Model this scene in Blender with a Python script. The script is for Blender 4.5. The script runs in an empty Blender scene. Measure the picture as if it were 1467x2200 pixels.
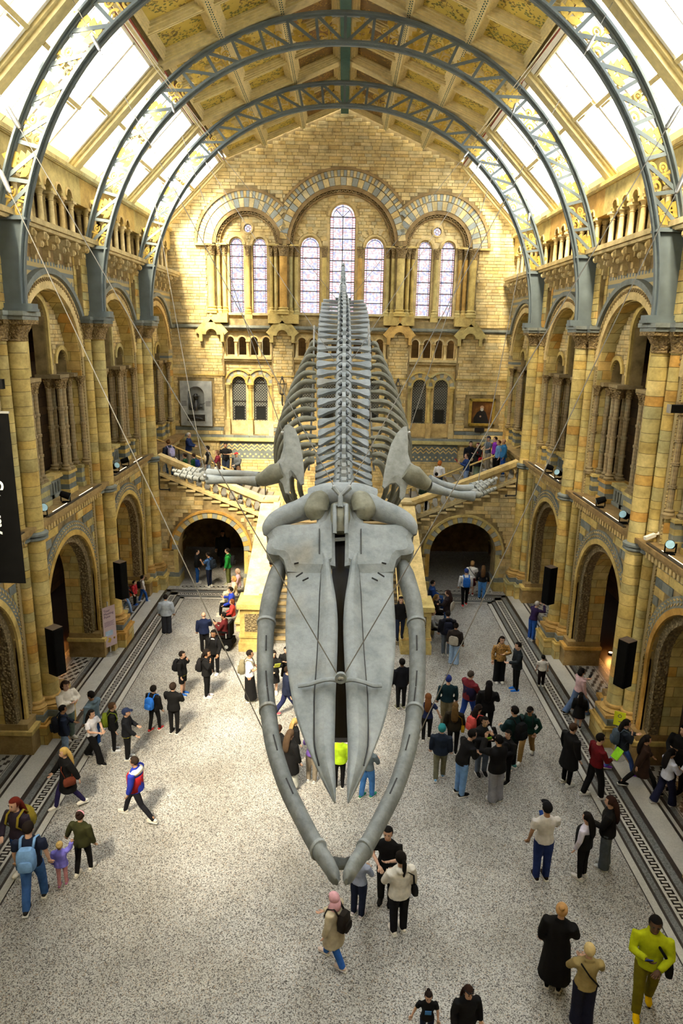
import bpy, math, random
from mathutils import Vector, Matrix
R = math.radians
PI = math.pi
random.seed(7)
scene = bpy.context.scene
col = scene.collection

# ---------------------------------------------------------------- camera
CAM_H = 11.5
def make_camera():
    pitch, yaw, roll = 0.2539, 0.0033, 0.0187
    fw = Vector((math.sin(yaw)*math.cos(pitch), math.cos(yaw)*math.cos(pitch), -math.sin(pitch)))
    rt = Vector((math.cos(yaw), -math.sin(yaw), 0))
    up = rt.cross(fw)
    r2 = rt*math.cos(roll) + up*math.sin(roll)
    u2 = up*math.cos(roll) - rt*math.sin(roll)
    cd = bpy.data.cameras.new('camera'); cam = bpy.data.objects.new('camera', cd); col.objects.link(cam)
    cd.sensor_fit = 'HORIZONTAL'; cd.sensor_width = 36; cd.lens = 36.0
    cd.clip_start = .1; cd.clip_end = 300
    m = Matrix((( r2.x, u2.x, -fw.x, .08), (r2.y, u2.y, -fw.y, 0), (r2.z, u2.z, -fw.z, CAM_H), (0, 0, 0, 1)))
    cam.matrix_world = m
    scene.camera = cam
    return fw, r2, u2
C_F, C_R, C_U = make_camera()

# ---------------------------------------------------------------- world, sun, exposure
w = bpy.data.worlds.new('sky'); scene.world = w; w.use_nodes = True
nt = w.node_tree; bg = nt.nodes['Background']
bg.inputs['Color'].default_value = (0.92, 0.97, 1.0, 1); bg.inputs['Strength'].default_value = 4.6
sd = bpy.data.lights.new('sun', 'SUN'); sd.energy = 24; sd.angle = R(17); sd.color = (1, .86, .62)
so = bpy.data.objects.new('sun', sd); col.objects.link(so)
so.rotation_euler = Vector((0.20, 0.60, -0.775)).to_track_quat('-Z', 'Y').to_euler()
scene.view_settings.view_transform = 'Standard'; scene.view_settings.look = 'None'
scene.view_settings.gamma = 1; scene.view_settings.use_curve_mapping = False
scene.view_settings.exposure = 1.25
cy = scene.cycles
cy.max_bounces = 7; cy.diffuse_bounces = 2; cy.glossy_bounces = 2; cy.transparent_max_bounces = 8
cy.adaptive_threshold = .02; cy.sample_clamp_indirect = 8; cy.caustics_reflective = False; cy.caustics_refractive = False

# ---------------------------------------------------------------- materials
MATS = {}
def rgb(h):
    h = h.lstrip('#'); c = [int(h[i:i+2], 16)/255 for i in (0, 2, 4)]
    return tuple((v/12.92 if v <= .04045 else ((v+.055)/1.055)**2.4) for v in c)
class NT:
    def __init__(s, name):
        s.m = bpy.data.materials.new(name); s.m.use_nodes = True
        s.t = s.m.node_tree; s.b = s.t.nodes['Principled BSDF']; s.out = s.t.nodes['Material Output']
    def n(s, typ, **kw):
        nd = s.t.nodes.new(typ)
        for k, v in kw.items():
            if k.startswith('i_'):
                key = k[2:]; key = int(key) if key.isdigit() else key.replace('_', ' ')
                nd.inputs[key].default_value = v
            else: setattr(nd, k, v)
        return nd
    def l(s, a, b): s.t.links.new(a, b)
    def math(s, op, a, b=None, c=None):
        nd = s.n('ShaderNodeMath', operation=op)
        for i, v in enumerate((a, b, c)):
            if v is None: continue
            if isinstance(v, (int, float)): nd.inputs[i].default_value = v
            else: s.l(v, nd.inputs[i])
        return nd.outputs[0]
    def mix(s, fac, a, b, mode='MIX'):
        nd = s.n('ShaderNodeMix', data_type='RGBA', blend_type=mode)
        for i, v in ((0, fac), (6, a), (7, b)):
            if isinstance(v, (int, float)): nd.inputs[i].default_value = v
            elif isinstance(v, tuple): nd.inputs[i].default_value = (*v[:3], 1)
            else: s.l(v, nd.inputs[i])
        return nd.outputs[2]
    def ramp(s, fac, stops, interp='LINEAR'):
        nd = s.n('ShaderNodeValToRGB'); cr = nd.color_ramp; cr.interpolation = interp
        while len(cr.elements) < len(stops): cr.elements.new(.5)
        for e, (p, c) in zip(cr.elements, stops): e.position = p; e.color = (*c[:3], 1)
        s.l(fac, nd.inputs[0]); return nd.outputs[0]
    def pos(s, obj=False):
        if obj: return s.n('ShaderNodeTexCoord').outputs['Object']
        return s.n('ShaderNodeNewGeometry').outputs['Position']
    def noise(s, vec, scale, detail=3, rough=.55):
        nd = s.n('ShaderNodeTexNoise'); nd.inputs['Scale'].default_value = scale; nd.inputs['Detail'].default_value = detail; nd.inputs['Roughness'].default_value = rough
        s.l(vec, nd.inputs['Vector']); return nd.outputs[0]
    def bump(s, h, strength=.3, dist=.02):
        nd = s.n('ShaderNodeBump'); nd.inputs['Strength'].default_value = strength; nd.inputs['Distance'].default_value = dist
        s.l(h, nd.inputs['Height']); s.l(nd.outputs[0], s.b.inputs['Normal'])
def plain(name, c, rough=.6, metal=0, var=.12, scale=6, bump=0, spec=.4):
    if name in MATS: return MATS[name]
    k = NT(name); k.b.inputs['Roughness'].default_value = rough; k.b.inputs['Metallic'].default_value = metal
    k.b.inputs['Specular IOR Level'].default_value = spec
    n = k.noise(k.pos(), scale, 3)
    d = tuple(v*(1-var*1.6) for v in c); e = tuple(min(1, v*(1+var)) for v in c)
    k.l(k.ramp(n, [(.3, d), (.7, e)]), k.b.inputs['Base Color'])
    if bump: k.bump(n, bump, .02)
    MATS[name] = k.m; return k.m
def stone(name, stops, bump=.25, dark=.55, scale=2.2, rough=.75):
    if name in MATS: return MATS[name]
    k = NT(name); k.b.inputs['Roughness'].default_value = rough; k.b.inputs['Specular IOR Level'].default_value = .25
    at = k.n('ShaderNodeAttribute', attribute_name='rnd'); oi = k.n('ShaderNodeObjectInfo')
    r = k.math('FRACT', k.math('ADD', at.outputs['Fac'], oi.outputs['Random']))
    base = k.ramp(r, stops)
    p = k.pos(); n = k.noise(p, scale, 5, .65); n2 = k.noise(p, 14, 3)
    f = k.ramp(n, [(.28, (dark, dark*.93, dark*.8)), (.62, (1.08, 1.06, 1.0))])
    c = k.mix(1.0, base, f, 'MULTIPLY')
    f2 = k.ramp(n2, [(.3, (.82, .82, .8)), (.7, (1.08, 1.08, 1.08))])
    k.l(k.mix(.7, c, f2, 'MULTIPLY'), k.b.inputs['Base Color'])
    if bump: k.bump(k.math('ADD', n, k.math('MULTIPLY', n2, .5)), bump, .03)
    MATS[name] = k.m; return k.m
YST = [(0, (.50, .35, .12)), (.18, (.60, .44, .18)), (.36, (.46, .36, .16)), (.5, (.56, .40, .14)), (.62, (.52, .27, .07)), (.72, (.64, .48, .21)), (.86, (.42, .36, .19)), (1, (.56, .38, .13))]
PST = [(0, (.56, .42, .17)), (.2, (.66, .51, .24)), (.4, (.52, .42, .21)), (.55, (.62, .46, .19)), (.68, (.52, .36, .13)), (.8, (.68, .54, .28)), (.92, (.47, .40, .23)), (1, (.60, .45, .19))]
GST = [(0, (.15, .18, .19)), (.5, (.20, .23, .24)), (1, (.25, .27, .25))]
def desat(st, f, g):
    out = []
    for q, c in st:
        l = .3*c[0]+.59*c[1]+.11*c[2]; out.append((q, tuple((v+(l-v)*f)*g for v in c)))
    return out
YST = [(q, (c[0]*1.1, c[1]*1.17, c[2]*1.12)) for q, c in YST]; PST = desat(PST, .08, 1.14)
M_Y = stone('buff_stone', YST)
M_P = stone('pale_stone', PST)
M_G = stone('grey_stone', GST, dark=.7)
M_G2 = stone('pale_grey_stone', [(0, (.27, .30, .30)), (.5, (.33, .36, .35)), (1, (.38, .39, .36))], dark=.75)
M_B = stone('brown_stone', [(0, (.30, .20, .09)), (.5, (.36, .26, .12)), (1, (.27, .19, .09))], dark=.5)
M_D = stone('shaft_stone', [(0, (.29, .22, .11)), (.5, (.34, .26, .14)), (1, (.25, .20, .12))], dark=.6)
M_MORT = plain('mortar', (.30, .22, .10), .9, var=.3, scale=3)
M_OR = stone('orange_stone', [(0, (.50, .31, .10)), (1, (.56, .38, .14))])
def carved_mat(name, c0, c1, sc=16):
    if name in MATS: return MATS[name]
    k = NT(name); k.b.inputs['Roughness'].default_value = .8
    p = k.pos(); v = k.n('ShaderNodeTexVoronoi', feature='SMOOTH_F1'); v.inputs['Scale'].default_value = sc; k.l(p, v.inputs['Vector'])
    n = k.noise(p, sc*.8, 4); h = k.math('ADD', v.outputs['Distance'], k.math('MULTIPLY', n, .6))
    k.l(k.ramp(h, [(.35, c0), (.75, c1)]), k.b.inputs['Base Color']); k.bump(h, 1.0, .06)
    MATS[name] = k.m; return k.m
def ashlar_mat(name, stops, bw=.62, bh=.3):
    k = NT(name); k.b.inputs['Roughness'].default_value = .8; k.b.inputs['Specular IOR Level'].default_value = .2
    sp = k.n('ShaderNodeSeparateXYZ'); k.l(k.pos(), sp.inputs[0]); cb = k.n('ShaderNodeCombineXYZ')
    k.l(k.math('ADD', sp.outputs[0], sp.outputs[1]), cb.inputs[0]); k.l(sp.outputs[2], cb.inputs[1])
    b = k.n('ShaderNodeTexBrick'); k.l(cb.outputs[0], b.inputs['Vector']); b.inputs['Scale'].default_value = 1; b.inputs['Brick Width'].default_value = bw; b.inputs['Row Height'].default_value = bh; b.inputs['Mortar Size'].default_value = .008
    b.inputs['Color1'].default_value = (0, 0, 0, 1); b.inputs['Color2'].default_value = (1, 1, 1, 1); b.inputs['Mortar'].default_value = (.5, .5, .5, 1)
    c = k.ramp(b.outputs['Color'], stops); n = k.noise(k.pos(), 2.2, 5, .65)
    c = k.mix(1, c, k.ramp(n, [(.28, (.6, .56, .5)), (.62, (1.06, 1.04, 1))]), 'MULTIPLY')
    c = k.mix(b.outputs['Fac'], c, tuple(v*.35 for v in stops[0][1])); k.l(c, k.b.inputs['Base Color']); k.bump(k.math('SUBTRACT', n, b.outputs['Fac']), .4, .02)
    return k.m
M_ASH = ashlar_mat('jointed_buff_stone', YST)
M_CARV = carved_mat('carved_stone', (.42, .33, .17), (.16, .12, .06))
M_CAP = carved_mat('carved_capital', (.46, .33, .13), (.20, .13, .05), 22)
def zig_mat(name, axis):
    k = NT(name); k.b.inputs['Roughness'].default_value = .8
    p = k.pos(); sp = k.n('ShaderNodeSeparateXYZ'); k.l(p, sp.inputs[0])
    z = k.math('PINGPONG', k.math('MULTIPLY', sp.outputs[2], 5.0), .5)
    h = k.math('PINGPONG', k.math('MULTIPLY', k.math('ADD', sp.outputs[axis], k.math('MULTIPLY', z, .14)), 22), .5)
    k.l(k.ramp(h, [(.15, (.28, .21, .10)), (.35, (.54, .42, .19))]), k.b.inputs['Base Color']); k.bump(h, .8, .04)
    return k.m
M_ZIG = zig_mat('zigzag_carving', 1)
def twist_mat():
    k = NT('twisted_shaft'); k.b.inputs['Roughness'].default_value = .7
    g = k.pos(True); sp = k.n('ShaderNodeSeparateXYZ'); k.l(g, sp.inputs[0])
    ang = k.math('ARCTAN2', sp.outputs[1], sp.outputs[0])
    a = k.math('SINE', k.math('ADD', k.math('MULTIPLY', ang, 6), k.math('MULTIPLY', sp.outputs[2], 26)))
    b = k.math('SINE', k.math('SUBTRACT', k.math('MULTIPLY', ang, 6), k.math('MULTIPLY', sp.outputs[2], 26)))
    h = k.math('MULTIPLY', a, b)
    n = k.noise(k.pos(), 2.5, 4)
    c = k.ramp(n, [(.3, (.25, .19, .10)), (.5, (.36, .26, .13)), (.7, (.30, .26, .15))])
    k.l(k.mix(.55, c, k.ramp(k.math('ADD', k.math('MULTIPLY', h, .5), .5), [(.2, (.55, .55, .55)), (.7, (1.1, 1.1, 1.1))]), 'MULTIPLY'), k.b.inputs['Base Color'])
    k.bump(h, .5, .02); return k.m
M_TW = twist_mat()
def band_mat():
    k = NT('banded_checker'); k.b.inputs['Roughness'].default_value = .8
    p = k.pos(); sp = k.n('ShaderNodeSeparateXYZ'); k.l(p, sp.inputs[0])
    rz = k.math('MULTIPLY', sp.outputs[2], 1/.12); row = k.math('FLOOR', rz)
    big = k.math('GREATER_THAN', k.math('MODULO', row, 6), 2.5)
    ch = k.math('GREATER_THAN', k.math('FRACT', k.math('ADD', k.math('MULTIPLY', sp.outputs[1], 4.6), k.math('MULTIPLY', k.math('MODULO', row, 2), .5))), .55)
    st = k.math('LESS_THAN', k.math('MODULO', row, 2), .5)
    f = k.mix(big, st, ch)
    k.l(k.mix(f, (.17, .20, .20), (.47, .36, .16)), k.b.inputs['Base Color']); k.bump(f, .5, .02)
    return k.m
M_BAND = band_mat()
M_IRON = plain('painted_iron', (.13, .16, .168), .5, var=.1, scale=3, spec=.4)
M_GILT = plain('gilding', (.62, .44, .10), .4, .55, var=.2)
M_CREAM = plain('cream_paint', (.70, .58, .29), .55, var=.1)
M_WHITEP = plain('white_paint', (.80, .76, .66), .5, var=.05)
M_RED = plain('red_frieze', (.33, .06, .03), .6, var=.2)
M_TEAL = plain('teal_paint', (.03, .10, .09), .6)
def ceiling_paint(name, a, b, leaf, sc):
    k = NT(name); k.b.inputs['Roughness'].default_value = .6
    p = k.pos(True); oi = k.n('ShaderNodeObjectInfo')
    ad = k.n('ShaderNodeVectorMath', operation='ADD'); k.l(p, ad.inputs[0]); k.l(oi.outputs['Location'], ad.inputs[1])
    n = k.noise(ad.outputs[0], 1.1, 2); base = k.ramp(n, [(.3, a), (.7, b)])
    v = k.n('ShaderNodeTexVoronoi', feature='F1'); v.inputs['Scale'].default_value = sc; k.l(ad.outputs[0], v.inputs['Vector'])
    lf = k.math('LESS_THAN', v.outputs['Distance'], .42)
    msk = k.math('GREATER_THAN', k.noise(ad.outputs[0], 2.0, 3), .5)
    br = k.noise(ad.outputs[0], 1.6, 3); tw = k.math('LESS_THAN', k.math('ABSOLUTE', k.math('SUBTRACT', br, .5)), .012)
    c = k.mix(k.math('MULTIPLY', lf, msk), base, leaf)
    k.l(k.mix(k.math('MULTIPLY', tw, .8), c, (.10, .06, .02)), k.b.inputs['Base Color'])
    return k.m
M_PAINT = ceiling_paint('painted_branches', (.50, .36, .05), (.62, .47, .10), (.17, .17, .04), 9)
M_PAINT2 = ceiling_paint('painted_dark_panel', (.10, .07, .02), (.20, .10, .02), (.34, .20, .03), 12)
def glass_mat(name, tint, rough_white=.25):
    k = NT(name); t = k.n('ShaderNodeBsdfTransparent'); t.inputs[0].default_value = (*tint, 1)
    d = k.n('ShaderNodeBsdfTranslucent'); d.inputs[0].default_value = (.9, .9, .88, 1)
    m = k.n('ShaderNodeMixShader'); m.inputs[0].default_value = rough_white
    k.l(t.outputs[0], m.inputs[1]); k.l(d.outputs[0], m.inputs[2]); k.l(m.outputs[0], k.out.inputs[0])
    return k.m
M_GLASS = glass_mat('roof_glass', (.98, .98, .97), .12)
def stained(name):
    k = NT(name); p = k.pos(True); sp = k.n('ShaderNodeSeparateXYZ'); k.l(p, sp.inputs[0])
    x, z = sp.outputs[0], sp.outputs[2]
    ax = k.math('ABSOLUTE', x)
    uv = k.n('ShaderNodeTexCoord').outputs['Object']
    # bordure of red triangles, inner ornament in low-saturation reds and blues
    tri = k.math('GREATER_THAN', k.math('PINGPONG', k.math('MULTIPLY', z, 9), .5), .22)
    v = k.n('ShaderNodeTexVoronoi', feature='DISTANCE_TO_EDGE'); v.inputs['Scale'].default_value = 11; k.l(uv, v.inputs['Vector'])
    v2 = k.n('ShaderNodeTexVoronoi', feature='F1'); v2.inputs['Scale'].default_value = 11; k.l(uv, v2.inputs['Vector'])
    cell = k.ramp(v2.outputs['Color'], [(0, (.95, .90, .95)), (.35, (.97, .94, .92)), (.55, (.80, .42, .36)), (.72, (.36, .42, .75)), (.86, (.95, .88, .70))], 'CONSTANT')
    lead = k.math('LESS_THAN', v.outputs['Distance'], .03)
    grid = k.math('LESS_THAN', k.math('PINGPONG', k.math('MULTIPLY', z, 3.1), .5), .03)
    c = k.mix(k.math('MULTIPLY', lead, .4), cell, (.15, .13, .2))
    e = k.n('ShaderNodeAttribute', attribute_name='edge')
    bd = k.mix(tri, (.75, .16, .12), (.88, .82, .84))
    c = k.mix(e.outputs['Fac'], c, bd)
    c = k.mix(grid, c, (.2, .2, .3))
    c = k.mix(.55, c, (.93, .91, .93)); c = k.mix(1, c, (.40, .39, .395), 'MULTIPLY')
    t = k.n('ShaderNodeBsdfTransparent'); k.l(c, t.inputs[0]); k.l(t.outputs[0], k.out.inputs[0])
    return k.m
M_STAIN = stained('stained_glass')
def lattice_glass():
    k = NT('lattice_glass'); p = k.pos(True); sp = k.n('ShaderNodeSeparateXYZ'); k.l(p, sp.inputs[0])
    a = k.math('PINGPONG', k.math('MULTIPLY', k.math('ADD', sp.outputs[0], sp.outputs[2]), 7), .5)
    b = k.math('PINGPONG', k.math('MULTIPLY', k.math('SUBTRACT', sp.outputs[0], sp.outputs[2]), 7), .5)
    f = k.math('LESS_THAN', k.math('MINIMUM', a, b), .12)
    k.l(k.mix(f, (.035, .04, .045), (.22, .22, .19)), k.b.inputs['Base Color']); k.b.inputs['Roughness'].default_value = .25
    return k.m
M_LAT = lattice_glass()
M_DARK = plain('dark_paint', (.012, .012, .014), .5, var=.05)
M_DARKGL = plain('dark_window', (.015, .017, .018), .2)
def terrazzo():
    k = NT('terrazzo'); p = k.pos()
    v = k.n('ShaderNodeTexVoronoi', feature='F1'); v.inputs['Scale'].default_value = 58; k.l(p, v.inputs['Vector'])
    sc = k.n('ShaderNodeSeparateColor'); k.l(v.outputs['Color'], sc.inputs[0])
    c = k.ramp(sc.outputs[0], [(0, (.045, .043, .041)), (.13, (.15, .142, .134)), (.27, (.30, .295, .28)), (.45, (.42, .415, .40)), (.7, (.49, .487, .475)), (.91, (.36, .28, .21)), (.95, (.21, .205, .195))], 'CONSTANT')
    n = k.noise(p, .45, 4); n2 = k.noise(p, 3.0, 3)
    wear = k.ramp(n, [(.32, (.70, .68, .64)), (.62, (1.06, 1.06, 1.06))])
    c = k.mix(1, c, wear, 'MULTIPLY')
    k.l(c, k.b.inputs['Base Color'])
    k.l(k.ramp(n2, [(.3, (.34, .34, .34)), (.7, (.5, .5, .5))]), k.b.inputs['Roughness'])
    k.b.inputs['Specular IOR Level'].default_value = .45
    return k.m
M_TERR = terrazzo()
def marble(name, c, chips):
    k = NT(name); p = k.pos(); v = k.n('ShaderNodeTexVoronoi', feature='F1'); v.inputs['Scale'].default_value = 40; k.l(p, v.inputs['Vector'])
    sc = k.n('ShaderNodeSeparateColor'); k.l(v.outputs['Color'], sc.inputs[0])
    n = k.noise(p, 1.2, 4)
    base = k.mix(k.ramp(n, [(.3, (0, 0, 0)), (.7, (1, 1, 1))]), tuple(a*.8 for a in c), c)
    f = k.ramp(sc.outputs[0], [(0, tuple([1-chips]*3)), (1, tuple([1+chips*.6]*3))])
    k.l(k.mix(1, base, f, 'MULTIPLY'), k.b.inputs['Base Color']); k.b.inputs['Roughness'].default_value = .4
    return k.m
M_FW = marble('white_mosaic', (.50, .49, .45), .12)
M_FB = marble('black_mosaic', (.035, .028, .025), .3)
M_FG = marble('grey_mosaic', (.17, .18, .18), .45)
def bone():
    k = NT('bone'); p = k.pos(True); k.b.inputs['Roughness'].default_value = .65; k.b.inputs['Specular IOR Level'].default_value = .3
    n = k.noise(p, 1.6, 5, .6); n2 = k.noise(p, 9, 5, .7); n3 = k.noise(p, .9, 3)
    c = k.ramp(n, [(.25, (.145, .168, .185)), (.5, (.27, .302, .322)), (.75, (.345, .372, .39))])
    br = k.ramp(n3, [(.56, (0, 0, 0)), (.75, (1, 1, 1))])
    c = k.mix(k.math('MULTIPLY', br, .55), c, (.30, .25, .165))
    c = k.mix(.8, c, k.ramp(n2, [(.3, (.75, .76, .76)), (.6, (1.06, 1.06, 1.06))]), 'MULTIPLY')
    k.l(c, k.b.inputs['Base Color']); k.bump(k.math('ADD', n, n2), .35, .03)
    return k.m
M_BONE = bone()
def bone2(name, a, b):
    k = NT(name); p = k.pos(True); k.b.inputs['Roughness'].default_value = .7
    n = k.noise(p, 2.2, 5, .6); n2 = k.noise(p, 12, 4)
    c = k.ramp(n, [(.3, a), (.7, b)]); c = k.mix(.8, c, k.ramp(n2, [(.3, (.75, .75, .74)), (.6, (1.06, 1.06, 1.06))]), 'MULTIPLY')
    k.l(c, k.b.inputs['Base Color']); k.bump(k.math('ADD', n, n2), .35, .03); return k.m
M_BONEG = bone2('greenish_bone', (.12, .12, .085), (.28, .285, .23))
M_BONED = bone2('slate_bone', (.12, .137, .145), (.235, .258, .268))
M_STEEL = plain('steel', (.40, .41, .41), .4, .6)
M_CABLE = plain('cable', (.16, .15, .13), .5, .3)
M_BLACK = plain('black_plastic', (.005, .005, .005), .8, spec=.08)
M_BRASS = plain('brass', (.55, .40, .16), .35, .6)

# ---------------------------------------------------------------- mesh helpers
TMPS = bpy.data.scenes.new('tmp_scene')
def eval_mesh(o):
    TMPS.collection.objects.link(o); vl = TMPS.view_layers[0]; vl.update()
    me = bpy.data.meshes.new_from_object(o.evaluated_get(vl.depsgraph), depsgraph=vl.depsgraph)
    bpy.data.objects.remove(o); return me
class MB:
    def __init__(s): s.v = []; s.f = []; s.mi = []; s.m = 0; s.rn = []; s.r = 0.0
    def add(s, vs, fs):
        o = len(s.v); s.v.extend(vs)
        for f in fs: s.f.append(tuple(i+o for i in f)); s.mi.append(s.m); s.rn.append(s.r)
        return s
    def box(s, x0, x1, y0, y1, z0, z1):
        return s.add([(x0,y0,z0),(x1,y0,z0),(x1,y1,z0),(x0,y1,z0),(x0,y0,z1),(x1,y0,z1),(x1,y1,z1),(x0,y1,z1)],
                     [(0,3,2,1),(4,5,6,7),(0,1,5,4),(1,2,6,5),(2,3,7,6),(3,0,4,7)])
    def obox(s, p0, p1, wdt, dpt, up=(0,0,1)):
        p0 = Vector(p0); p1 = Vector(p1); d = (p1-p0).normalized(); u = Vector(up)
        a = d.cross(u)
        if a.length < 1e-5: a = d.cross(Vector((0,1,0)))
        a.normalize(); b = a.cross(d).normalized()
        vs = []
        for p in (p0, p1):
            for sa, sb in ((-1,-1),(1,-1),(1,1),(-1,1)): vs.append(tuple(p + a*(sa*wdt/2) + b*(sb*dpt/2)))
        return s.add(vs, [(0,1,2,3),(7,6,5,4),(0,4,5,1),(1,5,6,2),(2,6,7,3),(3,7,4,0)])
    def lathe(s, prof, cx=0, cy=0, n=12, mod=None):
        vs = []; fs = []
        for j, (r, z) in enumerate(prof):
            for i in range(n):
                a = 2*PI*i/n; rr = r*(mod(a, j) if mod else 1); vs.append((cx+rr*math.cos(a), cy+rr*math.sin(a), z))
        for j in range(len(prof)-1):
            for i in range(n):
                k = (i+1) % n; fs.append((j*n+i, j*n+k, (j+1)*n+k, (j+1)*n+i))
        fs.append(tuple(range(n-1, -1, -1))); q = (len(prof)-1)*n; fs.append(tuple(range(q, q+n)))
        return s.add(vs, fs)
    def tube(s, pts, rad, n=8, up=(0,0,1), caps=True, twist=0):
        pts = [Vector(p) for p in pts]; m = len(pts); vs = []; fs = []; u = Vector(up); prev = None
        for j, p in enumerate(pts):
            d = (pts[min(j+1, m-1)] - pts[max(j-1, 0)]).normalized()
            if prev is None:
                a = d.cross(u)
                if a.length < 1e-4: a = d.cross(Vector((1, .1, 0)))
                a.normalize()
            else:
                a = prev - d*prev.dot(d)
                if a.length < 1e-5: a = d.cross(u)
                a.normalize()
            prev = a; b = d.cross(a).normalized()
            r = rad[j] if isinstance(rad, (list, tuple)) else rad
            ra, rb = r if isinstance(r, tuple) else (r, r)
            for i in range(n):
                t = 2*PI*i/n + twist; vs.append(tuple(p + a*(ra*math.cos(t)) + b*(rb*math.sin(t))))
        for j in range(m-1):
            for i in range(n):
                k = (i+1) % n; fs.append((j*n+i, j*n+k, (j+1)*n+k, (j+1)*n+i))
        if caps: fs.append(tuple(range(n-1, -1, -1))); q = (m-1)*n; fs.append(tuple(range(q, q+n)))
        return s.add(vs, fs)
    def prism(s, poly, y0, y1):           # polygon in xz, extruded along y
        n = len(poly); vs = [(x, y0, z) for x, z in poly] + [(x, y1, z) for x, z in poly]
        fs = [tuple(range(n)), tuple(range(2*n-1, n-1, -1))]
        for i in range(n): k = (i+1) % n; fs.append((k, i, n+i, n+k))
        return s.add(vs, fs)
    def ring(s, cx, cz, r0, r1, a0, a1, y0, y1, n=24):
        vs = []; fs = []
        for i in range(n+1):
            a = a0+(a1-a0)*i/n; c, d = math.cos(a), math.sin(a)
            vs += [(cx+r0*c, y0, cz+r0*d), (cx+r1*c, y0, cz+r1*d), (cx+r1*c, y1, cz+r1*d), (cx+r0*c, y1, cz+r0*d)]
        for i in range(n):
            o = 4*i; q = o+4
            for j in range(4): k = (j+1) % 4; fs.append((o+j, o+k, q+k, q+j))
        fs.append((3, 2, 1, 0)); o = 4*n; fs.append((o, o+1, o+2, o+3))
        return s.add(vs, fs)
    def sphere(s, c, r, n=10, m=6):
        rx, ry, rz = r if isinstance(r, tuple) else (r, r, r)
        vs = [(c[0], c[1], c[2]-rz)]
        for j in range(1, m):
            t = PI*j/m
            for i in range(n): a = 2*PI*i/n; vs.append((c[0]+rx*math.sin(t)*math.cos(a), c[1]+ry*math.sin(t)*math.sin(a), c[2]-rz*math.cos(t)))
        vs.append((c[0], c[1], c[2]+rz)); fs = []
        for i in range(n): fs.append((0, 1+(i+1) % n, 1+i))
        for j in range(m-2):
            for i in range(n): k = (i+1) % n; o = 1+j*n; fs.append((o+i, o+k, o+n+k, o+n+i))
        l = len(vs)-1; o = 1+(m-2)*n
        for i in range(n): fs.append((o+i, o+(i+1) % n, l))
        return s.add(vs, fs)
    def mesh(s, name, mats, smooth=False, rnd=False):
        me = bpy.data.meshes.new(name); me.from_pydata(s.v, [], s.f)
        for m in (mats if isinstance(mats, (list, tuple)) else [mats]): me.materials.append(m)
        if any(s.mi): me.polygons.foreach_set('material_index', s.mi)
        if smooth: me.polygons.foreach_set('use_smooth', [True]*len(s.f))
        if rnd:
            at = me.attributes.new('rnd', 'FLOAT', 'FACE'); at.data.foreach_set('value', s.rn)
        me.update(); return me
def auto_smooth(me, ang=40):
    import bmesh
    bm = bmesh.new(); bm.from_mesh(me); t = R(ang)
    for f in bm.faces: f.smooth = True
    for e in bm.edges:
        if len(e.link_faces) == 2: e.smooth = e.calc_face_angle(0) < t
    bm.to_mesh(me); bm.free(); return me
def ob(name, me, parent=None, loc=(0,0,0), rot=(0,0,0), sc=(1,1,1)):
    o = bpy.data.objects.new(name, me); col.objects.link(o)
    o.location = loc; o.rotation_euler = rot; o.scale = sc
    if parent is not None: o.parent = parent
    return o
def empty(name, loc=(0,0,0), rot=(0,0,0), parent=None):
    o = ob(name, None, parent, loc, rot); o.empty_display_size = .2; return o
def tag(o, label, cat, group=None):
    o['label'] = label; o['category'] = cat
    if group: o['group'] = group
    return o
def struct(o, label=None):
    o['kind'] = 'structure'
    if label: o['label'] = label
    return o
def stuff(o): o['kind'] = 'stuff'; return o
def arch_pts(xc, half, zb, zs, n=14, rev=False):
    """notch outline: up the left jamb, over the arch, down the right jamb"""
    p = [(xc-half, zb)] + [(xc-half*math.cos(PI*i/n), zs+half*math.sin(PI*i/n)) for i in range(n+1)] + [(xc+half, zb)]
    return p[::-1] if rev else p
def notched(x0, x1, z0, z1, arches, n=14):
    """rectangle with arch notches opening through its bottom edge; arches (xc, half, zspring)"""
    p = [(x0, z1), (x0, z0)]
    for xc, h, zs in arches: p += arch_pts(xc, h, z0, zs, n)
    return p + [(x1, z0), (x1, z1)]
def holed(name, outer, holes, y0, y1, mat):
    cu = bpy.data.curves.new('tmp', 'CURVE'); cu.dimensions = '2D'; cu.fill_mode = 'BOTH'; cu.extrude = (y1-y0)/2
    for pl in [outer]+holes:
        sp = cu.splines.new('POLY'); sp.points.add(len(pl)-1)
        for q, (x, z) in zip(sp.points, pl): q.co = (x, z, 0, 1)
        sp.use_cyclic_u = True
    me = eval_mesh(bpy.data.objects.new('tmp', cu)); bpy.data.curves.remove(cu)
    me.name = name; me.transform(Matrix.Translation((0, (y0+y1)/2, 0)) @ Matrix.Rotation(R(90), 4, 'X'))
    me.materials.clear(); me.materials.append(mat); return me
def text_mesh(name, s, size, mat, depth=.004, align='CENTER', sp=1.0):
    cu = bpy.data.curves.new('tmp', 'FONT'); cu.body = s; cu.size = size; cu.extrude = depth; cu.align_x = align; cu.space_line = sp
    me = eval_mesh(bpy.data.objects.new('tmp', cu)); bpy.data.curves.remove(cu); me.name = name
    me.materials.clear(); me.materials.append(mat); return me
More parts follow.
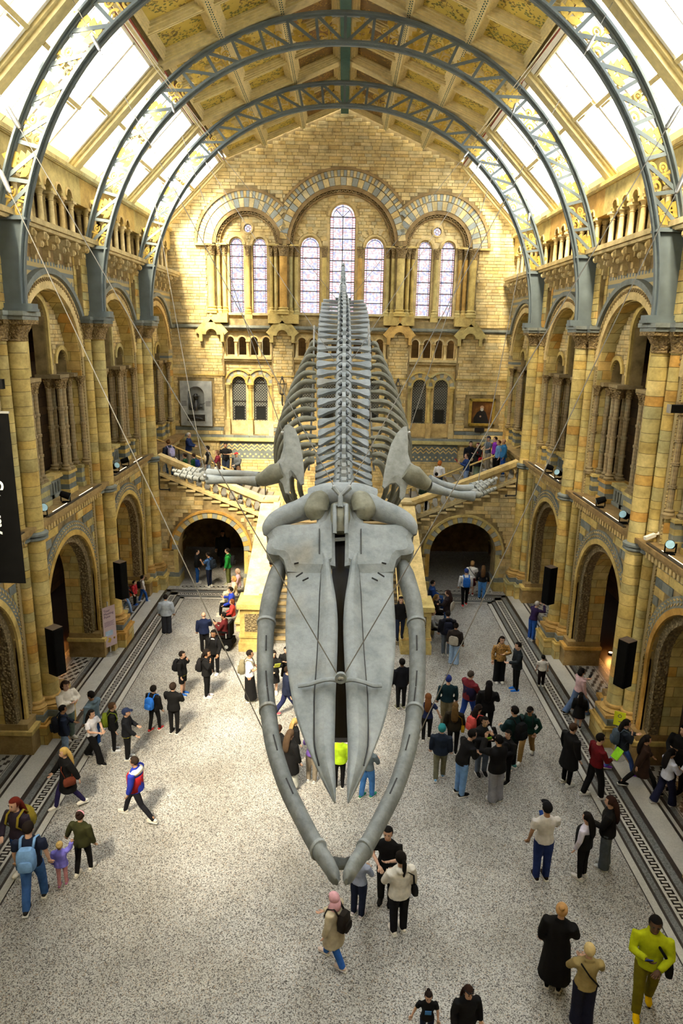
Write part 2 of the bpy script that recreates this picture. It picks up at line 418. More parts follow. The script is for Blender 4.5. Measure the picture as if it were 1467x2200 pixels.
def chamfer_block(mat, ch=.06):
    # unit block x,z in -.5...5, front at y=-1, back y=0; chamfered front edges
    a = .5; b = .5-ch*.5
    vs = [(-a,0,-a),(a,0,-a),(a,0,a),(-a,0,a),(-a,-.7,-a),(a,-.7,-a),(a,-.7,a),(-a,-.7,a),(-b,-1,-b),(b,-1,-b),(b,-1,b),(-b,-1,b)]
    fs = [(4,5,9,8),(5,6,10,9),(6,7,11,10),(7,4,8,11),(8,9,10,11),(0,1,5,4),(1,2,6,5),(2,3,7,6),(3,0,4,7)]
    me = bpy.data.meshes.new('block'); me.from_pydata(vs, [], fs); me.materials.append(mat); return me
BLOCK = {}
def block_mesh(mat):
    if mat.name not in BLOCK: BLOCK[mat.name] = chamfer_block(mat)
    return BLOCK[mat.name]
def gen_blocks(rects, course, blen, hole, rng, rowmat=None, minw=.12):
    out = []
    for (x0, x1, z0, z1) in rects:
        z = z0; r = 0
        while z < z1-.03:
            h = min(course*(rng.uniform(.8, 1.2) if rowmat is None else 1), z1-z)
            x = x0 - rng.uniform(0, blen)
            while x < x1:
                L = blen*rng.uniform(.55, 1.5); a = max(x, x0); b = min(x+L, x1)
                if b-a > .05:
                    def bad(p, q): return any(hole(p+(q-p)*u, z+h*v) for u in (0, .5, 1) for v in (0, .5, 1))
                    if not bad(a, b): out.append((a, b, z, z+h, r))
                    else:
                        n = max(1, int((b-a)/minw)); s = (b-a)/n; run = None
                        for i in range(n+1):
                            ok = i < n and not bad(a+i*s, a+(i+1)*s)
                            if ok and run is None: run = i
                            if not ok and run is not None: out.append((a+run*s, a+i*s, z, z+h, r)); run = None
                x += L
            z += h; r += 1
    return out
def lay_blocks(parent, blocks, y, thick, mats, rng, nobj=300, rowmat=None, gap=.012):
    """blocks become objects (the largest nobj) and one joined mesh; front face at y-thick"""
    order = sorted(blocks, key=lambda b: -(b[1]-b[0])*(b[3]-b[2]))
    for b in order[:nobj]:
        m = rowmat(b[4]) if rowmat else mats
        ob('block', block_mesh(m), parent, ((b[0]+b[1])/2, y, (b[2]+b[3])/2), (0,0,0), (b[1]-b[0]-gap, thick*rng.uniform(.8, 1.15), b[3]-b[2]-gap))
    rest = order[nobj:]
    if rest:
        mb = MB(); ms = []
        for b in rest:
            m = rowmat(b[4]) if rowmat else mats
            if m not in ms: ms.append(m)
            mb.m = ms.index(m); mb.r = rng.random(); t = thick*rng.uniform(.8, 1.15); g = gap/2; c = .012
            x0, x1, z0, z1 = b[0]+g, b[1]-g, b[2]+g, b[3]-g
            mb.add([(x0,y,z0),(x1,y,z0),(x1,y,z1),(x0,y,z1),(x0,y-t*.7,z0),(x1,y-t*.7,z0),(x1,y-t*.7,z1),(x0,y-t*.7,z1),(x0+c,y-t,z0+c),(x1-c,y-t,z0+c),(x1-c,y-t,z1-c),(x0+c,y-t,z1-c)],
                   [(4,5,9,8),(5,6,10,9),(6,7,11,10),(7,4,8,11),(8,9,10,11),(0,1,5,4),(1,2,6,5),(2,3,7,6),(3,0,4,7)])
        stuff(ob('small_blocks', mb.mesh('small_blocks', ms, rnd=True), parent))
# ================================================================ architecture
XW, YE, PIT = 8.62, 36.1, 5.95
PIL = [12.1, 18.05, 24.0, 29.95]
BAYS = [15.075, 21.025, 26.975, 32.925]
rng = random.Random(11)

def cap_mesh(name, r0, r1, z0, z1, aw, mat=M_CAP, n=20, ab=.1):
    mb = MB(); h = z1-ab-z0
    mod = lambda a, j: 1+(.10 if j in (2, 3, 4) else .03)*math.cos(a*5)
    mb.lathe([(r0*1.15, z0), (r0*1.15, z0+.03), (r0*1.02, z0+.05), (r0*1.1, z0+h*.45), (r0+(r1-r0)*.6, z0+h*.75), (r1, z0+h)], n=n, mod=mod)
    mb.box(-aw, aw, -aw, aw, z1-ab, z1)
    return mb.mesh(name, mat)
def base_mesh(name, r, z0, z1, pw, mat=M_Y):
    mb = MB(); h = z1-z0
    mb.box(-pw, pw, -pw, pw, z0, z0+h*.3)
    mb.lathe([(r*1.55, z0+h*.3), (r*1.68, z0+h*.42), (r*1.55, z0+h*.55), (r*1.2, z0+h*.62), (r*1.15, z0+h*.72), (r*1.35, z0+h*.82), (r*1.3, z0+h*.94), (r, z1)], n=18)
    return mb.mesh(name, mat)
def shaft_mesh(name, r, z0, z1, mat, rings=(), n=14):
    prof = [(r, z0)]
    for z in rings: prof += [(r, z-.045), (r*1.28, z-.035), (r*1.28, z-.012), (r*1.12, z), (r*1.28, z+.012), (r*1.28, z+.035), (r, z+.045)]
    prof.append((r, z1)); return auto_smooth(MB().lathe(prof, n=n).mesh(name, mat), 50)

# ---- floor --------------------------------------------------------------
fl_ = MB(); fl_.box(-13.5, 13.5, -4, 38, -.3, 0)
floor = struct(ob('floor', fl_.mesh('floor', M_TERR)), 'pale speckled terrazzo floor of the hall with mosaic borders')
def strips():
    S = [(6.55, 6.575, M_FB), (6.575, 6.73, M_FW), (6.73, 6.79, M_FB), (6.79, 6.92, M_FG), (6.92, 6.98, M_FB), (6.98, 7.27, M_FW), (7.27, 7.33, M_FB), (7.33, 7.5, M_FG), (7.5, 7.62, M_FB), (7.62, 8.11, M_FW), (8.11, 8.18, M_FB), (8.18, 8.27, M_FW), (8.27, 8.36, M_FB), (8.36, 8.49, M_FG), (9.2, 9.4, M_FG), (9.6, 13.0, M_FB)]
    # the border lines measured on the right run at X*1.03 in hall units
    k = 1.031; yb = 28.45; z = .004
    mats = {M_FB: 'black_line', M_FW: 'white_strip', M_FG: 'grey_strip'}
    for i, (a, b, m) in enumerate(S):
        a *= k; b *= k
        off = a-6.55*k; o2 = b-6.55*k
        for s in (-1, 1):
            mb = MB(); y1 = yb+o2 if o2 < 1.15 else 30.2
            if b > 13: mb.box(min(s*a, s*b), max(s*a, s*b), -3, 36, -.01, z)
            else: mb.box(min(s*a, s*b), max(s*a, s*b), -3, y1, -.01, z)
            ob(mats[m], mb.mesh('strip', m), floor)
        if o2 < 1.15:
            for s in (-1, 1):
                mb = MB(); x0, x1 = (3.7, b) if s > 0 else (-b, -3.7)
                mb.box(x0, x1, yb+off, yb+o2, -.01, z); ob(mats[m], mb.mesh('strip', m), floor)
    # greek key: square-wave line of small black pieces in the white strip
    def key(mb, x0, y0, dx, dy, sx, sy, cnt):
        # along dir (dx,dy), across (sx,sy); period .19
        P = .185; t = .042; wd = .175
        def seg(u0, u1, v0, v1):
            xs = [x0+dx*u0+sx*v0, x0+dx*u1+sx*v1]; ys = [y0+dy*u0+sy*v0, y0+dy*u1+sy*v1]
            mb.box(min(xs), max(xs), min(ys), max(ys), 0, z+.003)
        for i in range(cnt):
            u = i*P
            seg(u, u+t, 0, wd); seg(u, u+P/2, wd-t, wd); seg(u+P/2, u+P/2+t, 0, wd); seg(u+P/2, u+P, 0, t)
    xk = 7.04*k
    for s in (-1, 1):
        mb = MB(); key(mb, s*xk, -1, 0, 1, s, 0, int((yb+.5+1)/.185)); o = ob('greek_key_border', mb.mesh('key', M_FB), floor); stuff(o)
        mb = MB(); key(mb, s*3.9, yb+.505, s, 0, 0, 1, 18); o = ob('greek_key_border', mb.mesh('key', M_FB), floor); stuff(o)
    # chequered tile panels in the bays: stepped black and white tiles
    tb = MB().box(-.5, .5, -.5, .5, 0, 1).mesh('tile', M_FB)
    for s in (-1, 1):
        for yc in BAYS[:3]:
            pm = MB().box(8.76 if s > 0 else -9.42, 9.42 if s > 0 else -8.76, yc-1.66, yc+1.66, -.01, z+.002); ob('white_tile_panel', pm.mesh('panel', M_FW), floor)
            for e in (-1, 1):
                fm = MB().box(s*9.09+e*.3-.01, s*9.09+e*.3+.01, yc-1.62, yc+1.62, 0, z+.004); ob('black_line', fm.mesh('line', M_FB), floor)
            u = .105
            for j in range(15):
                for i in range(4):
                    if (i+j) % 2: continue
                    x = s*9.09-.2+i*.133; y = yc-1.5+j*.213
                    ob('tile', tb, floor, (x-.02, y-.05, 0), (0, 0, 0), (.1, .1, z+.006)); 
                    if yc in (BAYS[0], BAYS[1]): ob('tile', tb, floor, (x+.02, y+.05, 0), (0, 0, 0), (.1, .1, z+.006))
    # threshold mosaics in front of the stair arches
    for s in (-1, 1):
        xc = s*5.83
        ob('white_tile_panel', MB().box(xc-1.45, xc+1.45, 29.75, 30.2, -.01, z+.002).mesh('p', M_FW), floor)
        mb = MB()
        for i in range(13): mb.lathe([(.13, 0), (.13, z+.006)], xc-1.25+i*.21, 29.97, 10)
        mb2 = MB()
        for i in range(13): mb2.lathe([(.075, 0), (.075, z+.009)], xc-1.25+i*.21, 29.97, 8)
        ob('ring_mosaic', mb.mesh('ringmosaic', M_FB), floor); ob('ring_centres', mb2.mesh('ringmosaic', M_FW), floor)
strips()

# ---- side walls -----------------------------------------------------------
wall_right = struct(empty('wall_right', (XW, 0, 0), (0, 0, R(-90))), 'buff sandstone side wall with tiers of round arches on the right')
wall_left = struct(empty('wall_left', (-XW, 0, 0), (0, 0, R(90))), 'buff sandstone side wall with tiers of round arches on the left')
HB = PIT/2
GA = (0, 1.85, 3.2)
M_SHADE = ashlar_mat('shade_dark_stone', [(0, (.055, .035, .018)), (1, (.085, .05, .022))])  # dark aisle stone; its colour also paints in the shade of the recesses
def side_meshes():
    D = {}
    D['ground_panel'] = MB().prism(notched(-HB, HB, 0, 6.15, [(0, 1.95, 3.1)], 24), 0, .4).mesh('ground_panel', M_MORT)
    D['ground_jamb'] = MB().prism(notched(-HB, HB, 0, 6.15, [(0, 1.7, 3.1)], 24), .4, .95).mesh('ground_jamb', M_ASH)
    mb = MB(); mb.ring(0, 3.1, 1.7, 1.98, 0, PI, .1, .42, 36)
    for s in (-1, 1): mb.box(min(s*1.7, s*1.98), max(s*1.7, s*1.98), .1, .42, .85, 3.1)
    D['carved_arch_band'] = mb.mesh('carved_arch_band', M_CARV)
    mb = MB(); mb.ring(0, 3.1, 1.95, 2.12, 0, PI, -.07, .05, 36)
    for s in (-1, 1): mb.box(min(s*1.95, s*2.08), max(s*1.95, s*2.08), -.07, .05, .85, 3.1)
    D['archivolt'] = mb.mesh('archivolt', M_Y)
    D['grey_arch_band'] = MB().ring(0, 3.1, 2.12, 2.42, 0, PI, -.045, .05, 36).mesh('grey_arch_band', M_G)
    mb = MB()
    for i in range(44):
        a = PI*(i+.5)/44
        for rr, tl in ((2.21, .5), (2.33, -.5)):
            c = Vector((rr*math.cos(a), -.05, 3.1+rr*math.sin(a))); d = Vector((math.cos(a+tl+PI/2), 0, math.sin(a+tl+PI/2)))
            mb.obox(c-d*.05, c+d*.05, .03, .035, (0, 1, 0))
    D['leaf_inlay'] = mb.mesh('leaf_inlay', M_P)
    D['ledge'] = MB().box(-HB, HB, -.48, .6, 6.18, 6.3).box(-HB, HB, -.4, .3, 6.08, 6.18).mesh('ledge', M_B)
    mb = MB()
    for i in range(25):
        x = -HB+.6+i*.2
        mb.box(x-.055, x+.055, -.3, 0, 5.86, 6.08); mb.ring(x+.1, 5.98, .045, .1, 0, PI, -.26, 0, 6)
    D['dentil_course'] = mb.mesh('dentil_course', M_P)
    D['ledge_cornice'] = MB().box(-HB, HB, -.36, .02, 5.99+.06, 6.1).box(-HB, HB, -.1, .02, 5.74, 5.84).mesh('ledge_cornice', M_Y)
    # gallery arcade
    poly = [(-2.2, 10.1)]
    poly = notched(-2.3, 2.3, 10.1, 12.85, [(-1.72, .42, 10.45), (0, .72, 11.73), (1.72, .42, 10.45)], 14)
    D['lunette'] = MB().prism(poly, .45, .85).mesh('lunette', M_MORT)
    mb = MB(); mb.ring(0, 11.73, .72, .9, 0, PI, .36, .5, 20)
    for s in (-1, 1):
        mb.box(min(s*.72, s*.84), max(s*.72, s*.84), .36, .5, 10.15, 11.73); mb.ring(s*1.72, 10.45, .42, .56, 0, PI, .38, .5, 16)
    D['lunette_mouldings'] = mb.mesh('lunette_mouldings', M_Y)
    D['upper_panel'] = MB().prism(notched(-HB, HB, 10.1, 13.45, [(0, 2.2, 10.45)], 30), 0, .46).mesh('upper_panel', M_BAND)
    D['soffit'] = MB().ring(0, 10.45, 2.16, 2.22, 0, PI, .0, .46, 30).mesh('soffit', M_ASH)
    mb = MB()
    for s in (-1, 1): mb.box(min(s*2.2, s*HB), max(s*2.2, s*HB), 0, .8, 6.3, 10.1)
    D['jamb'] = mb.mesh('jamb', M_ASH)
    D['upper_archivolt'] = MB().ring(0, 10.45, 2.2, 2.62, .08, PI-.08, -.09, .05, 36).mesh('upper_archivolt', M_P)
    mb = MB()
    for i in range(46):
        a = .2+(PI-.4)*i/45
        for k in (-1, 1):
            c = Vector((2.43*math.cos(a), -.09, 10.45+2.43*math.sin(a))); d = Vector((math.cos(a+k*.7), 0, math.sin(a+k*.7)))
            mb.obox(c-d*.01, c+d*.11, .03, .06, (0, 1, 0))
    D['chevron_carving'] = mb.mesh('chevron_carving', M_B)
    a0 = math.asin(1.3/2.74)
    D['hood_mould'] = MB().ring(0, 10.45, 2.62, 2.78, a0, PI-a0, -.2, .05, 36).mesh('hood_mould', M_G)
    mb = MB()
    for s in (-1, 1): mb.box(min(s*2.38, s*HB), max(s*2.38, s*HB), -.2, .05, 11.68, 11.86)
    D['string_course'] = mb.mesh('string_course', M_G)
    D['corbel_ledge'] = MB().box(-HB, HB, -.55, .4, 14.22, 14.36).box(-HB, HB, -.48, .3, 14.12, 14.22).mesh('corbel_ledge', M_P)
    D['corbel_back'] = MB().box(-HB, HB, .0, .4, 13.42, 14.15).mesh('corbel_back', M_B)
    mb = MB()
    mb.box(-.1, .1, -.42, 0, 13.92, 14.12); mb.box(-.085, .085, -.3, 0, 13.72, 13.94); mb.box(-.075, .075, -.17, 0, 13.52, 13.74); mb.box(-.05, .05, -.1, 0, 13.4, 13.54)
    mb.sphere((0, -.42, 13.98), (.07, .1, .1), 8, 5); mb.sphere((0, -.3, 13.8), (.06, .07, .08), 8, 5)
    D['corbel'] = mb.mesh('corbel', M_P)
    D['corbel_arch'] = MB().ring(0, 13.82, .2, .3, 0, PI, -.2, 0, 12).mesh('corbel_arch', M_P)
    ar = [(-2.34+.78*i+.39-.0, .21, 15.5) for i in range(6)]
    D['parapet_arcade'] = MB().prism(notched(-HB, HB, 15.42, 16.3, ar, 12), -.12, .22).mesh('parapet_arcade', M_Y)
    mb = MB()
    for xc, h, zs in ar: mb.ring(xc, zs, .21, .27, 0, PI, -.16, -.1, 12)
    D['arcade_mouldings'] = mb.mesh('arcade_mouldings', M_P)
    D['parapet_coping'] = MB().box(-HB, HB, -.25, .5, 16.3, 16.42).box(-HB, HB, -.18, .4, 16.24, 16.3).mesh('parapet_coping', M_Y)
    D['passage_wall'] = MB().box(-HB, HB, 1.3, 1.5, 6.3, 16.3).box(-HB, HB, .3, 1.5, 16.1, 16.3).box(-HB, HB, .2, 1.5, 14.2, 14.36).box(-HB, HB, .4, 4.4, 13.2, 13.4).mesh('passage_wall', M_SHADE)
    mb = MB(); mb.lathe([(.12, 14.36), (.125, 14.42), (.1, 14.47), (.085, 14.52), (.075, 15.17), (.095, 15.19), (.075, 15.21), (.085, 15.27), (.13, 15.36)], 0, -.02, 12)
    mb.box(-.14, .14, -.16, .12, 15.35, 15.43)
    D['colonnette'] = auto_smooth(mb.mesh('colonnette', M_P), 40)
    D['gallery_shaft'] = shaft_mesh('gallery_shaft', .088, 7.25, 9.68, M_TW, (7.85, 8.45, 9.05))
    D['gallery_capital'] = cap_mesh('gallery_capital', .1, .17, 9.68, 10.02, .15, n=14, ab=.06)
    D['gallery_base'] = base_mesh('gallery_base', .1, 7.02, 7.25, .14, M_D)
    D['impost'] = MB().box(-.36, .36, .1, .9, 10.0, 10.12).mesh('impost', M_D)
    mb = MB()
    for i, (z0, z1) in enumerate(((6.3, 6.45), (6.45, 6.62), (6.62, 6.78), (6.78, 6.95), (6.95, 7.04))):
        mb.m = 0 if i in (1, 3) else 1; e = .04 if i in (0, 4) else 0; mb.box(-.3-e, .3+e, .12-e, .85, z0, z1)
        
    D['pedestal'] = mb.mesh('pedestal', [M_G, M_Y])
    def parapet(w):
        n = 3; p = notched(-w, w, 6.42, 6.9, [(-.2+.2*i, .06, 6.72) for i in range(n)], 8)
        mb = MB(); mb.m = 0; mb.prism(p, .4, .6); mb.m = 1; mb.box(-w, w, .3, .68, 6.9, 7.02); mb.m = 0; mb.box(-w, w, .35, .65, 6.3, 6.42)
        return mb.mesh('balustrade', [M_G, M_Y])
    D['par_c'] = parapet(.42); D['par_s'] = parapet(.4)
    D['gallery_floor'] = MB().box(-HB, HB, .4, 4.4, 6.0, 6.3).mesh('gallery_floor', M_SHADE)
    D['aisle_wall'] = MB().box(-HB, HB, 4.2, 4.4, 0, 13.3).mesh('aisle_wall', M_SHADE)
    D['bench'] = MB().box(-HB, -1.64, -.3, .99, 0, .62).box(1.64, HB, -.3, .99, 0, .62).box(-HB, -1.68, -.2, .97, .74, .92).box(1.68, HB, -.2, .97, .74, .92).mesh('bench_base', M_B)
    D['bench_cap'] = MB().box(-HB, -1.6, -.34, 1.02, .62, .74).box(1.6, HB, -.34, 1.02, .62, .74).mesh('bench_cap', M_Y)
    return D
SM = side_meshes()
def lun_hole(x, z):
    if abs(x) < .92 and z < 11.73: return True
    if math.hypot(x, z-11.73) < .9: return True
    for s in (-1, 1):
        if math.hypot(x-s*1.72, z-10.45) < .56 or (abs(x-s*1.72) < .56 and z < 10.45): return True
    return math.hypot(x, z-10.45) > 2.2
LUNB = gen_blocks([(-2.2, 2.2, 10.12, 12.7)], .13, .32, lun_hole, rng)
def g_hole(x, z): return math.hypot(x, z-3.1) < 2.38 or (abs(x) < 2.1 and z < 3.1)
def stripe(r): return M_G if r % 2 == 1 else M_Y
for wall, sgn in ((wall_right, -1), (wall_left, 1)):
    for bi, yc in enumerate(BAYS):
        x0 = sgn*yc
        P = lambda n, k=None, dx=0, **kw: ob(n, SM[k or n], wall, (x0+dx, 0, 0), **kw)
        for n in ('ground_panel', 'ground_jamb', 'carved_arch_band', 'archivolt', 'grey_arch_band', 'leaf_inlay', 'ledge', 'ledge_cornice', 'lunette', 'lunette_mouldings', 'upper_panel', 'soffit', 'jamb', 'upper_archivolt', 'chevron_carving', 'hood_mould', 'string_course', 'corbel_ledge', 'corbel_back', 'parapet_coping', 'arcade_mouldings', 'gallery_floor', 'aisle_wall', 'passage_wall', 'bench_cap', 'parapet_arcade'):
            o = P(n)
            if n in ('leaf_inlay', 'chevron_carving'): stuff(o)
        stuff(P('dentil_course')); P('bench_base', 'bench')
        for i in range(7): P('corbel', dx=-2.34+.78*i)
        for i in range(6): P('corbel_arch', dx=-1.95+.78*i)
        for i in range(7):
            for y in (0, .24): ob('colonnette', SM['colonnette'], wall, (x0-2.34+.78*i, y, 0))
        for i, xs in enumerate((-1.05, 1.05)):
            P('pedestal', dx=xs); P('impost', dx=xs)
            for dx, dy in ((-.15, .25), (.15, .25), (-.15, .6), (.15, .6)):
                ob('gallery_shaft', SM['gallery_shaft'], wall, (x0+xs+dx, dy, 0)); ob('gallery_capital', SM['gallery_capital'], wall, (x0+xs+dx, dy, 0)); ob('gallery_base', SM['gallery_base'], wall, (x0+xs+dx, dy, 0))
        for xs in (-2.2, 2.2):
            P('pedestal', dx=xs); P('impost', dx=xs, )
            for dx, dy in ((0, .06), (-.16*(1 if xs > 0 else -1), .38)):
                ob('gallery_shaft', SM['gallery_shaft'], wall, (x0+xs+dx, dy, 0)); ob('gallery_capital', SM['gallery_capital'], wall, (x0+xs+dx, dy, 0)); ob('gallery_base', SM['gallery_base'], wall, (x0+xs+dx, dy, 0))
        P('balustrade', 'par_c', dx=-.33); P('balustrade', 'par_c', dx=.33); P('balustrade', 'par_s', dx=-1.7); P('balustrade', 'par_s', dx=1.7)
        bl = gen_blocks([(-HB+.75, HB-.75, 3.3, 5.78)], .262, .62, g_hole, rng, rowmat=True)
        lay_blocks(wall, [(b[0]+x0, b[1]+x0, b[2], b[3], b[4]) for b in bl], .0, .03, M_Y, rng, 60, rowmat=stripe)
        if bi == 0: 
            mb = MB()
        lay_blocks(wall, [(b[0]+x0, b[1]+x0, b[2], b[3], b[4]) for b in LUNB], .45, .03, M_P, rng, 10)
    # plain stretches of wall behind and beside the camera
    mb = MB(); xa, xb = sorted((sgn*-3.2, sgn*12.1)); mb.box(xa, xb, 0, .5, 0, 16.42)
    ob('plain_wall', mb.mesh('plain_wall', M_ASH), wall)
for wall, sgn in ((wall_right, -1), (wall_left, 1)):
    for y_ in (12.0, 35.98): ob('aisle_light_stop', MB().box(-.1, .1, .45, 4.4, 0, 16.4).mesh('aisle_light_stop', M_SHADE), wall, (sgn*y_, 0, 0))  # unseen caps added to close the aisles against stray sun
wb = struct(ob('wall_back', MB().box(-9.5, 9.5, -3.4, -3.0, 0, 22).mesh('wall_back', M_ASH)), 'plain sandstone wall behind the viewpoint')

# ---- clustered pillars -------------------------------------------------------
def pillar_meshes():
    D = {}
    D['drum'] = MB().lathe([(.255, -.5), (.255, .5)], n=24).mesh('drum', M_Y)
    D['drum_s'] = MB().lathe([(.17, -.5), (.17, .5)], n=18).mesh('drum', M_Y)
    for k in ('drum', 'drum_s'): auto_smooth(D[k], 40)
    D['core'] = auto_smooth(MB().lathe([(.245, 1.1), (.245, 11.3)], 0, -.32, 16).lathe([(.16, 1.1), (.16, 11.3)], .42, -.1, 14).lathe([(.16, 1.1), (.16, 11.3)], -.42, -.1, 14).mesh('column_core', plain('dark_joint', (.10, .07, .03), .9)), 40)
    D['plinth'] = MB().box(-.52, .52, -.8, 0, 0, .55).box(-.85, .85, -.5, 0, 0, .55).mesh('plinth', M_ASH)
    mb = MB(); mb.box(-.56, .56, -.84, 0, .55, .62); mb.box(-.89, .89, -.54, 0, .55, .62); mb.box(-.5, .5, -.76, 0, .62, .68); mb.box(-.82, .82, -.46, 0, .62, .68)
    D['plinth_moulding'] = mb.mesh('plinth_moulding', M_Y)
    D['grey_plinth_band'] = MB().box(-.46, .46, -.7, 0, .68, .88).box(-.78, .78, -.42, 0, .68, .88).mesh('grey_plinth_band', M_G)
    D['b'] = auto_smooth(base_mesh('column_base', .25, .88, 1.22, .42, M_OR), 40); D['bs'] = auto_smooth(base_mesh('column_base', .17, .88, 1.22, .29, M_OR), 40)
    mb = MB(); mb.lathe([(.26, 5.88), (.35, 5.93), (.35, 5.97), (.29, 6.0), (.36, 6.03), (.36, 6.09), (.26, 6.13)], 0, -.32, 20)
    for s in (-1, 1): mb.lathe([(.18, 5.88), (.26, 5.93), (.26, 5.97), (.21, 6.0), (.27, 6.03), (.27, 6.09), (.18, 6.13)], s*.42, -.1, 16); mb.box(min(s*.5, s*.8), max(s*.5, s*.8), -.12, .05, 5.92, 6.09)
    D['ring_moulding'] = auto_smooth(mb.mesh('ring_moulding', M_G), 40)
    D['c'] = cap_mesh('capital', .26, .42, 11.2, 11.72, .44); D['cs'] = cap_mesh('capital', .18, .29, 11.2, 11.72, .3)
    mb = MB(); mb.box(-.47, .47, -.76, .0, 11.72, 11.82); mb.box(-.52, .52, -.8, 0, 11.82, 11.93); mb.box(-.76, .76, -.4, .05, 11.72, 11.82); mb.box(-.8, .8, -.44, .05, 11.82, 11.93)
    D['abacus'] = mb.mesh('abacus', M_G)
    D['pier_core'] = MB().box(-.82, .82, -.02, .5, 0, 14.2).mesh('pier_core', M_ASH)
    mb = MB()
    for s in (-1, 1): mb.box(s*.69-.075, s*.69+.075, -.07, 0, .9, 11.7)
    D['zigzag_strip'] = mb.mesh('zigzag_strip', M_ZIG)
    D['upper_pier'] = MB().box(-.6, .6, -.16, .3, 11.93, 14.15).mesh('upper_pier', M_MORT)
    return D
PM = pillar_meshes()
DH = [.22+.2*((i*37) % 10)/10 for i in range(60)]
def pillar(side, yp, label):
    s = 1 if side == 'right' else -1
    t = empty('clustered_pillar', (s*XW, yp, 0), (0, 0, R(-90) if s > 0 else R(90)))
    tag(t, label, 'pillar', 'clustered stone pillars along the hall')
    for n in ('plinth', 'plinth_moulding', 'grey_plinth_band', 'ring_moulding', 'abacus', 'pier_core', 'zigzag_strip', 'upper_pier'): ob(n, PM[n], t)
    ob('column_core', PM['core'], t)
    ob('column_base', PM['b'], t, (0, -.32, 0)); ob('capital', PM['c'], t, (0, -.32, 0))
    for x in (-.42, .42): ob('column_base', PM['bs'], t, (x, -.1, 0)); ob('capital', PM['cs'], t, (x, -.1, 0))
    for x, y, k in ((0, -.32, 'drum'), (.42, -.1, 'drum_s'), (-.42, -.1, 'drum_s')):
        z = 1.2; i = rng.randrange(40)
        while z < 11.22:
            h = min(DH[i % 60], 11.22-z); i += 1
            if h > .04: ob('drum', PM[k], t, (x, y, z+h/2), (0, 0, rng.uniform(0, 6)), (1, 1, h-.013))
            z += h
    bl = gen_blocks([(-.6, .6, 11.95, 14.12)], .24, .5, lambda x, z: False, rng)
    lay_blocks(t, bl, -.16, .03, M_Y, rng, 60)
    bl = gen_blocks([(-.82, -.62, 1.0, 11.6), (.62, .82, 1.0, 11.6)], .3, .3, lambda x, z: False, rng)
    return t
ORD = {12.1: 'at the very edge of the view, nearest the camera', 18.05: 'nearest in view', 24.0: 'second in view from the camera', 29.95: 'farthest, beside the staircase'}
for side in ('left', 'right'):
    for yp in PIL: pillar(side, yp, 'tall clustered sandstone pillar on the %s side, %s' % (side, ORD[yp]))

# ---- iron ribs ---------------------------------------------------------------
def sup(a, b, zc, n, t):      # superellipse point, t 0..pi from right foot over the crown
    c, s = math.cos(t), math.sin(t)
    return (a*math.copysign(abs(c)**(2/n), c), zc+b*abs(s)**(2/n))
def arc_sample(a, b, zc, n, z0, cnt):
    pts = [sup(a, b, zc, n, PI*i/2000) for i in range(2001)]
    pts = [p for p in pts if p[1] >= z0]
    L = [0]
    for p, q in zip(pts, pts[1:]): L.append(L[-1]+math.hypot(q[0]-p[0], q[1]-p[1]))
    out = []; j = 0
    for k in range(cnt+1):
        t = L[-1]*k/cnt
        while j < len(L)-2 and L[j+1] < t: j += 1
        u = (t-L[j])/max(1e-9, L[j+1]-L[j]); out.append((pts[j][0]+(pts[j+1][0]-pts[j][0])*u, pts[j][1]+(pts[j+1][1]-pts[j][1])*u))
    return out
IN = (8.0, 8.3, 11.9, 2.1); OU = (8.62, 9.0, 12.0, 2.06)
def flange(pts, wy, th):
    mb = MB(); n = len(pts); vs = []
    for i, (x, z) in enumerate(pts):
        a = pts[max(i-1, 0)]; b = pts[min(i+1, n-1)]; d = Vector((b[0]-a[0], b[1]-a[1])).normalized(); nx, nz = d.y, -d.x
        for sy, sn in ((-1, -1), (1, -1), (1, 1), (-1, 1)): vs.append((x+nx*sn*th/2, sy*wy/2, z+nz*sn*th/2))
    fs = []
    for i in range(n-1):
        for j in range(4): k = (j+1) % 4; fs.append((4*i+j, 4*i+k, 4*i+4+k, 4*i+4+j))
    fs += [(3, 2, 1, 0), (4*n-4, 4*n-3, 4*n-2, 4*n-1)]
    return mb.add(vs, fs)
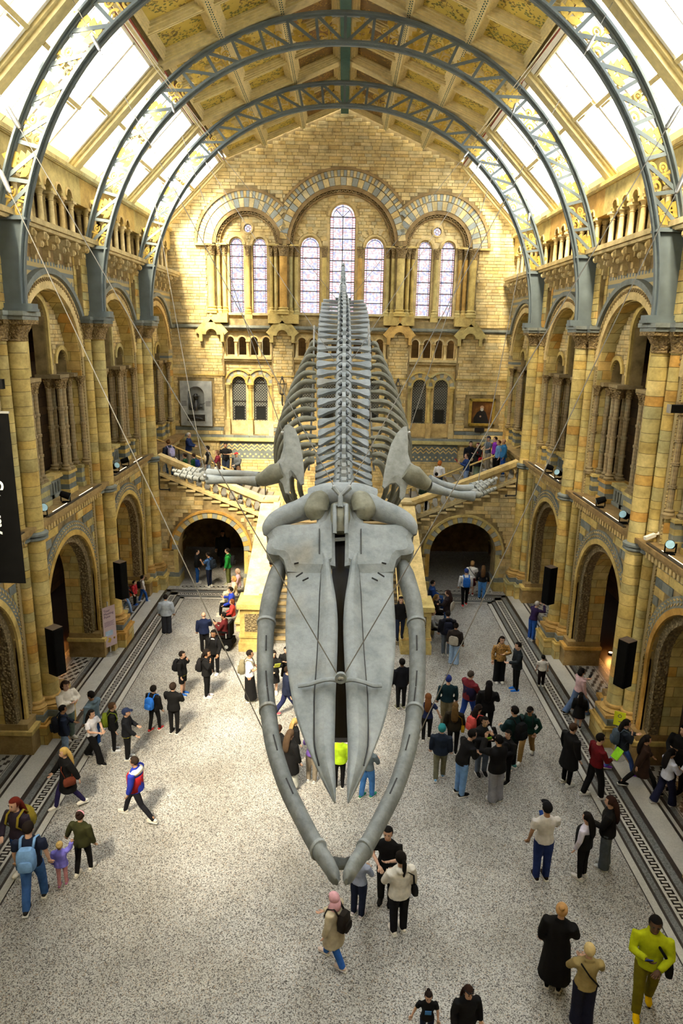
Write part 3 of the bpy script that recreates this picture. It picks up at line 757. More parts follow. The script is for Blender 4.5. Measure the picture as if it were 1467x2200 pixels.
def rib_meshes():
    D = {}
    ip = arc_sample(*IN, 11.95, 90); op = arc_sample(*OU, 13.9, 90)
    mb = flange(ip, .34, .05)
    for e in (-1, 1):
        m2 = flange([(x, z) for x, z in ip], .05, .16); mb.add([(x, y+e*.03, z) for x, y, z in m2.v], m2.f)
    D['inner_flange'] = auto_smooth(mb.mesh('inner_flange', M_IRON), 35)
    mb = flange(op, .34, .05); m2 = flange(op, .1, .16); mb.add(m2.v, m2.f)
    D['outer_flange'] = auto_smooth(mb.mesh('outer_flange', M_IRON), 35)
    mb = MB()
    big = arc_sample(*IN, 11.98, 260)
    for x, z in big:
        for y in (-.12, .12):
            cx, cz = x*.9965, 11.9+(z-11.9)*.9965; mb.add([(cx-.014, y-.014, cz), (cx+.014, y-.014, cz), (cx+.014, y+.014, cz), (cx-.014, y+.014, cz), (cx*.9975, y, 11.9+(cz-11.9)*.9975)], [(0, 1, 4), (1, 2, 4), (2, 3, 4), (3, 0, 4)])
    D['rivets'] = mb.mesh('rivets', M_IRON)
    for s, k in ((1, 'web_r'), (-1, 'web_l')):
        mb = MB(); inn = [p for p in ip if p[1] < 14.1 and p[0]*s > 0]; inn = sorted(inn, key=lambda p: p[1])
        poly = [(s*8.48, 11.95)] + [(p[0], p[1]) for p in inn] + [(s*7.78, 14.1), (s*8.48, 14.1)]
        if s < 0: poly = poly[::-1]
        mb.prism(poly, -.09, .09); a, b = sorted((s*7.7, s*8.52)); mb.box(a, b, -.17, .17, 14.08, 14.14)
        a, b = sorted((s*8.44, s*8.52)); mb.box(a, b, -.17, .17, 11.95, 14.1); a, b = sorted((s*7.72, s*8.56)); mb.box(a, b, -.24, .24, 11.93, 12.0)
        mb.box(a, b, -.17, .17, 12.0, 12.12)
        D[k] = mb.mesh('foot_plate', M_IRON)
    N = 26; ni = arc_sample(*IN, 14.15, N); no = arc_sample(*OU, 14.15, N)
    return D, ni, no
RM, RNI, RNO = rib_meshes()
def leaf(mb, p, ang, L, wd, y=0):
    d = (math.cos(ang), math.sin(ang)); q = (-d[1], d[0])
    pts = [(0, 0), (.3, .42), (.62, .5), (1, 0), (.62, -.5), (.3, -.42)]
    mb.prism([(p[0]+d[0]*u*L+q[0]*v*wd, p[1]+d[1]*u*L+q[1]*v*wd) for u, v in pts], y-.012, y+.012)
def ornament(kind):
    mb = MB()
    if kind == 0:
        mb.obox((0, 0, .05), (0, 0, .5), .03, .03, (0, 1, 0))
        for i, z in enumerate((.1, .24, .38)):
            for s in (-1, 1): leaf(mb, (0, z), PI/2-s*.95, .24-.05*i, .13)
        leaf(mb, (0, .48), PI/2, .2, .1)
    else:
        mb.obox((0, 0, .05), (0, 0, .5), .03, .03, (0, 1, 0))
        for s in (-1, 1):
            for cx, cz, r in ((.13, .13, .1), (.09, .34, .075)): mb.ring(s*cx, cz, r*.6, r, 0, 2*PI*.9, -.012, .012, 12); mb.sphere((s*cx, 0, cz), (.03, .02, .03), 6, 4)
        leaf(mb, (0, .42), PI/2, .22, .14)
    return mb.mesh('ornament', M_GILT)
ORN = [ornament(0), ornament(1)]
def rib(yp, label):
    t = empty('iron_roof_rib', (0, yp, 0)); tag(t, label, 'roof rib', 'arched iron roof ribs')
    ob('inner_flange', RM['inner_flange'], t); ob('outer_flange', RM['outer_flange'], t); stuff(ob('rivets', RM['rivets'], t))
    ob('foot_plate', RM['web_r'], t); ob('foot_plate', RM['web_l'], t)
    for i in range(len(RNI)):
        a, b = RNI[i], RNO[i]
        if 'r%d' % i not in RM:
            RM['r%d' % i] = MB().obox((a[0], 0, a[1]), (b[0], 0, b[1]), .09, .05, (0, 1, 0)).mesh('strut', M_IRON)
            if i < len(RNI)-1:
                c = RNO[i+1] if i >= len(RNI)//2 else RNO[i]; d = RNI[i] if i >= len(RNI)//2 else RNI[i+1]
                RM['d%d' % i] = MB().obox((d[0], 0, d[1]), (c[0], 0, c[1]), .09, .05, (0, 1, 0)).mesh('strut', M_IRON)
        ob('strut', RM['r%d' % i], t)
        if i < len(RNI)-1:
            ob('strut', RM['d%d' % i], t)
            a2 = RNI[i+1]; mx, mz = (a[0]+a2[0])/2, (a[1]+a2[1])/2
            if i < len(RNI)//2: mx, mz = a[0]*.6+a2[0]*.4, a[1]*.6+a2[1]*.4
            else: mx, mz = a[0]*.4+a2[0]*.6, a[1]*.4+a2[1]*.6
            n = Vector((-(a2[1]-a[1]), (a2[0]-a[0]))); 
            out = Vector((mx, mz-12)); n = n if n.dot(out) > 0 else -n
            ang = math.atan2(n.x, n.y)
            ob('ornament', ORN[i % 2], t, (mx, 0, mz), (0, ang, 0), (1.65, 1.4, 1.25))
for yp, nm in ((12.1, 'arched iron lattice rib overhead, nearest the camera, above the view'), (18.05, 'grey iron lattice roof rib nearest in view, cropped by the top of the picture'), (24.0, 'grey iron lattice roof rib with gilded leaves, middle one of three in view'), (29.95, 'grey iron lattice roof rib farthest in view, in front of the end wall gable')): rib(yp, nm)

# ---- roof: coffered slopes and glazed skirts -----------------------------------
EV = (5.8, 19.52); RZ = 21.89; SILL = (8.95, 16.4)
ceiling = struct(empty('ceiling', (0, 0, 0)), 'coffered cream and gold painted timber roof')
sl_len = math.hypot(EV[0], RZ-EV[1]); sl_ang = math.atan2(RZ-EV[1], EV[0])
def coffer_frame(w, l):
    mb = MB()
    for ins, t, z0 in ((0, .06, -.09), (.06, .05, -.04), (.11, .07, .01), (.18, .05, .07)):
        a, b = w/2-ins, l/2-ins
        mb.box(-a, a, -b, -b+t, z0, .2); mb.box(-a, a, b-t, b, z0, .2); mb.box(-a, -a+t, -b+t, b-t, z0, .2); mb.box(a-t, a, -b+t, b-t, z0, .2)
    return mb.mesh('coffer_frame', M_CREAM)
ROWS = 3; cw = (sl_len-.3)/3; clen = (PIT-.5)/ROWS
CF = coffer_frame(cw-.16, clen-.04)
CP = MB().box(-(cw-.58)/2, (cw-.58)/2, -(clen-.44)/2, (clen-.44)/2, .12, .16).mesh('painted_panel', M_PAINT)
CP2 = MB().box(-(cw-.58)/2, (cw-.58)/2, -(clen-.44)/2, (clen-.44)/2, .12, .16).mesh('painted_panel', M_PAINT2)
mb = MB(); mb.m = 0; mb.box(-.1, .1, -PIT/2, PIT/2, -.16, .1); mb.box(-.15, .15, -PIT/2, PIT/2, -.1, .1); mb.m = 1
for i in range(40):
    y = -PIT/2+.07+i*PIT/40; mb.box(-.05, -.015, y-.03, y+.03, -.168, -.15); mb.box(.015, .05, y+.04, y+.1, -.168, -.15)
PUR = mb.mesh('purlin', [M_CREAM, M_TEAL])
mb = MB(); mb.box(-sl_len/2-.05, sl_len/2+.05, -.25, .25, -.14, .12); RAF = mb.mesh('principal_rafter', M_CREAM)
SLAB = MB().box(-sl_len/2-.1, sl_len/2+.1, -PIT/2, PIT/2, .2, .34).mesh('roof_boarding', M_CREAM)
RIDGE = MB().box(-.18, .18, -PIT/2, PIT/2, -.25, .15).mesh('ridge_beam', M_TEAL)
roof_bays = [-2.775, 3.175, 9.125]+BAYS
for yc in roof_bays:
    for s in (-1, 1):
        c = Vector((s*EV[0]/2, yc, (EV[1]+RZ)/2)); rot = (0, s*sl_ang, 0)
        def at(u, v, w_=0): return c + Vector((math.cos(s*sl_ang)*u, v, -math.sin(s*sl_ang)*u))
        ob('roof_boarding', SLAB, ceiling, c, rot)
        if yc < 12: continue
        ob('principal_rafter', RAF, ceiling, at(0, -PIT/2), rot)
        for q in range(3):
            u = s*(-sl_len/2+.15+cw*(q+.5)) * -1   # q=0 nearest the eave on both slopes
            for r in range(ROWS):
                v = -PIT/2+.25+clen*(r+.5)
                ob('coffer_frame', CF, ceiling, at(u, v), rot); ob('painted_panel', CP2 if q == 2 else CP, ceiling, at(u, v), rot)
            if q < 2: ob('purlin', PUR, ceiling, at(s*-(-sl_len/2+.15+cw*(q+1)), 0), rot)
    if yc > 12: ob('ridge_beam', RIDGE, ceiling, (0, yc, RZ-.05))
# glazed skirts
gl_dx, gl_dz = SILL[0]-EV[0], EV[1]-SILL[1]; gl_len = math.hypot(gl_dx, gl_dz); gl_ang = math.atan2(gl_dz, gl_dx)
def sky_meshes():
    D = {}; L = gl_len/2; W = PIT/2
    mb = MB()
    for e in (-1, 1):
        for i, (w0, w1, z0) in enumerate(((.0, .2, -.22), (.2, .32, -.12), (.32, .42, -.03))):
            a, b = sorted((e*(W-w0), e*(W-w1))); mb.box(-L, L, a, b, z0, .14)
    D['side_rafter'] = mb.mesh('side_rafter', M_CREAM)
    mb = MB()
    for i, (w0, w1, z0) in enumerate(((0, .14, -.16), (.14, .26, -.06))): mb.box(-L+w0, -L+w1, -W+.4, W-.4, z0, .14); mb.box(L-w1, L-w0, -W+.4, W-.4, z0, .14)
    mb.box(L-.5, L-.26, -W+.4, W-.4, -.02, .1)
    D['head_and_sill'] = mb.mesh('head_and_sill', M_WHITEP)
    w3 = (PIT-.84)/3
    mb = MB()
    for i in range(4): y = -W+.42+w3*i; mb.box(-L+.2, L-.3, y-.055, y+.055, -.06, .12)
    D['mullion'] = mb.mesh('mullion', M_WHITEP)
    mb = MB()
    for i in range(3): y = -W+.42+w3*(i+.5); mb.box(-L+.2, L-.3, y-.018, y+.018, -.02, .1)
    D['glazing_bar'] = mb.mesh('glazing_bar', M_WHITEP)
    D['transom'] = MB().box(-.06, .06, -w3/2+.02, w3/2-.02, -.12, .12).mesh('transom', M_CREAM)
    D['stay'] = MB().box(-.03, .03, -.3, .3, -.2, -.1).mesh('stay', M_CREAM)
    D['pane'] = MB().box(-.5, .5, -w3/4+.02, w3/4-.02, .03, .045).mesh('pane', M_GLASS)
    D['frieze'] = MB().box(-.12, .12, -W, W, -.04, .02).mesh('red_frieze', M_RED)
    D['fillet'] = MB().box(-.16, -.12, -W, W, -.07, .02).box(.12, .2, -W, W, -.09, .02).mesh('cream_fillet', M_CREAM)
    D['w3'] = w3
    return D
KM = sky_meshes(); wn = 0
mbd = MB()
for i in range(60):
    y = -PIT/2+.05+i*PIT/60
    if i % 5: mbd.box(-.045, .045, y-.012, y+.012, -.052, -.038)
    else: mbd.box(-.03, .03, y-.03, y+.03, -.052, -.038)
FRT = mbd.mesh('frieze_lettering', M_GILT)
for yc in roof_bays:
    for s in (-1, 1):
        wn += 1; c = ((EV[0]+SILL[0])/2*s, yc, (EV[1]+SILL[1])/2)
        root = struct(empty('window_%d' % wn, c, (0, gl_ang if s > 0 else PI-gl_ang, 0)), 'large glazed skylight on the %s roof slope, bay %d counted from the back of the hall' % ('left' if s < 0 else 'right', (wn+1)//2))
        # local x runs from eave (negative) to sill (positive); local z points outwards on the right, inwards on the left
        fz = 1 if s > 0 else -1
        def K(n, k=None, loc=(0, 0, 0), sc=(1, 1, 1)): return ob(n, KM[k or n], root, (loc[0], loc[1], loc[2]*fz), (0, 0, 0) if fz > 0 else (0, 0, 0), (sc[0], sc[1], sc[2]*fz))
        for n in ('side_rafter', 'head_and_sill', 'mullion', 'glazing_bar'): K(n)
        w3 = KM['w3']
        for i in range(3):
            tx = (-.25, .35, -.1)[(i+wn) % 3]; y = -PIT/2+.42+w3*(i+.5); K('transom', loc=(tx, y, 0)); K('stay', loc=(tx+.1, y+.1, 0))
            L = gl_len/2
            for h in (-1, 1):
                for a, b in ((-L+.2, tx), (tx, L-.3)): K('pane', loc=((a+b)/2, y+h*w3/4, 0), sc=(b-a-.1, 1, 1))
        if yc > 12:
            fr = ob('red_frieze', KM['frieze'], ceiling, (s*(EV[0]+.02), yc, EV[1]-.05), (0, s*(sl_ang+.5), 0)); ob('cream_fillet', KM['fillet'], ceiling, (s*(EV[0]+.02), yc, EV[1]-.05), (0, s*(sl_ang+.5), 0) if s > 0 else (0, -(sl_ang+.5), PI))
            stuff(ob('frieze_lettering', FRT, ceiling, (s*(EV[0]+.02), yc, EV[1]-.05), (0, s*(sl_ang+.5), 0)))
# seal between sill and wall top
for s in (-1, 1):
    a, b = sorted((s*8.4, s*9.6)); ob('gutter_slab', MB().box(a, b, -3.2, YE, 16.28, 16.4).mesh('gutter', M_CREAM), ceiling)
    a, b = sorted((s*5.7, s*6.4)); ob('eave_board', MB().box(a, b, -3.2, YE, 19.6, 19.75).mesh('eave', M_CREAM), ceiling)
# ================================================================ end wall
wall_end = struct(empty('wall_end', (0, YE, 0)), 'tall gabled sandstone end wall with stained windows')
BC, BR = 15.75, 2.65       # big arch centre height and inner radius
SC, SR, SX = 15.73, 1.6, 4.72
def ell(cx, cz, r, n=28): return [(cx+r*math.cos(2*PI*i/n), cz+r*math.sin(2*PI*i/n)) for i in range(n)]
outer = [(-9.0, 0), (9.0, 0), (9.0, 16.4), (EV[0]+.05, EV[1]+.1), (0, RZ+.15), (-EV[0]-.05, EV[1]+.1), (-9.0, 16.4)]
holes = [arch_pts(0, BR, 12.2, BC, 30), arch_pts(-SX, SR, 12.2, SC, 24), arch_pts(SX, SR, 12.2, SC, 24),
         [(3.55, 6.3), (6.0, 6.3), (6.0, 11.6), (3.55, 11.6)], [(-6.0, 6.3), (-3.55, 6.3), (-3.55, 11.6), (-6.0, 11.6)], [(-2.4, 6.3), (2.4, 6.3), (2.4, 11.6), (-2.4, 11.6)]]
ob('wall_core', holed('wall_core', outer, holes, 0, .7, M_MORT), wall_end)
# recessed tympana with the lancet holes
WIN = [(0, .64, 12.55, 17.16), (-1.62, .5, 12.55, 15.74), (1.62, .5, 12.55, 15.74)]
for s in (-1, 1): WIN += [(s*5.31, .355, 12.5, 15.78), (s*4.14, .355, 12.5, 15.78)]
ob('tympanum', holed('tympanum', arch_pts(0, BR+.05, 12.1, BC, 30), [arch_pts(x, h, zb, zs, 16) for x, h, zb, zs in WIN[:3]], .3, .6, M_P), wall_end)
for s in (-1, 1):
    ob('tympanum', holed('tympanum', arch_pts(s*SX, SR+.05, 12.1, SC, 24), [arch_pts(x, h, zb, zs, 16) for x, h, zb, zs in WIN[3:] if x*s > 0]+[ell(s*SX, 16.55, .2)], .3, .6, M_P), wall_end)
def v_hole(x, z):
    for (wx, h, zb, zs) in WIN:
        if math.hypot(x-wx, z-zs) < h+.12 and z > zs-.05: return True
        if abs(x-wx) < h+.12 and z <= zs: return True
    if math.hypot(abs(x)-SX, z-16.55) < .28: return True
    return not (math.hypot(x, z-BC) < BR-.12 or math.hypot(abs(x)-SX, z-SC) < SR-.1)
tyb = gen_blocks([(-6.4, 6.4, 15.75, 18.4)], .15, .42, v_hole, rng)
lay_blocks(wall_end, tyb, .3, .03, M_P, rng, 40)
# main ashlar
def e_hole(x, z):
    ax = abs(x)
    if z > RZ-.06-(RZ-EV[1])/EV[0]*ax and ax < EV[0]: return True
    if ax >= EV[0] and z > EV[1]-(gl_dz/gl_dx)*(ax-EV[0])-.05: return True
    if math.hypot(x, z-BC) < 3.5 and z > 15.7: return True
    if math.hypot(ax-SX, z-SC) < 2.58 and z > 15.7: return True
    if ax < 6.75 and 11.9 < z < 15.75: return True
    if (3.5 < ax < 6.05 or ax < 2.45) and 6.3 < z < 11.65: return True
    if 11.7 < z < 11.95: return True
    if 6.6 < x < 8.35 and 6.9 < z < 8.5: return True
    if -8.4 < x < -6.6 and 6.7 < z < 9.1: return True
    if z < 5.0: return False
    if 5.0 < z < 5.95: return ax < 6.3
    return False
bl = gen_blocks([(-8.75, 8.75, 3.0, 5.0), (-8.75, 8.75, 6.68, 11.7), (-8.75, 8.75, 11.95, 22)], .155, .46, e_hole, rng, minw=.07)
lay_blocks(wall_end, bl, 0, .035, M_P, rng, 300)
sb = gen_blocks([(-8.75, 8.75, 5.0, 6.66)], .21, .8, e_hole, rng, rowmat=True)
lay_blocks(wall_end, sb, 0, .035, M_P, rng, 20, rowmat=lambda r: M_G if r in (5, 7) else M_P)
# zigzag frieze behind the landing
zz = MB(); zz.m = 1; zz.box(-6.3, 6.3, -.03, .02, 5.0, 5.95); zz.m = 0
for i in range(42):
    x = -6.3+.3*i
    for dz in (0, .18): zz.add([(x, -.045, 5.52+dz-.1), (x+.15, -.045, 5.66+dz-.1), (x+.3, -.045, 5.52+dz-.1), (x+.3, -.045, 5.60+dz-.1), (x+.15, -.045, 5.74+dz-.1), (x, -.045, 5.60+dz-.1)], [(0, 1, 4, 5), (1, 2, 3, 4)])
    zz.box(x+.03, x+.12, -.045, 0, 5.2, 5.29); zz.box(x+.18, x+.27, -.045, 0, 5.08, 5.17)
stuff(ob('zigzag_frieze', zz.mesh('zigzag', [M_P, M_G]), wall_end))
mb = MB(); mb.box(-8.75, 8.75, -.16, 0, 5.95, 6.05); mb.box(-8.75, 8.75, -.1, 0, 6.05, 6.12); ob('dado_moulding', mb.mesh('dado', M_Y), wall_end)
mb = MB(); mb.box(-8.75, 8.75, -.14, 0, 11.76, 11.88); mb.box(-8.75, 8.75, -.08, 0, 11.7, 11.76); ob('string_course', mb.mesh('string', M_G), wall_end)
mb = MB()
for a, b in ((-8.75, -6.0), (6.0, 8.75), (-3.55, -2.4), (2.4, 3.55)): mb.box(a, b, -.07, 0, 9.33, 9.4)
ob('mid_string', mb.mesh('midstring', M_Y), wall_end)
# arch rings with alternating voussoirs
def vring(cx, cz, r0, r1, cnt, y0, mats, keep, a0=0, a1=PI):
    da = (a1-a0)/cnt
    ms = [MB().ring(0, 0, r0, r1, PI/2-da/2+.004, PI/2+da/2-.004, y0, 0.02, 3).mesh('voussoir', m) for m in mats]
    for i in range(cnt):
        a = a0+da*(i+.5); rm = (r0+r1)/2; x = cx+rm*math.cos(a)
        if keep(x): ob('voussoir', ms[i % len(ms)], wall_end, (cx, 0, cz), (0, -(a-PI/2), 0))
kb = lambda x: abs(x) < 2.93
ks = lambda x: abs(x) > 2.93
vring(0, BC, 2.78, 3.14, 33, -.05, [M_G2, M_P], kb); vring(0, BC, 3.18, 3.46, 66, -.05, [M_G2, M_P], kb)
for s in (-1, 1):
    vring(s*SX, SC, 1.74, 2.14, 25, -.05, [M_G2, M_P], ks); vring(s*SX, SC, 2.18, 2.48, 50, -.05, [M_G2, M_P], ks)
def ringc(mb, cx, cz, r0, r1, y0, y1, keep, n=60):
    da = PI/n
    for i in range(n):
        a = da*(i+.5)
        if keep(cx+r1*math.cos(a)): mb.ring(cx, cz, r0, r1, da*i, da*(i+1), y0, y1, 1)
mb = MB(); ringc(mb, 0, BC, 3.46, 3.58, -.12, .02, kb)
for s in (-1, 1): ringc(mb, s*SX, SC, 2.48, 2.6, -.12, .02, ks)
ob('hood_mould', mb.mesh('hoods', M_B), wall_end)
mb = MB(); mb.ring(0, BC, 2.6, 2.78, 0, PI, -.02, .3, 40); mb.ring(0, BC, 2.42, 2.5, 0, PI, .12, .32, 40)
for s in (-1, 1): mb.ring(s*SX, SC, 1.56, 1.74, 0, PI, -.02, .3, 32); mb.ring(s*SX, SC, 1.38, 1.46, 0, PI, .12, .32, 32)
ob('arch_mouldings', mb.mesh('archmould', M_B), wall_end)
mb = MB()
def chev(cx, cz, r, n):
    for i in range(n):
        a = PI*(i+.5)/n
        for k in (-1, 1):
            c = Vector((cx+r*math.cos(a), .1, cz+r*math.sin(a))); d = Vector((math.cos(a+k*.8), 0, math.sin(a+k*.8))); mb.obox(c-d*.02, c+d*.12, .05, .08, (0, 1, 0))
chev(0, BC, 2.5, 40)
for s in (-1, 1): chev(s*SX, SC, 1.46, 26)
stuff(ob('chevron_carving', mb.mesh('chevrons', M_B), wall_end))
mb = MB()
for (wx, h, zb, zs) in WIN:
    mb.ring(wx, zs, h, h+.1, 0, PI, .22, .34, 20); mb.ring(wx, zs, h-.06, h+.01, 0, PI, .32, .5, 20)
for s in (-1, 1): mb.ring(s*SX, 16.55, .2, .28, 0, 2*PI, .24, .34, 20)
ob('lancet_mouldings', mb.mesh('lancetm', M_P), wall_end)
vous = MB().ring(0, 0, .63, .92, PI/2-.12, PI/2+.12, .25, .32, 2).mesh('voussoir', M_P)
for s in (-1, 1):
    for i in range(9): ob('voussoir', vous, wall_end, (s*1.62, 0, 15.74), (0, -(PI*(i+.5)/9-PI/2), 0))
# columns between the lights
SH = {}
def colm(x, y, r, zb=12.55, zt=15.72, mat=M_Y):
    k = round(r, 3)
    if k not in SH:
        SH[k] = (shaft_mesh('column_shaft', r, zb+.25, zt-.5, M_Y), cap_mesh('capital', r, r*1.5, zt-.5, zt, r*1.5, n=16, ab=.08), base_mesh('column_base', r, zb-.1, zb+.25, r*1.5, M_Y))
    for n, m in zip(('column_shaft', 'capital', 'column_base'), SH[k]): ob(n, m, wall_end, (x, y, 0))
for s in (-1, 1):
    colm(s*6.53, -.1, .17); colm(s*6.2, .1, .1); colm(s*5.92, .22, .1); colm(s*4.725, .2, .11)
    colm(s*3.55, .22, .09); colm(s*3.3, .12, .1); colm(s*2.93, -.12, .19); colm(s*2.58, .1, .1); colm(s*2.3, .22, .1); colm(s*.9, .2, .12)
mb = MB()
for s in (-1, 1):
    for a, b in ((5.75, 6.75), (2.15, 3.7)):
        x0, x1 = sorted((s*a, s*b)); mb.box(x0, x1, -.3, .35, 12.0, 12.45); mb.box(x0, x1, -.02, .35, 15.72, 15.8)
    x0, x1 = sorted((s*6.55, s*7.3)); mb.box(x0, x1, -.16, .02, 15.66, 15.76)
    mb.box(s*4.725-.2, s*4.725+.2, .05, .4, 12.0, 12.45); mb.box(s*.9-.2, s*.9+.2, .05, .4, 12.0, 12.45)
ob('column_pedestals', mb.mesh('colped', M_Y), wall_end)
mb = MB()
for (wx, h, zb, zs) in WIN: mb.box(wx-h-.08, wx+h+.08, .1, .5, zb-.12, zb)
ob('window_sills', mb.mesh('sills', M_P), wall_end)
# stained glass lights
def light(n, wx, h, zb, zs, bars, label):
    root = struct(empty('window_%d' % n, (wx, YE+.45, 0)), label)
    zs_ = [zb]+bars+[zs]; edge = h*.26
    def pane(p, e): 
        mb = MB(); mb.prism(p, -.006, .006); me = mb.mesh('pane', M_STAIN)
        at = me.attributes.new('edge', 'FLOAT', 'FACE'); at.data.foreach_set('value', [e]*len(mb.f)); ob('pane', me, root)
    for z0, z1 in zip(zs_, zs_[1:]):
        pane([(-h+edge, z0), (h-edge, z0), (h-edge, z1), (-h+edge, z1)], 0.)
        pane([(-h, z0), (-h+edge, z0), (-h+edge, z1), (-h, z1)], 1.); pane([(h-edge, z0), (h, z0), (h, z1), (h-edge, z1)], 1.)
    pane([(h*math.cos(PI*i/16), zs+h*math.sin(PI*i/16)) for i in range(17)], 0.)
    mb = MB()
    for z in zs_[1:]: mb.box(-h, h, -.025, .025, z-.02, z+.02)
    for x in (-h+edge, h-edge): mb.box(x-.01, x+.01, -.02, .02, zb, zs)
    mb.ring(0, zs, h-edge-.01, h-edge+.012, 0, PI, -.02, .02, 16); mb.box(-.012, .012, -.02, .02, zs+(h-edge if h < .6 else 0), zs+h)
    if h > .6:
        mb.box(-.018, .018, -.025, .025, zb, zs)
        for a in (PI*.25, PI*.75): mb.obox((0, 0, zs), (math.cos(a)*(h-edge), 0, zs+math.sin(a)*(h-edge)), .025, .03, (0, 1, 0))
    mb.ring(0, zs, h-.03, h+.02, 0, PI, -.03, .03, 16); mb.box(-h-.01, -h+.025, -.03, .03, zb, zs); mb.box(h-.025, h+.01, -.03, .03, zb, zs)
    ob('lead_bars', mb.mesh('bars', M_DARK), root)
for i, (wx, h, zb, zs) in enumerate(WIN):
    nb = 8 if h > .6 else 5
    side = 'left' if wx < 0 else 'right'
    lab = 'tallest stained glass lancet at the centre of the end wall' if h > .6 else ('stained glass lancet just %s of the tallest one' % side if h > .4 else '%s stained glass lancet of the pair under the %s arch' % ('outer' if abs(wx) > 4.7 else 'inner', side))
    light(wn+1+i, wx, h, zb, zs, [zb+(zs-zb)*(j+1)/(nb+1) for j in range(nb)], lab)
wn += len(WIN)
for s in (-1, 1):
    wn += 1; r = struct(empty('window_%d' % wn, (s*SX, YE+.45, 16.55)), 'small round stained window above the %s lancet pair' % ('left' if s < 0 else 'right'))
    me = MB().prism(ell(0, 0, .2, 20), -.006, .006).mesh('pane', M_STAIN); ob('pane', me, r)
    mb = MB(); mb.ring(0, 0, .07, .085, 0, 2*PI, -.02, .02, 14); mb.ring(0, 0, .18, .21, 0, 2*PI, -.02, .02, 20)
    for i in range(6): a = PI*i/3; mb.obox((.08*math.cos(a), 0, .08*math.sin(a)), (.2*math.cos(a), 0, .2*math.sin(a)), .012, .03, (0, 1, 0))
    ob('lead_bars', mb.mesh('bars', M_DARK), r)
# recessed bays below the string course
def low_bay(x0, x1, wins, arch):
    hs = [arch_pts(xc, h, 7.0, zs, 14) for xc, h, zs in wins]+[arch_pts(xc, .2, 10.4, 11.12, 10) for xc in arch]
    ob('bay_panel', holed('bay_panel', [(x0, 6.2), (x1, 6.2), (x1, 11.7), (x0, 11.7)], hs, .22, .45, M_P), wall_end)
    ob('bay_back', MB().box(x0, x1, 1.0, 1.1, 6.2, 11.7).mesh('bay_back', M_SHADE), wall_end)  # back wall coloured dark in place of shade behind the openings
    mb = MB(); mb.box(x0, x1, -.04, .3, 10.2, 10.32); mb.box(x0, x1, .05, .3, 10.08, 10.2); ob('balcony_sill', mb.mesh('bsill', M_P), wall_end)
    mb = MB()
    for xc in arch: mb.ring(xc, 11.12, .2, .27, 0, PI, .1, .24, 12)
    ob('balcony_arches', mb.mesh('barch', M_P), wall_end)
    st = (arch[1]-arch[0])/2
    for i in range(len(arch)+1): 
        for dy in (.12,): ob('colonnette', COLN, wall_end, (arch[0]-st+2*st*i, dy, 0))
    for xc, h, zs in wins:
        mb = MB(); mb.ring(xc, zs, h+.3, h+.38, 0, PI, .1, .25, 18); mb.ring(xc, zs, h-.02, h+.07, 0, PI, .14, .3, 18); ob('window_hood', mb.mesh('hood', M_Y), wall_end)
        da = PI/9; ms = [MB().ring(0, 0, h+.08, h+.3, PI/2-da/2+.006, PI/2+da/2-.006, .17, .24, 2).mesh('voussoir', m) for m in (M_G2, M_P)]
        for i in range(9): ob('voussoir', ms[i % 2], wall_end, (xc, 0, zs), (0, -(da*(i+.5)-PI/2), 0))
    def bh(x, z):
        for xc, h, zs in wins:
            if abs(x-xc) < h+.12 and z < zs or math.hypot(x-xc, z-zs) < h+.4: return True
        return z > 10.05 and z < 11.5 or z < 6.4
    lay_blocks(wall_end, gen_blocks([(x0, x1, 6.3, 11.68)], .155, .42, bh, rng), .22, .03, M_P, rng, 10)
    xs = sorted(set([round(w_[0]-.565, 1) for w_ in wins]+[round(w_[0]+.565, 1) for w_ in wins]))
    for x in xs:
        ob('window_column', WCOL, wall_end, (x, .2, 0)); ob('column_pier', MB().box(-.13, .13, 0, .3, 6.2, 7.05).mesh('pier', M_P), wall_end, (x, -.02, 0))
mb = MB(); mb.lathe([(.1, 10.32), (.105, 10.36), (.075, 10.42), (.06, 10.46), (.055, 10.92), (.07, 10.94), (.06, 10.96), (.1, 11.08)], n=12); mb.box(-.11, .11, -.11, .14, 11.07, 11.14); COLN = auto_smooth(mb.mesh('colonnette', M_P), 40)
mb = MB(); mb.lathe([(.14, 7.05), (.15, 7.1), (.11, 7.16), (.1, 7.2), (.1, 8.6), (.12, 8.62), (.1, 8.65), (.11, 8.7), (.17, 8.88)], n=14); mb.box(-.19, .19, -.17, .2, 8.87, 8.97); WCOL = auto_smooth(mb.mesh('window_column', M_Y), 40)
for s in (-1, 1):
    x0, x1 = sorted((s*3.55, s*6.0)); cs = sorted((s*5.3, s*4.17))
    low_bay(x0, x1, [(c, .37, 8.96) for c in cs], [x0+.31+.61*i for i in range(4)])
low_bay(-2.4, 2.4, [(x, .37, 8.96) for x in (-1.7, -.57, .57, 1.7)], [-2.0+.572*i for i in range(8)])
for k, x in enumerate((-5.3, -4.17, -1.7, -.57, .57, 1.7, 4.17, 5.3)):
    wn += 1; r = struct(empty('window_%d' % wn, (x, YE+.36, 0)), 'dark leaded window low on the end wall, number %d from the left' % (k+1))
    p = arch_pts(0, .37, 7.0, 8.96, 14); ob('pane', MB().prism(p, .0, .02).mesh('pane', M_LAT), r)
    ob('lower_pane', MB().box(-.22, .22, -.01, .0, 7.05, 7.72).mesh('pane', M_DARKGL), r)
    mb = MB(); mb.box(-.37, .37, -.03, .02, 8.0, 8.03); mb.box(-.37, .37, -.03, .02, 8.94, 8.97); mb.box(-.26, -.22, -.03, .02, 7.0, 7.76); mb.box(.22, .26, -.03, .02, 7.0, 7.76); mb.box(-.26, .26, -.03, .02, 7.72, 7.76)
    ob('lead_bars', mb.mesh('bars', M_DARK), r)
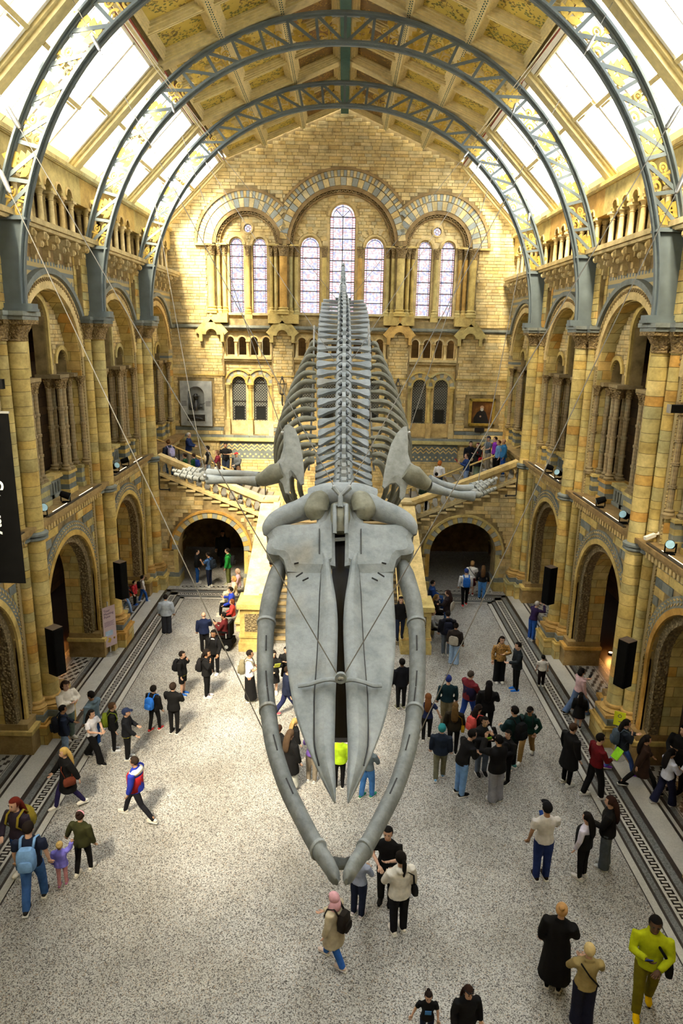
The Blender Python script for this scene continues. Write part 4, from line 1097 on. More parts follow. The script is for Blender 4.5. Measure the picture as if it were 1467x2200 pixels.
# gablets on the string course
mb = MB(); w_ = .62
mb.prism([(-w_, 11.05), (-w_+.16, 11.05), (-w_+.16, 11.4), (-.28, 11.4)]+[(-.28*math.cos(PI*i/10), 11.4+.28*math.sin(PI*i/10)) for i in range(1, 10)]+[(.28, 11.4), (w_-.16, 11.4), (w_-.16, 11.05), (w_, 11.05), (w_, 11.5), (0, 12.15), (-w_, 11.5)], -.3, .02)
mb.obox((-w_-.06, -.18, 11.42), (0, -.18, 12.2), .4, .09, (0, 1, 0)); mb.obox((w_+.06, -.18, 11.42), (0, -.18, 12.2), .4, .09, (0, 1, 0))
mb.sphere((0, -.25, 12.34), (.1, .1, .12), 8, 6); mb.box(-.06, .06, -.31, -.19, 12.15, 12.3)
GAB = mb.mesh('gablet', M_Y)
for x in (-6.58, -2.98, 2.98, 6.58): ob('gablet', GAB, wall_end, (x, 0, 0))
# wall monument with bust, framed portrait, plaque, lantern
M_MARB = plain('grey_marble', (.38, .40, .40), .5, var=.15, scale=4); M_BRONZE = plain('dark_bronze', (.05, .05, .05), .35, .5)
t = empty('wall_monument', (-7.5, YE-.04, 6.72)); tag(t, 'grey marble wall monument with a bronze bust in a round-headed niche', 'monument')
ob('slab', holed('slab', [(-.82, 0), (.82, 0), (.82, 2.32), (-.82, 2.32)], [arch_pts(0, .43, .8, 1.62, 16)], -.12, .02, M_MARB), t)
ob('niche', MB().box(-.45, .45, .015, .03, .7, 2.1).mesh('niche', plain('niche_marble', (.20, .21, .21), .6)), t)
mb = MB(); mb.tube([(0, -.1, .82), (0, -.1, 1.0), (0, -.1, 1.15), (0, -.1, 1.3), (0, -.1, 1.38)], [(.34, .1), (.33, .13), (.27, .13), (.16, .1), (.08, .07)], 14); mb.sphere((0, -.12, 1.48), (.1, .11, .13), 12, 8); mb.lathe([(.2, 1.55), (.19, 1.57), (.1, 1.58), (.09, 1.66), (.03, 1.68)], 0, -.12, 14)
mb.tube([(-.26, -.14, 1.15), (-.3, -.2, .98), (-.1, -.24, .92)], [.08, .07, .05], 8); mb.tube([(.26, -.14, 1.15), (.28, -.2, .98), (.1, -.24, .95)], [.08, .07, .05], 8); mb.tube([(-.3, -.24, .88), (.5, -.2, 1.22)], [.02, .012], 6)
b_ = ob('bust', mb.mesh('bust', M_BRONZE, True), t)
mb = MB(); mb.box(-.52, .52, -.18, -.1, .2, .66); ob('relief_frame', mb.mesh('rf', M_MARB), t)
mb = MB(); mb.box(-.46, .46, -.2, -.18, .26, .6); mb.sphere((-.1, -.2, .42), (.25, .04, .08), 10, 6); mb.sphere((.2, -.2, .38), (.15, .04, .06), 10, 6); ob('bronze_relief', mb.mesh('rel', M_BRONZE), t)
ob('bracket', MB().box(-.4, .4, -.16, -.1, .1, .2).mesh('br', M_MARB), t)
mb = MB()
for i in range(4):
    for s in (-1, 1): mb.box(s*.63-.13, s*.63+.13, -.125, -.12, 1.05+i*.07, 1.075+i*.07)
stuff(ob('inscription_lines', mb.mesh('insc', M_BRONZE), t))
t = empty('framed_portrait', (7.46, YE-.05, 6.98)); tag(t, 'gilt framed oil portrait of a bearded figure in dark dress', 'painting')
mb = MB(); mb.ring
for a, b, y in ((0, .09, -.06), (.07, .14, -.09)):
    mb.box(-.68+a, .68-a, y, .02, a, b); mb.box(-.68+a, .68-a, y, .02, 1.42-b, 1.42-a); mb.box(-.68+a, -.68+b, y, .02, a, 1.42-a); mb.box(.68-b, .68-a, y, .02, a, 1.42-a)
ob('frame', mb.mesh('frame', M_GILT), t)
k = NT('portrait_canvas'); p_ = k.pos(True); k.b.inputs['Roughness'].default_value = .4
k.l(k.ramp(k.noise(p_, 2.4, 3), [(.3, (.05, .02, .008)), (.55, (.16, .06, .015)), (.75, (.30, .14, .03))]), k.b.inputs['Base Color']); M_CANV = k.m
ob('canvas', MB().box(-.56, .56, -.03, 0, .12, 1.3).mesh('canvas', M_CANV), t)
M_SKIN0 = plain('painted_skin', (.50, .32, .2), .5); M_BEARD = plain('painted_beard', (.55, .52, .46), .6)
mb = MB(); mb.prism([(-.4, .13), (.42, .13), (.3, .5), (.2, .74), (.08, .82), (-.08, .82), (-.26, .7), (-.42, .4)], -.036, -.03); ob('painted_robe', mb.mesh('robe', M_DARK), t)
mb = MB(); mb.prism(ell(0, .96, .1, 14), -.037, -.03); mb.prism(ell(-.06, .5, .05, 8), -.04, -.03); ob('painted_face', mb.mesh('face', M_SKIN0), t)
mb = MB(); mb.prism(ell(.0, .86, .085, 12), -.04, -.03); ob('painted_beard', mb.mesh('beard', M_BEARD), t)
t = ob('name_plaque', MB().prism([(-.22, -.12), (.22, -.12), (.25, -.08), (.25, .1), (.22, .13), (-.22, .13), (-.25, .1), (-.25, -.08)], -.06, 0).mesh('plaque', M_DARK), None, (7.4, YE-.03, 6.75)); tag(t, 'small black plaque on the wall under the gilt portrait', 'plaque')
def lantern(x, z, label):
    t = empty('wall_lantern', (x, YE-.1, z)); tag(t, label, 'lantern', 'glass wall lanterns on the end wall')
    fr = MB()
    for i in range(6):
        a = PI/3*i; b = a+PI/3
        p = lambda r, ang, zz: (r*math.cos(ang), -.35+r*math.sin(ang), zz)
        fr.obox(p(.14, a, 0), p(.24, a, .5), .02, .02); fr.obox(p(.24, a, .5), p(.24, b, .5), .025, .025); fr.obox(p(.14, a, 0), p(.14, b, 0), .02, .02); fr.obox(p(.24, a, .5), p(.05, a, .72), .02, .02)
    fr.lathe([(.09, .7), (.05, .76), (.07, .8), (.015, .9)], 0, -.35, 8); fr.lathe([(.03, -.5), (.05, -.3), (.03, -.1), (.12, -.02)], 0, -.35, 8)
    ob('cage', fr.mesh('cage', M_DARK), t); ob('bracket', MB().tube([(0, .08, -.6), (0, -.2, -.62), (0, -.35, -.5)], [.03, .025, .03], 6).mesh('arm', M_DARK), t)
    g = MB(); g.lathe([(.13, .01), (.23, .49)], 0, -.35, 6); gm = glass_mat('lantern_glass', (.9, .88, .8), .3) if 'lg' not in MATS else MATS['lg']; MATS['lg'] = gm; ob('glass', g.mesh('glass', gm), t)
lantern(-2.98, 8.5, 'black glazed lantern on the end wall left of the whale ribs'); lantern(2.98, 8.5, 'black glazed lantern on the end wall right of the whale ribs')

# ================================================================ staircase
st = empty('staircase', (0, 23.4, 0)); tag(st, 'divided sandstone staircase with arches beneath and arcaded balustrades', 'staircase')
SY0 = -23.4
def S(n, mb, m, rnd=False): return ob(n, mb.mesh(n, m, rnd=rnd), st, (0, SY0, 0))
LZ = 3.25; NS = 12; RUN = 4.55/NS; RISE = .163; FY = 30.2
step_me = MB().box(0, RUN+.04, 0, 5.2, -.16, 0).mesh('step', M_P); tread = plain('worn_tread', (.22, .205, .17), .7)
for s in (-1, 1):
    pts = [(3.45, 0)]; top = []
    for i in range(NS): top += [(3.45+RUN*i, LZ+RISE*i), (3.45+RUN*(i+1), LZ+RISE*i)]
    poly = [(8.75, 0)]+[(8.75, LZ+RISE*NS), (8.0, LZ+RISE*NS)]+top[::-1]+[(3.45, 0)]+arch_pts(5.83, 1.53, 0, 1.75, 24)
    poly = [(s*x, z) for x, z in poly]
    if s > 0: poly = poly[::-1]
    S('flight_wall', MB().prism(poly, FY, FY+.9), M_MORT)
    # stone face in blocks
    def fh(x, z):
        if math.hypot(x-5.83, z-1.75) < 1.92 and z > 1.75 or (abs(x-5.83) < 1.62 and z <= 1.75): return True
        i = int(max(0, min(NS-.01, (x-3.45)/RUN))); return z > LZ+RISE*i-.22 or x > 8.15
    bl = gen_blocks([(3.47, 8.15, .62, LZ+RISE*NS)], .185, .55, fh, rng)
    bl = [(min(s*a, s*b), max(s*a, s*b), z0, z1, r) for a, b, z0, z1, r in bl]
    sub = empty('stone_facing', (0, FY+SY0, 0), parent=st)
    lay_blocks(sub, bl, 0, .03, M_P, rng, 150)
    for i in range(NS):
        a = 3.45+RUN*i; x0, x1 = sorted((s*(a-.03), s*(a+RUN+.02)))
        S('step_end', MB().box(x0, x1, FY-.06, FY+.6, LZ+RISE*i-.07, LZ+RISE*i+.02), M_P)
        S('tread', MB().box(x0, x1, FY+.6, 35.9, LZ+RISE*i-.05, LZ+RISE*i), tread); S('riser', MB().box(*sorted((s*(a-.02), s*(a+.02))), FY+.6, 35.9, LZ+RISE*(i-1)-.05, LZ+RISE*i-.05), M_B if i % 1 else M_D)
    x0, x1 = sorted((s*(3.45+RUN*NS), s*9.2)); S('upper_landing', MB().box(x0, x1, FY+.2, 36.0, LZ+RISE*NS-.25, LZ+RISE*NS-.02), tread)
    # arch surround
    ms = [MB().ring(0, 0, 1.53, 1.8, PI/2-PI/46+.004, PI/2+PI/46-.004, -.08, .3, 2).mesh('voussoir', m) for m in (M_G2, M_Y)]
    for i in range(23): ob('voussoir', ms[i % 2], st, (s*5.83, FY+SY0, 1.75), (0, -(PI*(i+.5)/23-PI/2), 0))
    mb = MB(); mb.ring(s*5.83, 1.75, 1.8, 1.9, 0, PI, FY-.12, FY+.1, 30)
    for e in (-1, 1):
        a, b = sorted((s*5.83+e*1.85, s*5.83+e*2.3)); mb.box(a, b, FY-.1, FY+.05, 1.7, 1.78)
    S('hood_mould', mb, M_Y)
    for e in (-1, 1):
        a, b = sorted((s*5.83+e*1.53, s*5.83+e*1.72)); S('jamb_panel', MB().box(a, b, FY-.05, FY+.05, .62, 1.75), M_Y)
        a, b = sorted((s*5.83+e*1.5, s*(3.45 if e*s < 0 else 8.2))); S('base_block', MB().box(a, b, FY-.18, FY+.9, 0, .42), M_Y)
        S('grey_base_band', MB().box(a, b, FY-.1, FY+.9, .42, .62), M_G)
    # raking balustrade
    k = (6.09-4.2)/(8.02-3.43); n = 12; w = 4.5/n; poly = []
    zt = lambda x: 4.2+k*(x-3.43)
    bot = []
    for i in range(n):
        xc = 3.5+w*(i+.5); zb = zt(xc)-.42; bot += arch_pts(xc, .125, zb, zb+.08, 10)
    poly = [(3.45, zt(3.45)-.12), (3.45, zt(3.45)-.42)]+bot+[(8.05, zt(8.05)-.42), (8.05, zt(8.05)-.12)]
    poly = [(s*x, z) for x, z in poly]
    if s < 0: poly = poly[::-1]
    S('balustrade_arches', MB().prism(poly, FY+.02, FY+.32), M_P)
    mb = MB(); mb.obox((s*3.4, FY+.17, zt(3.4)-.03), (s*8.1, FY+.17, zt(8.1)-.03), .5, .2, (0, 0, 1)); mb.obox((s*3.4, FY+.17, zt(3.4)-.14), (s*8.1, FY+.17, zt(8.1)-.14), .38, .06, (0, 0, 1)); S('handrail', mb, M_P)
    mb = MB(); mb.obox((s*3.4, FY+.17, zt(3.4)-.82), (s*8.1, FY+.17, zt(8.1)-.82), .4, .12, (0, 0, 1)); S('foot_rail', mb, M_P)
    if s > 0 or 'BAL' not in MATS:
        b_ = MB(); b_.lathe([(.085, 0), (.09, .05), (.055, .08), (.05, .24), (.065, .26), (.085, .34)], n=10); MATS['BAL'] = auto_smooth(b_.mesh('baluster', M_P), 40)
    for i in range(n+1):
        x = 3.5+w*i; ob('baluster', MATS['BAL'], st, (s*x, FY+.17+SY0, zt(x)-.78))
    # brass mid handrail and posts
    mb = MB(); mb.tube([(s*3.3, 33, zt(3.3)-.02), (s*8.9, 33, zt(8.9)-.02)], .05, 8); S('brass_handrail', mb, M_BRASS)
    mb = MB()
    for x in (3.6, 5.0, 6.4, 7.8): mb.tube([(s*x, 33, zt(x)-.95), (s*x, 33, zt(x)-.02)], .03, 6)
    S('handrail_posts', mb, M_DARK)
    # newel pier at the landing and pedestal at the foot
    mb = MB(); a, b = sorted((s*2.75, s*3.5)); mb.box(a, b, FY-.05, FY+.75, 0, 4.1); S('newel_pier', mb, M_P)
    S('newel_cap', MB().box(a-.06, b+.06, FY-.11, FY+.81, 4.1, 4.2), M_P); S('newel_string', MB().box(a-.03, b+.03, FY-.08, FY+.78, 3.3, 3.38), M_P)
    mb = MB(); mb.box(a+.1, b-.1, FY-.07, FY-.04, 3.46, 4.02); S('newel_carving', mb, M_CARV)
    # parapet of the central flight
    a, b = sorted((s*2.62, s*3.42)); mb = MB()
    mb.add([(a, 24.3, 0), (b, 24.3, 0), (b, FY, 0), (a, FY, 0), (a, 24.3, 1.75), (b, 24.3, 1.75), (b, FY, 3.9), (a, FY, 3.9)], [(0, 3, 2, 1), (4, 5, 6, 7), (0, 1, 5, 4), (1, 2, 6, 5), (2, 3, 7, 6), (3, 0, 4, 7)]); S('flight_parapet', mb, M_P)
    mb = MB(); mb.obox((s*3.02, 24.2, 1.82), (s*3.02, FY, 3.98), .95, .14, (0, 0, 1)); mb.obox((s*2.75, 24.2, 1.93), (s*2.75, FY, 4.09), .3, .1, (0, 0, 1)); S('parapet_coping', mb, M_P)
    mb = MB(); mb.box(a-.1, b+.12, 23.38, 24.4, 0, 1.7); S('pedestal', mb, M_Y)
    S('pedestal_cap', MB().box(a-.2, b+.22, 23.28, 24.5, 1.7, 1.9), M_Y); S('pedestal_foot', MB().box(a-.16, b+.18, 23.32, 24.46, 0, .35), M_Y); S('pedestal_string', MB().box(a-.14, b+.16, 23.34, 24.44, .55, .65), M_Y)
    mb = MB(); mb.box(a+.08, b-.06, 23.36, 23.39, .8, 1.5); S('pedestal_carving', mb, M_CARV)
    mb = MB(); mb.tube([(s*2.45, 24.0, .95), (s*2.45, FY, 4.1)], .03, 8); S('brass_handrail', mb, M_BRASS)
for i in range(20):
    y0 = 24.1+i*.305; S('step', MB().box(-2.62, 2.62, y0, FY+.3, i*.1625, (i+1)*.1625), [tread])
    S('nosing', MB().box(-2.62, 2.62, y0-.03, y0+.3, (i+1)*.1625-.03, (i+1)*.1625+.006), [M_D])
S('landing', MB().box(-3.45, 3.45, FY, 36.0, LZ-.2, LZ), M_P)
S('under_stair_wall', MB().box(-2.7, 2.7, FY-.4, 36, 0, LZ-.2), M_B)
# ================================================================ whale skeleton
CAMP = Vector((.08, 0, CAM_H))
def cp(px, py, dep):
    return CAMP + (C_F + C_R*((px-733.5)/1467) + C_U*((1100-py)/1467))*dep
wh = empty('whale_skeleton', (0, 16, 0)); tag(wh, 'blue-grey whale skeleton diving head first, hung above the hall floor', 'skeleton')
WO = Vector((0, 16, 0))
def W(n, mb, m=None, smooth=True, ang=50, parent=None):
    me = mb.mesh(n, m or M_BONE)
    if smooth: auto_smooth(me, ang)
    o = ob(n, me, parent or wh); o.location = -WO if parent is None else (0, 0, 0); return o
def cat(pts, n):      # Catmull-Rom resample
    P = [Vector(p) for p in pts]; P = [P[0]*2-P[1]]+P+[P[-1]*2-P[-2]]; out = []
    for i in range(1, len(P)-2):
        for k in range(n):
            t = k/n; a, b, c, d = P[i-1], P[i], P[i+1], P[i+2]
            out.append(.5*((2*b)+(c-a)*t+(2*a-5*b+4*c-d)*t*t+(3*b-a-3*c+d)*t**3))
    out.append(P[-2]); return out
def interp(xs, ys, x):
    if x <= xs[0]: return ys[0]
    for i in range(len(xs)-1):
        if x <= xs[i+1]: u = (x-xs[i])/(xs[i+1]-xs[i]); return ys[i]+(ys[i+1]-ys[i])*u
    return ys[-1]
def smooth_px(pts, rad, n=6):
    """pts (px,py,dep) and radii -> smooth world points and radii"""
    P = cat([cp(*p) for p in pts], n); r = [interp(list(range(len(rad))), rad, i/n) for i in range(len(P))]
    return P, r
DEP = lambda y: 12.3-(y-1075)*3.5/650
CXL = lambda y: 730.5+(y-1200)/500*3
nrm = (cp(733, 1300, DEP(1300))-cp(733, 1500, DEP(1500))).cross(Vector((1, 0, 0))).normalized()
if nrm.z < 0: nrm = -nrm
# rostrum halves: lofted from cross sections
RO = [(1185, 285, 570, 642), (1236, 298, 572, 648), (1278, 290, 560, 685), (1320, 280, 555, 698), (1347, 276, 550, 703), (1403, 280, 540, 697), (1459, 303, 525, 687), (1500, 330, 513, 680), (1530, 352, 512, 679), (1564, 392, 510, 674), (1606, 452, 512, 670), (1648, 523, 545, 672), (1690, 596, 612, 678), (1712, 636, 646, 675), (1727, 662, 664, 672)]
for s in (-1, 1):
    mb = MB(); vs = []; nn = 0
    for j, (y, xo, xr, xi) in enumerate(RO):
        d = DEP(y); f_ = lambda c: cp(CXL(y)+s*(717-c)*.2795*(1 if True else 1), y, d)
        O_, R_, I_ = f_(xo), f_(xr), f_(xi); k = 1 if j < len(RO)-2 else .45
        if j == len(RO)-1: k = .15
        sec = [(O_, -.03), (O_.lerp(R_, .12), .015), (O_.lerp(R_, .5), .03), (O_.lerp(R_, .85), .03), (R_, .035), (R_.lerp(I_, .12), .1), (R_.lerp(I_, .45), .17), (R_.lerp(I_, .8), .15), (I_, .09), (I_, -.22), (O_.lerp(R_, .8), -.2), (O_.lerp(R_, .2), -.11)]
        for p, h in sec: vs.append(tuple(p+nrm*h*k))
        nn = len(sec)
    fs = []
    for j in range(len(RO)-1):
        for i in range(nn): q = (i+1) % nn; fs.append((j*nn+i, j*nn+q, (j+1)*nn+q, (j+1)*nn+i))
    fs += [tuple(range(nn-1, -1, -1)), tuple(range((len(RO)-1)*nn, len(RO)*nn))]
    mb.add(vs, fs); o = W('rostrum', mb, ang=38)
    m = o.modifiers.new('sub', 'SUBSURF'); m.levels = m.render_levels = 1
    mb = MB(); sut = [cp(CXL(y)+s*(717-xr)*.2795, y, DEP(y))+nrm*.05 for (y, xo, xr, xi) in RO[:-3]]
    mb.tube(cat(sut, 3), .012, 5); W('suture', mb, M_DARK, False)
    # supraorbital wing
    wing = [(640, 150), (600, 270), (560, 300), (480, 318), (380, 322), (260, 318), (190, 322), (155, 350), (150, 395), (172, 425), (165, 450), (152, 480), (148, 510), (165, 540), (205, 552), (250, 556), (285, 590), (310, 680), (560, 700), (640, 640)]
    def wpt(c, r, h): y = 1040+r*.2795; return tuple(cp(CXL(1200)+s*(717-c)*.2795, y, DEP(y))+nrm*h)
    mb = MB(); n = len(wing); up_, lo = [], []
    for c, r in wing:
        e = 1-min(1, max(0, (c-150)/450)); up_.append(wpt(c, r, .03)); lo.append(wpt(c, r, -.16-.06*e))
    ins = [wpt(717-(717-c)*.93+8, 440+(r-440)*.8, .085+.04*max(0, (c-300)/340)) for c, r in wing]
    vs = ins+up_+lo; F = [tuple(range(n))] + [(i, (i+1) % n, n+(i+1) % n, n+i) for i in range(n)] + [(n+i, n+(i+1) % n, 2*n+(i+1) % n, 2*n+i) for i in range(n)] + [tuple(range(3*n-1, 2*n-1, -1))]
    mb.add(vs, F); W('orbital_plate', mb, ang=30)
    for (c0, r0, c1, r1) in ((365, 640, 400, 632), (380, 740, 430, 708), (430, 770, 475, 748), (558, 380, 558, 570)):
        a = Vector(wpt(c0, r0, .1 if c0 < 540 else .12)); b = Vector(wpt(c1, r1, .1 if c0 < 540 else .12)); W('crack', MB().obox(a, b, .012, .03, nrm), M_DARK, False)
    P, r = smooth_px([(CXL(1150)+s*(717-c)*.2795, 1040+y*.2795, DEP(1040+y*.2795)-.02) for c, y in ((612, 155), (610, 260), (606, 380), (606, 520), (608, 640))], [.07]*5)
    W('premaxilla', MB().tube(P, [(.075, .17)]*len(P), 10, up=(1, 0, 0)))
    # squamosal arch
    pts = [(590, 150, 12.35), (500, 165, 12.3), (400, 205, 12.2), (300, 240, 12.1), (215, 285, 12.0), (160, 340, 11.9), (140, 392, 11.85)]
    P, r = smooth_px([(CXL(1150)+s*(717-c)*.2795, 1040+y*.2795, d) for c, y, d in pts], [.2]*7)
    mb = MB(); mb.tube(P, [(interp(range(7), [.2, .2, .18, .17, .15, .1, .03], i/6), interp(range(7), [.31, .28, .22, .2, .18, .14, .05], i/6)) for i in range(len(P))], 14, up=nrm); W('squamosal', mb)
    P, r = smooth_px([(CXL(1150)+s*(717-c)*.2795, 1040+y*.2795, d) for c, y, d in ((610, 95, 12.25), (560, 130, 12.15), (530, 200, 12.1), (545, 270, 12.1))], [.12, .2, .22, .12])
    W('temporal_wall', MB().tube(P, r, 12), M_BONEG)
    # mandible
    ML = [(270, 560), (227, 700), (169, 900), (142, 1100), (134, 1300), (136, 1500), (140, 1574), (162, 1574+200), (202, 1574+450), (293, 1574+740), (397, 1574+960), (523, 1574+1200), (632, 1574+1370), (684, 1574+1485)]
    pts = [(CXL(1300)+2+s*(720-c)*.2795, 1040+y*.2795, interp([1190, 1500, 1900], [11.95, 10.35, 7.95], 1040+y*.2795)) for c, y in ML]
    P, r = smooth_px(pts, [.1]*len(pts)); N = len(P)
    rad = [(interp([0, .08, .3, .6, .85, .97, 1], [.1, .2, .19, .17, .15, .13, .06], i/(N-1)), interp([0, .08, .3, .6, .85, .97, 1], [.08, .15, .132, .118, .1, .075, .02], i/(N-1))) for i in range(N)]
    o = W('mandible', MB().tube(P, rad, 16, up=(1, 0, 0)), M_BONED)
    for i in (int(N*.22), int(N*.52), int(N*.86)):
        d = (P[i+1]-P[i]).normalized(); W('mandible_clamp', MB().tube([P[i]-d*.03, P[i]-d*.02, P[i]+d*.02, P[i]+d*.03], [(rad[i][0]*f_, rad[i][1]*f_) for f_ in (1.02, 1.14, 1.14, 1.02)], 18, up=(1, 0, 0)), M_BONE)
    for f_ in (.3, .42, .5, .62, .7):
        mb = MB()
        i = int(N*f_); d = (P[i+1]-P[i]).normalized(); c = P[i]+nrm*(rad[i][0]*.97)-Vector((s*.03, 0, 0)); mb.obox(c-d*.13, c+d*.13, .02, .03, nrm); W('groove', mb, M_DARK, False)
# chin plate, occiput, nasal, steelwork
a = [cp(530+x*.2795, 1480+y*.2795, 8.35) for x, y in ((655, 1285), (750, 1300), (860, 1262), (790, 1360), (700, 1362))]
mb = MB(); up_ = [tuple(p) for p in (a[0], a[1], a[2], a[3], a[4])]; lo = [tuple(Vector(p)-Vector((0, 0, .06))) for p in up_]
mb.add(up_+lo, [(0, 1, 2, 3, 4), (9, 8, 7, 6, 5)]+[(i, (i+1) % 5, 5+(i+1) % 5, 5+i) for i in range(5)]); W('chin_plate', mb, M_BONED, False)
P, r = smooth_px([(672, 1075, 12.4), (700, 1066, 12.35), (735, 1064, 12.35), (770, 1066, 12.35), (800, 1076, 12.4)], [.14, .2, .22, .2, .14]); W('occiput', MB().tube(P, [(.2*1.3, .24)]*len(P), 12))
mb = MB(); mb.tube([cp(731, 1086, 12.1), cp(731, 1115, 11.95), cp(731, 1145, 11.85)], [(.17, .12), (.18, .16), (.12, .1)], 14, up=nrm); W('nasal_bone', mb, M_BONEG)
mb = MB()
for x in (719, 744): mb.tube([cp(x, 1085, 11.95), cp(x, 1115, 11.75), cp(x, 1146, 11.7)], .035, 8)
mb.tube([cp(717, 1086, 11.95), cp(746, 1086, 11.95)], .035, 8); mb.tube([cp(731, 1060, 12.0), cp(731, 1090, 11.9)], .045, 8); mb.obox(cp(710, 1160, 11.85), cp(752, 1157, 11.85), .05, .05)
mb.tube([cp(716, 1046, 12.0), cp(731, 1066, 12.0), cp(752, 1046, 12.0)], .05, 8)
W('nasal_bracket', mb, M_BONE)
W('keel_beam', MB().obox(cp(731, 1110, 12.45), cp(733, 1590, 10.0), .3, .2), plain('dark_steel', (.02, .022, .03), .4), False)
P, r = smooth_px([(641, 1473, 10.02), (665, 1470, 9.98), (690, 1462, 9.92), (712, 1459, 9.88), (731, 1463, 9.86), (755, 1460, 9.88), (780, 1465, 9.92), (800, 1472, 9.98), (819, 1472, 10.02)], [.03]*9)
mb = MB(); mb.tube(P, [(.045, .03)]*len(P), 8); lug = cp(732, 1456, 9.8)
mb.ring(0, 0, .045, .085, 0, 2*PI, -.03, .03, 14); k0 = len(mb.v)-15*4; mb.v = [(v if i < k0 else (v[0]+lug.x, v[1]+lug.y, v[2]+lug.z)) for i, v in enumerate(mb.v)]
W('lifting_bar', mb, M_BONE)
# spine
SPN = [(738, 1062, 12.5), (738, 1000, 13.0), (738, 930, 13.65), (738, 850, 14.75), (739, 750, 17.0), (739, 690, 19.9), (738, 650, 23.0), (737, 634, 24.6), (737, 600, 25.6), (737, 563, 26.6)]
SP = cat([cp(*p) for p in SPN], 40)
SL = [0]
for p, q in zip(SP, SP[1:]): SL.append(SL[-1]+(q-p).length)
TOT = SL[-1]
def spine(s_):
    i = 0
    for i in range(len(SL)-2):
        if SL[i+1] >= s_: break
    u = (s_-SL[i])/max(1e-6, SL[i+1]-SL[i]); p = SP[i].lerp(SP[i+1], u); a = SP[max(0, i-6)]; b = SP[min(len(SP)-1, i+7)]; t = (b-a).normalized()
    x = Vector((1, 0, 0)); n = x.cross(t).normalized(); 
    if n.z < 0: n = -n
    return p, t, n
def vertebra(s_, tp, r, spn, wide, sweep, ang, gap):
    """tp transverse-process length, r body radius, spn spine height, wide blade width, sweep towards the tail, ang droop"""
    p, t, n = spine(s_); X = Vector((1, 0, 0)); mb = MB()
    mb.tube([p-t*gap*.46, p-t*gap*.3, p, p+t*gap*.3, p+t*gap*.46], [r*1.05, r*.96, r*.88, r*.96, r*1.05], 12)
    if spn > .05:
        b0 = p+n*r*.7; lean = t*spn*.55
        pts = [(b0-t*gap*.32), (b0+n*spn-t*gap*.22+lean), (b0+n*(spn*1.04)+t*gap*.1+lean), (b0+n*spn*.96+t*gap*.34+lean), (b0+t*gap*.3)]
        w0 = max(.025, r*.22); A = [tuple(q+X*w0) for q in pts]; B = [tuple(q-X*w0) for q in pts]
        mb.add(A+B, [(0, 1, 2, 3, 4), (9, 8, 7, 6, 5)]+[(i, 5+i, 5+(i+1) % 5, (i+1) % 5) for i in range(5)])
        for e in (-1, 1): mb.tube([b0+X*e*r*.5+t*gap*.2, b0+X*e*r*.55+n*spn*.35-t*gap*.5], [.06*r/.2, .03*r/.2], 6)
    if tp > .05:
        for e in (-1, 1):
            prof = [(0, .24), (.25, .17), (.5, .24), (.75, .42), (.92, .48), (1.0, .3)]
            U, D_ = [], []
            for f_, wd in prof:
                c = p+X*e*(r*.6+tp*f_)+n*(math.sin(ang)*tp*f_+.0)+t*(sweep*tp*f_); h = wide*wd; th = .035*(1-f_*.5)
                U.append(c-t*h); D_.append(c+t*h)
            nn = len(prof); q = []
            for lst in (U, D_): q += [tuple(v+n*.035) for v in lst]
            for lst in (U, D_): q += [tuple(v-n*.035) for v in lst]
            fs = []
            for i in range(nn-1):
                fs += [(i, i+1, nn+i+1, nn+i), (2*nn+i, 3*nn+i, 3*nn+i+1, 2*nn+i+1), (i, 2*nn+i, 2*nn+i+1, i+1), (nn+i, nn+i+1, 3*nn+i+1, 3*nn+i)]
            fs.append((nn-1, 2*nn+nn-1, 3*nn+nn-1, nn+nn-1)); mb.add(q, fs)
    return W('vertebra', mb, ang=45)
ss = []; s_ = .12
while s_ < TOT-.1:
    ss.append(s_); s_ += interp([0, 1.0, 3, 6, 12, 15, TOT], [.16, .23, .44, .58, .8, .6, .3], s_)
for i, s_ in enumerate(ss):
    gap = (ss[i+1]-s_) if i+1 < len(ss) else .2
    tp = interp([0, .8, 1.6, 3, 5, 9, 12, 13.2, 13.6, TOT], [.42, .44, .40, .46, .55, .62, .62, .55, .0, .0], s_)
    r = interp([0, .6, 2, 5, 9, 13, TOT], [.22, .17, .17, .18, .19, .19, .06], s_)
    spn = interp([0, .6, 1.5, 4, 8, 13.4, 14.5, TOT], [.08, .12, .3, .42, .52, .36, .15, .0], s_)
    vertebra(s_, tp, r, spn, interp([0, 1, 3, 6, 10, 13], [.12, .16, .34, .46, .5, .26], s_), interp([0, 1.5, 3, 6, 14], [-.25, -.3, -.05, .12, .1], s_), interp([0, 1.5, 4, 9], [-.25, -.3, -.1, .05], s_), gap*.92)
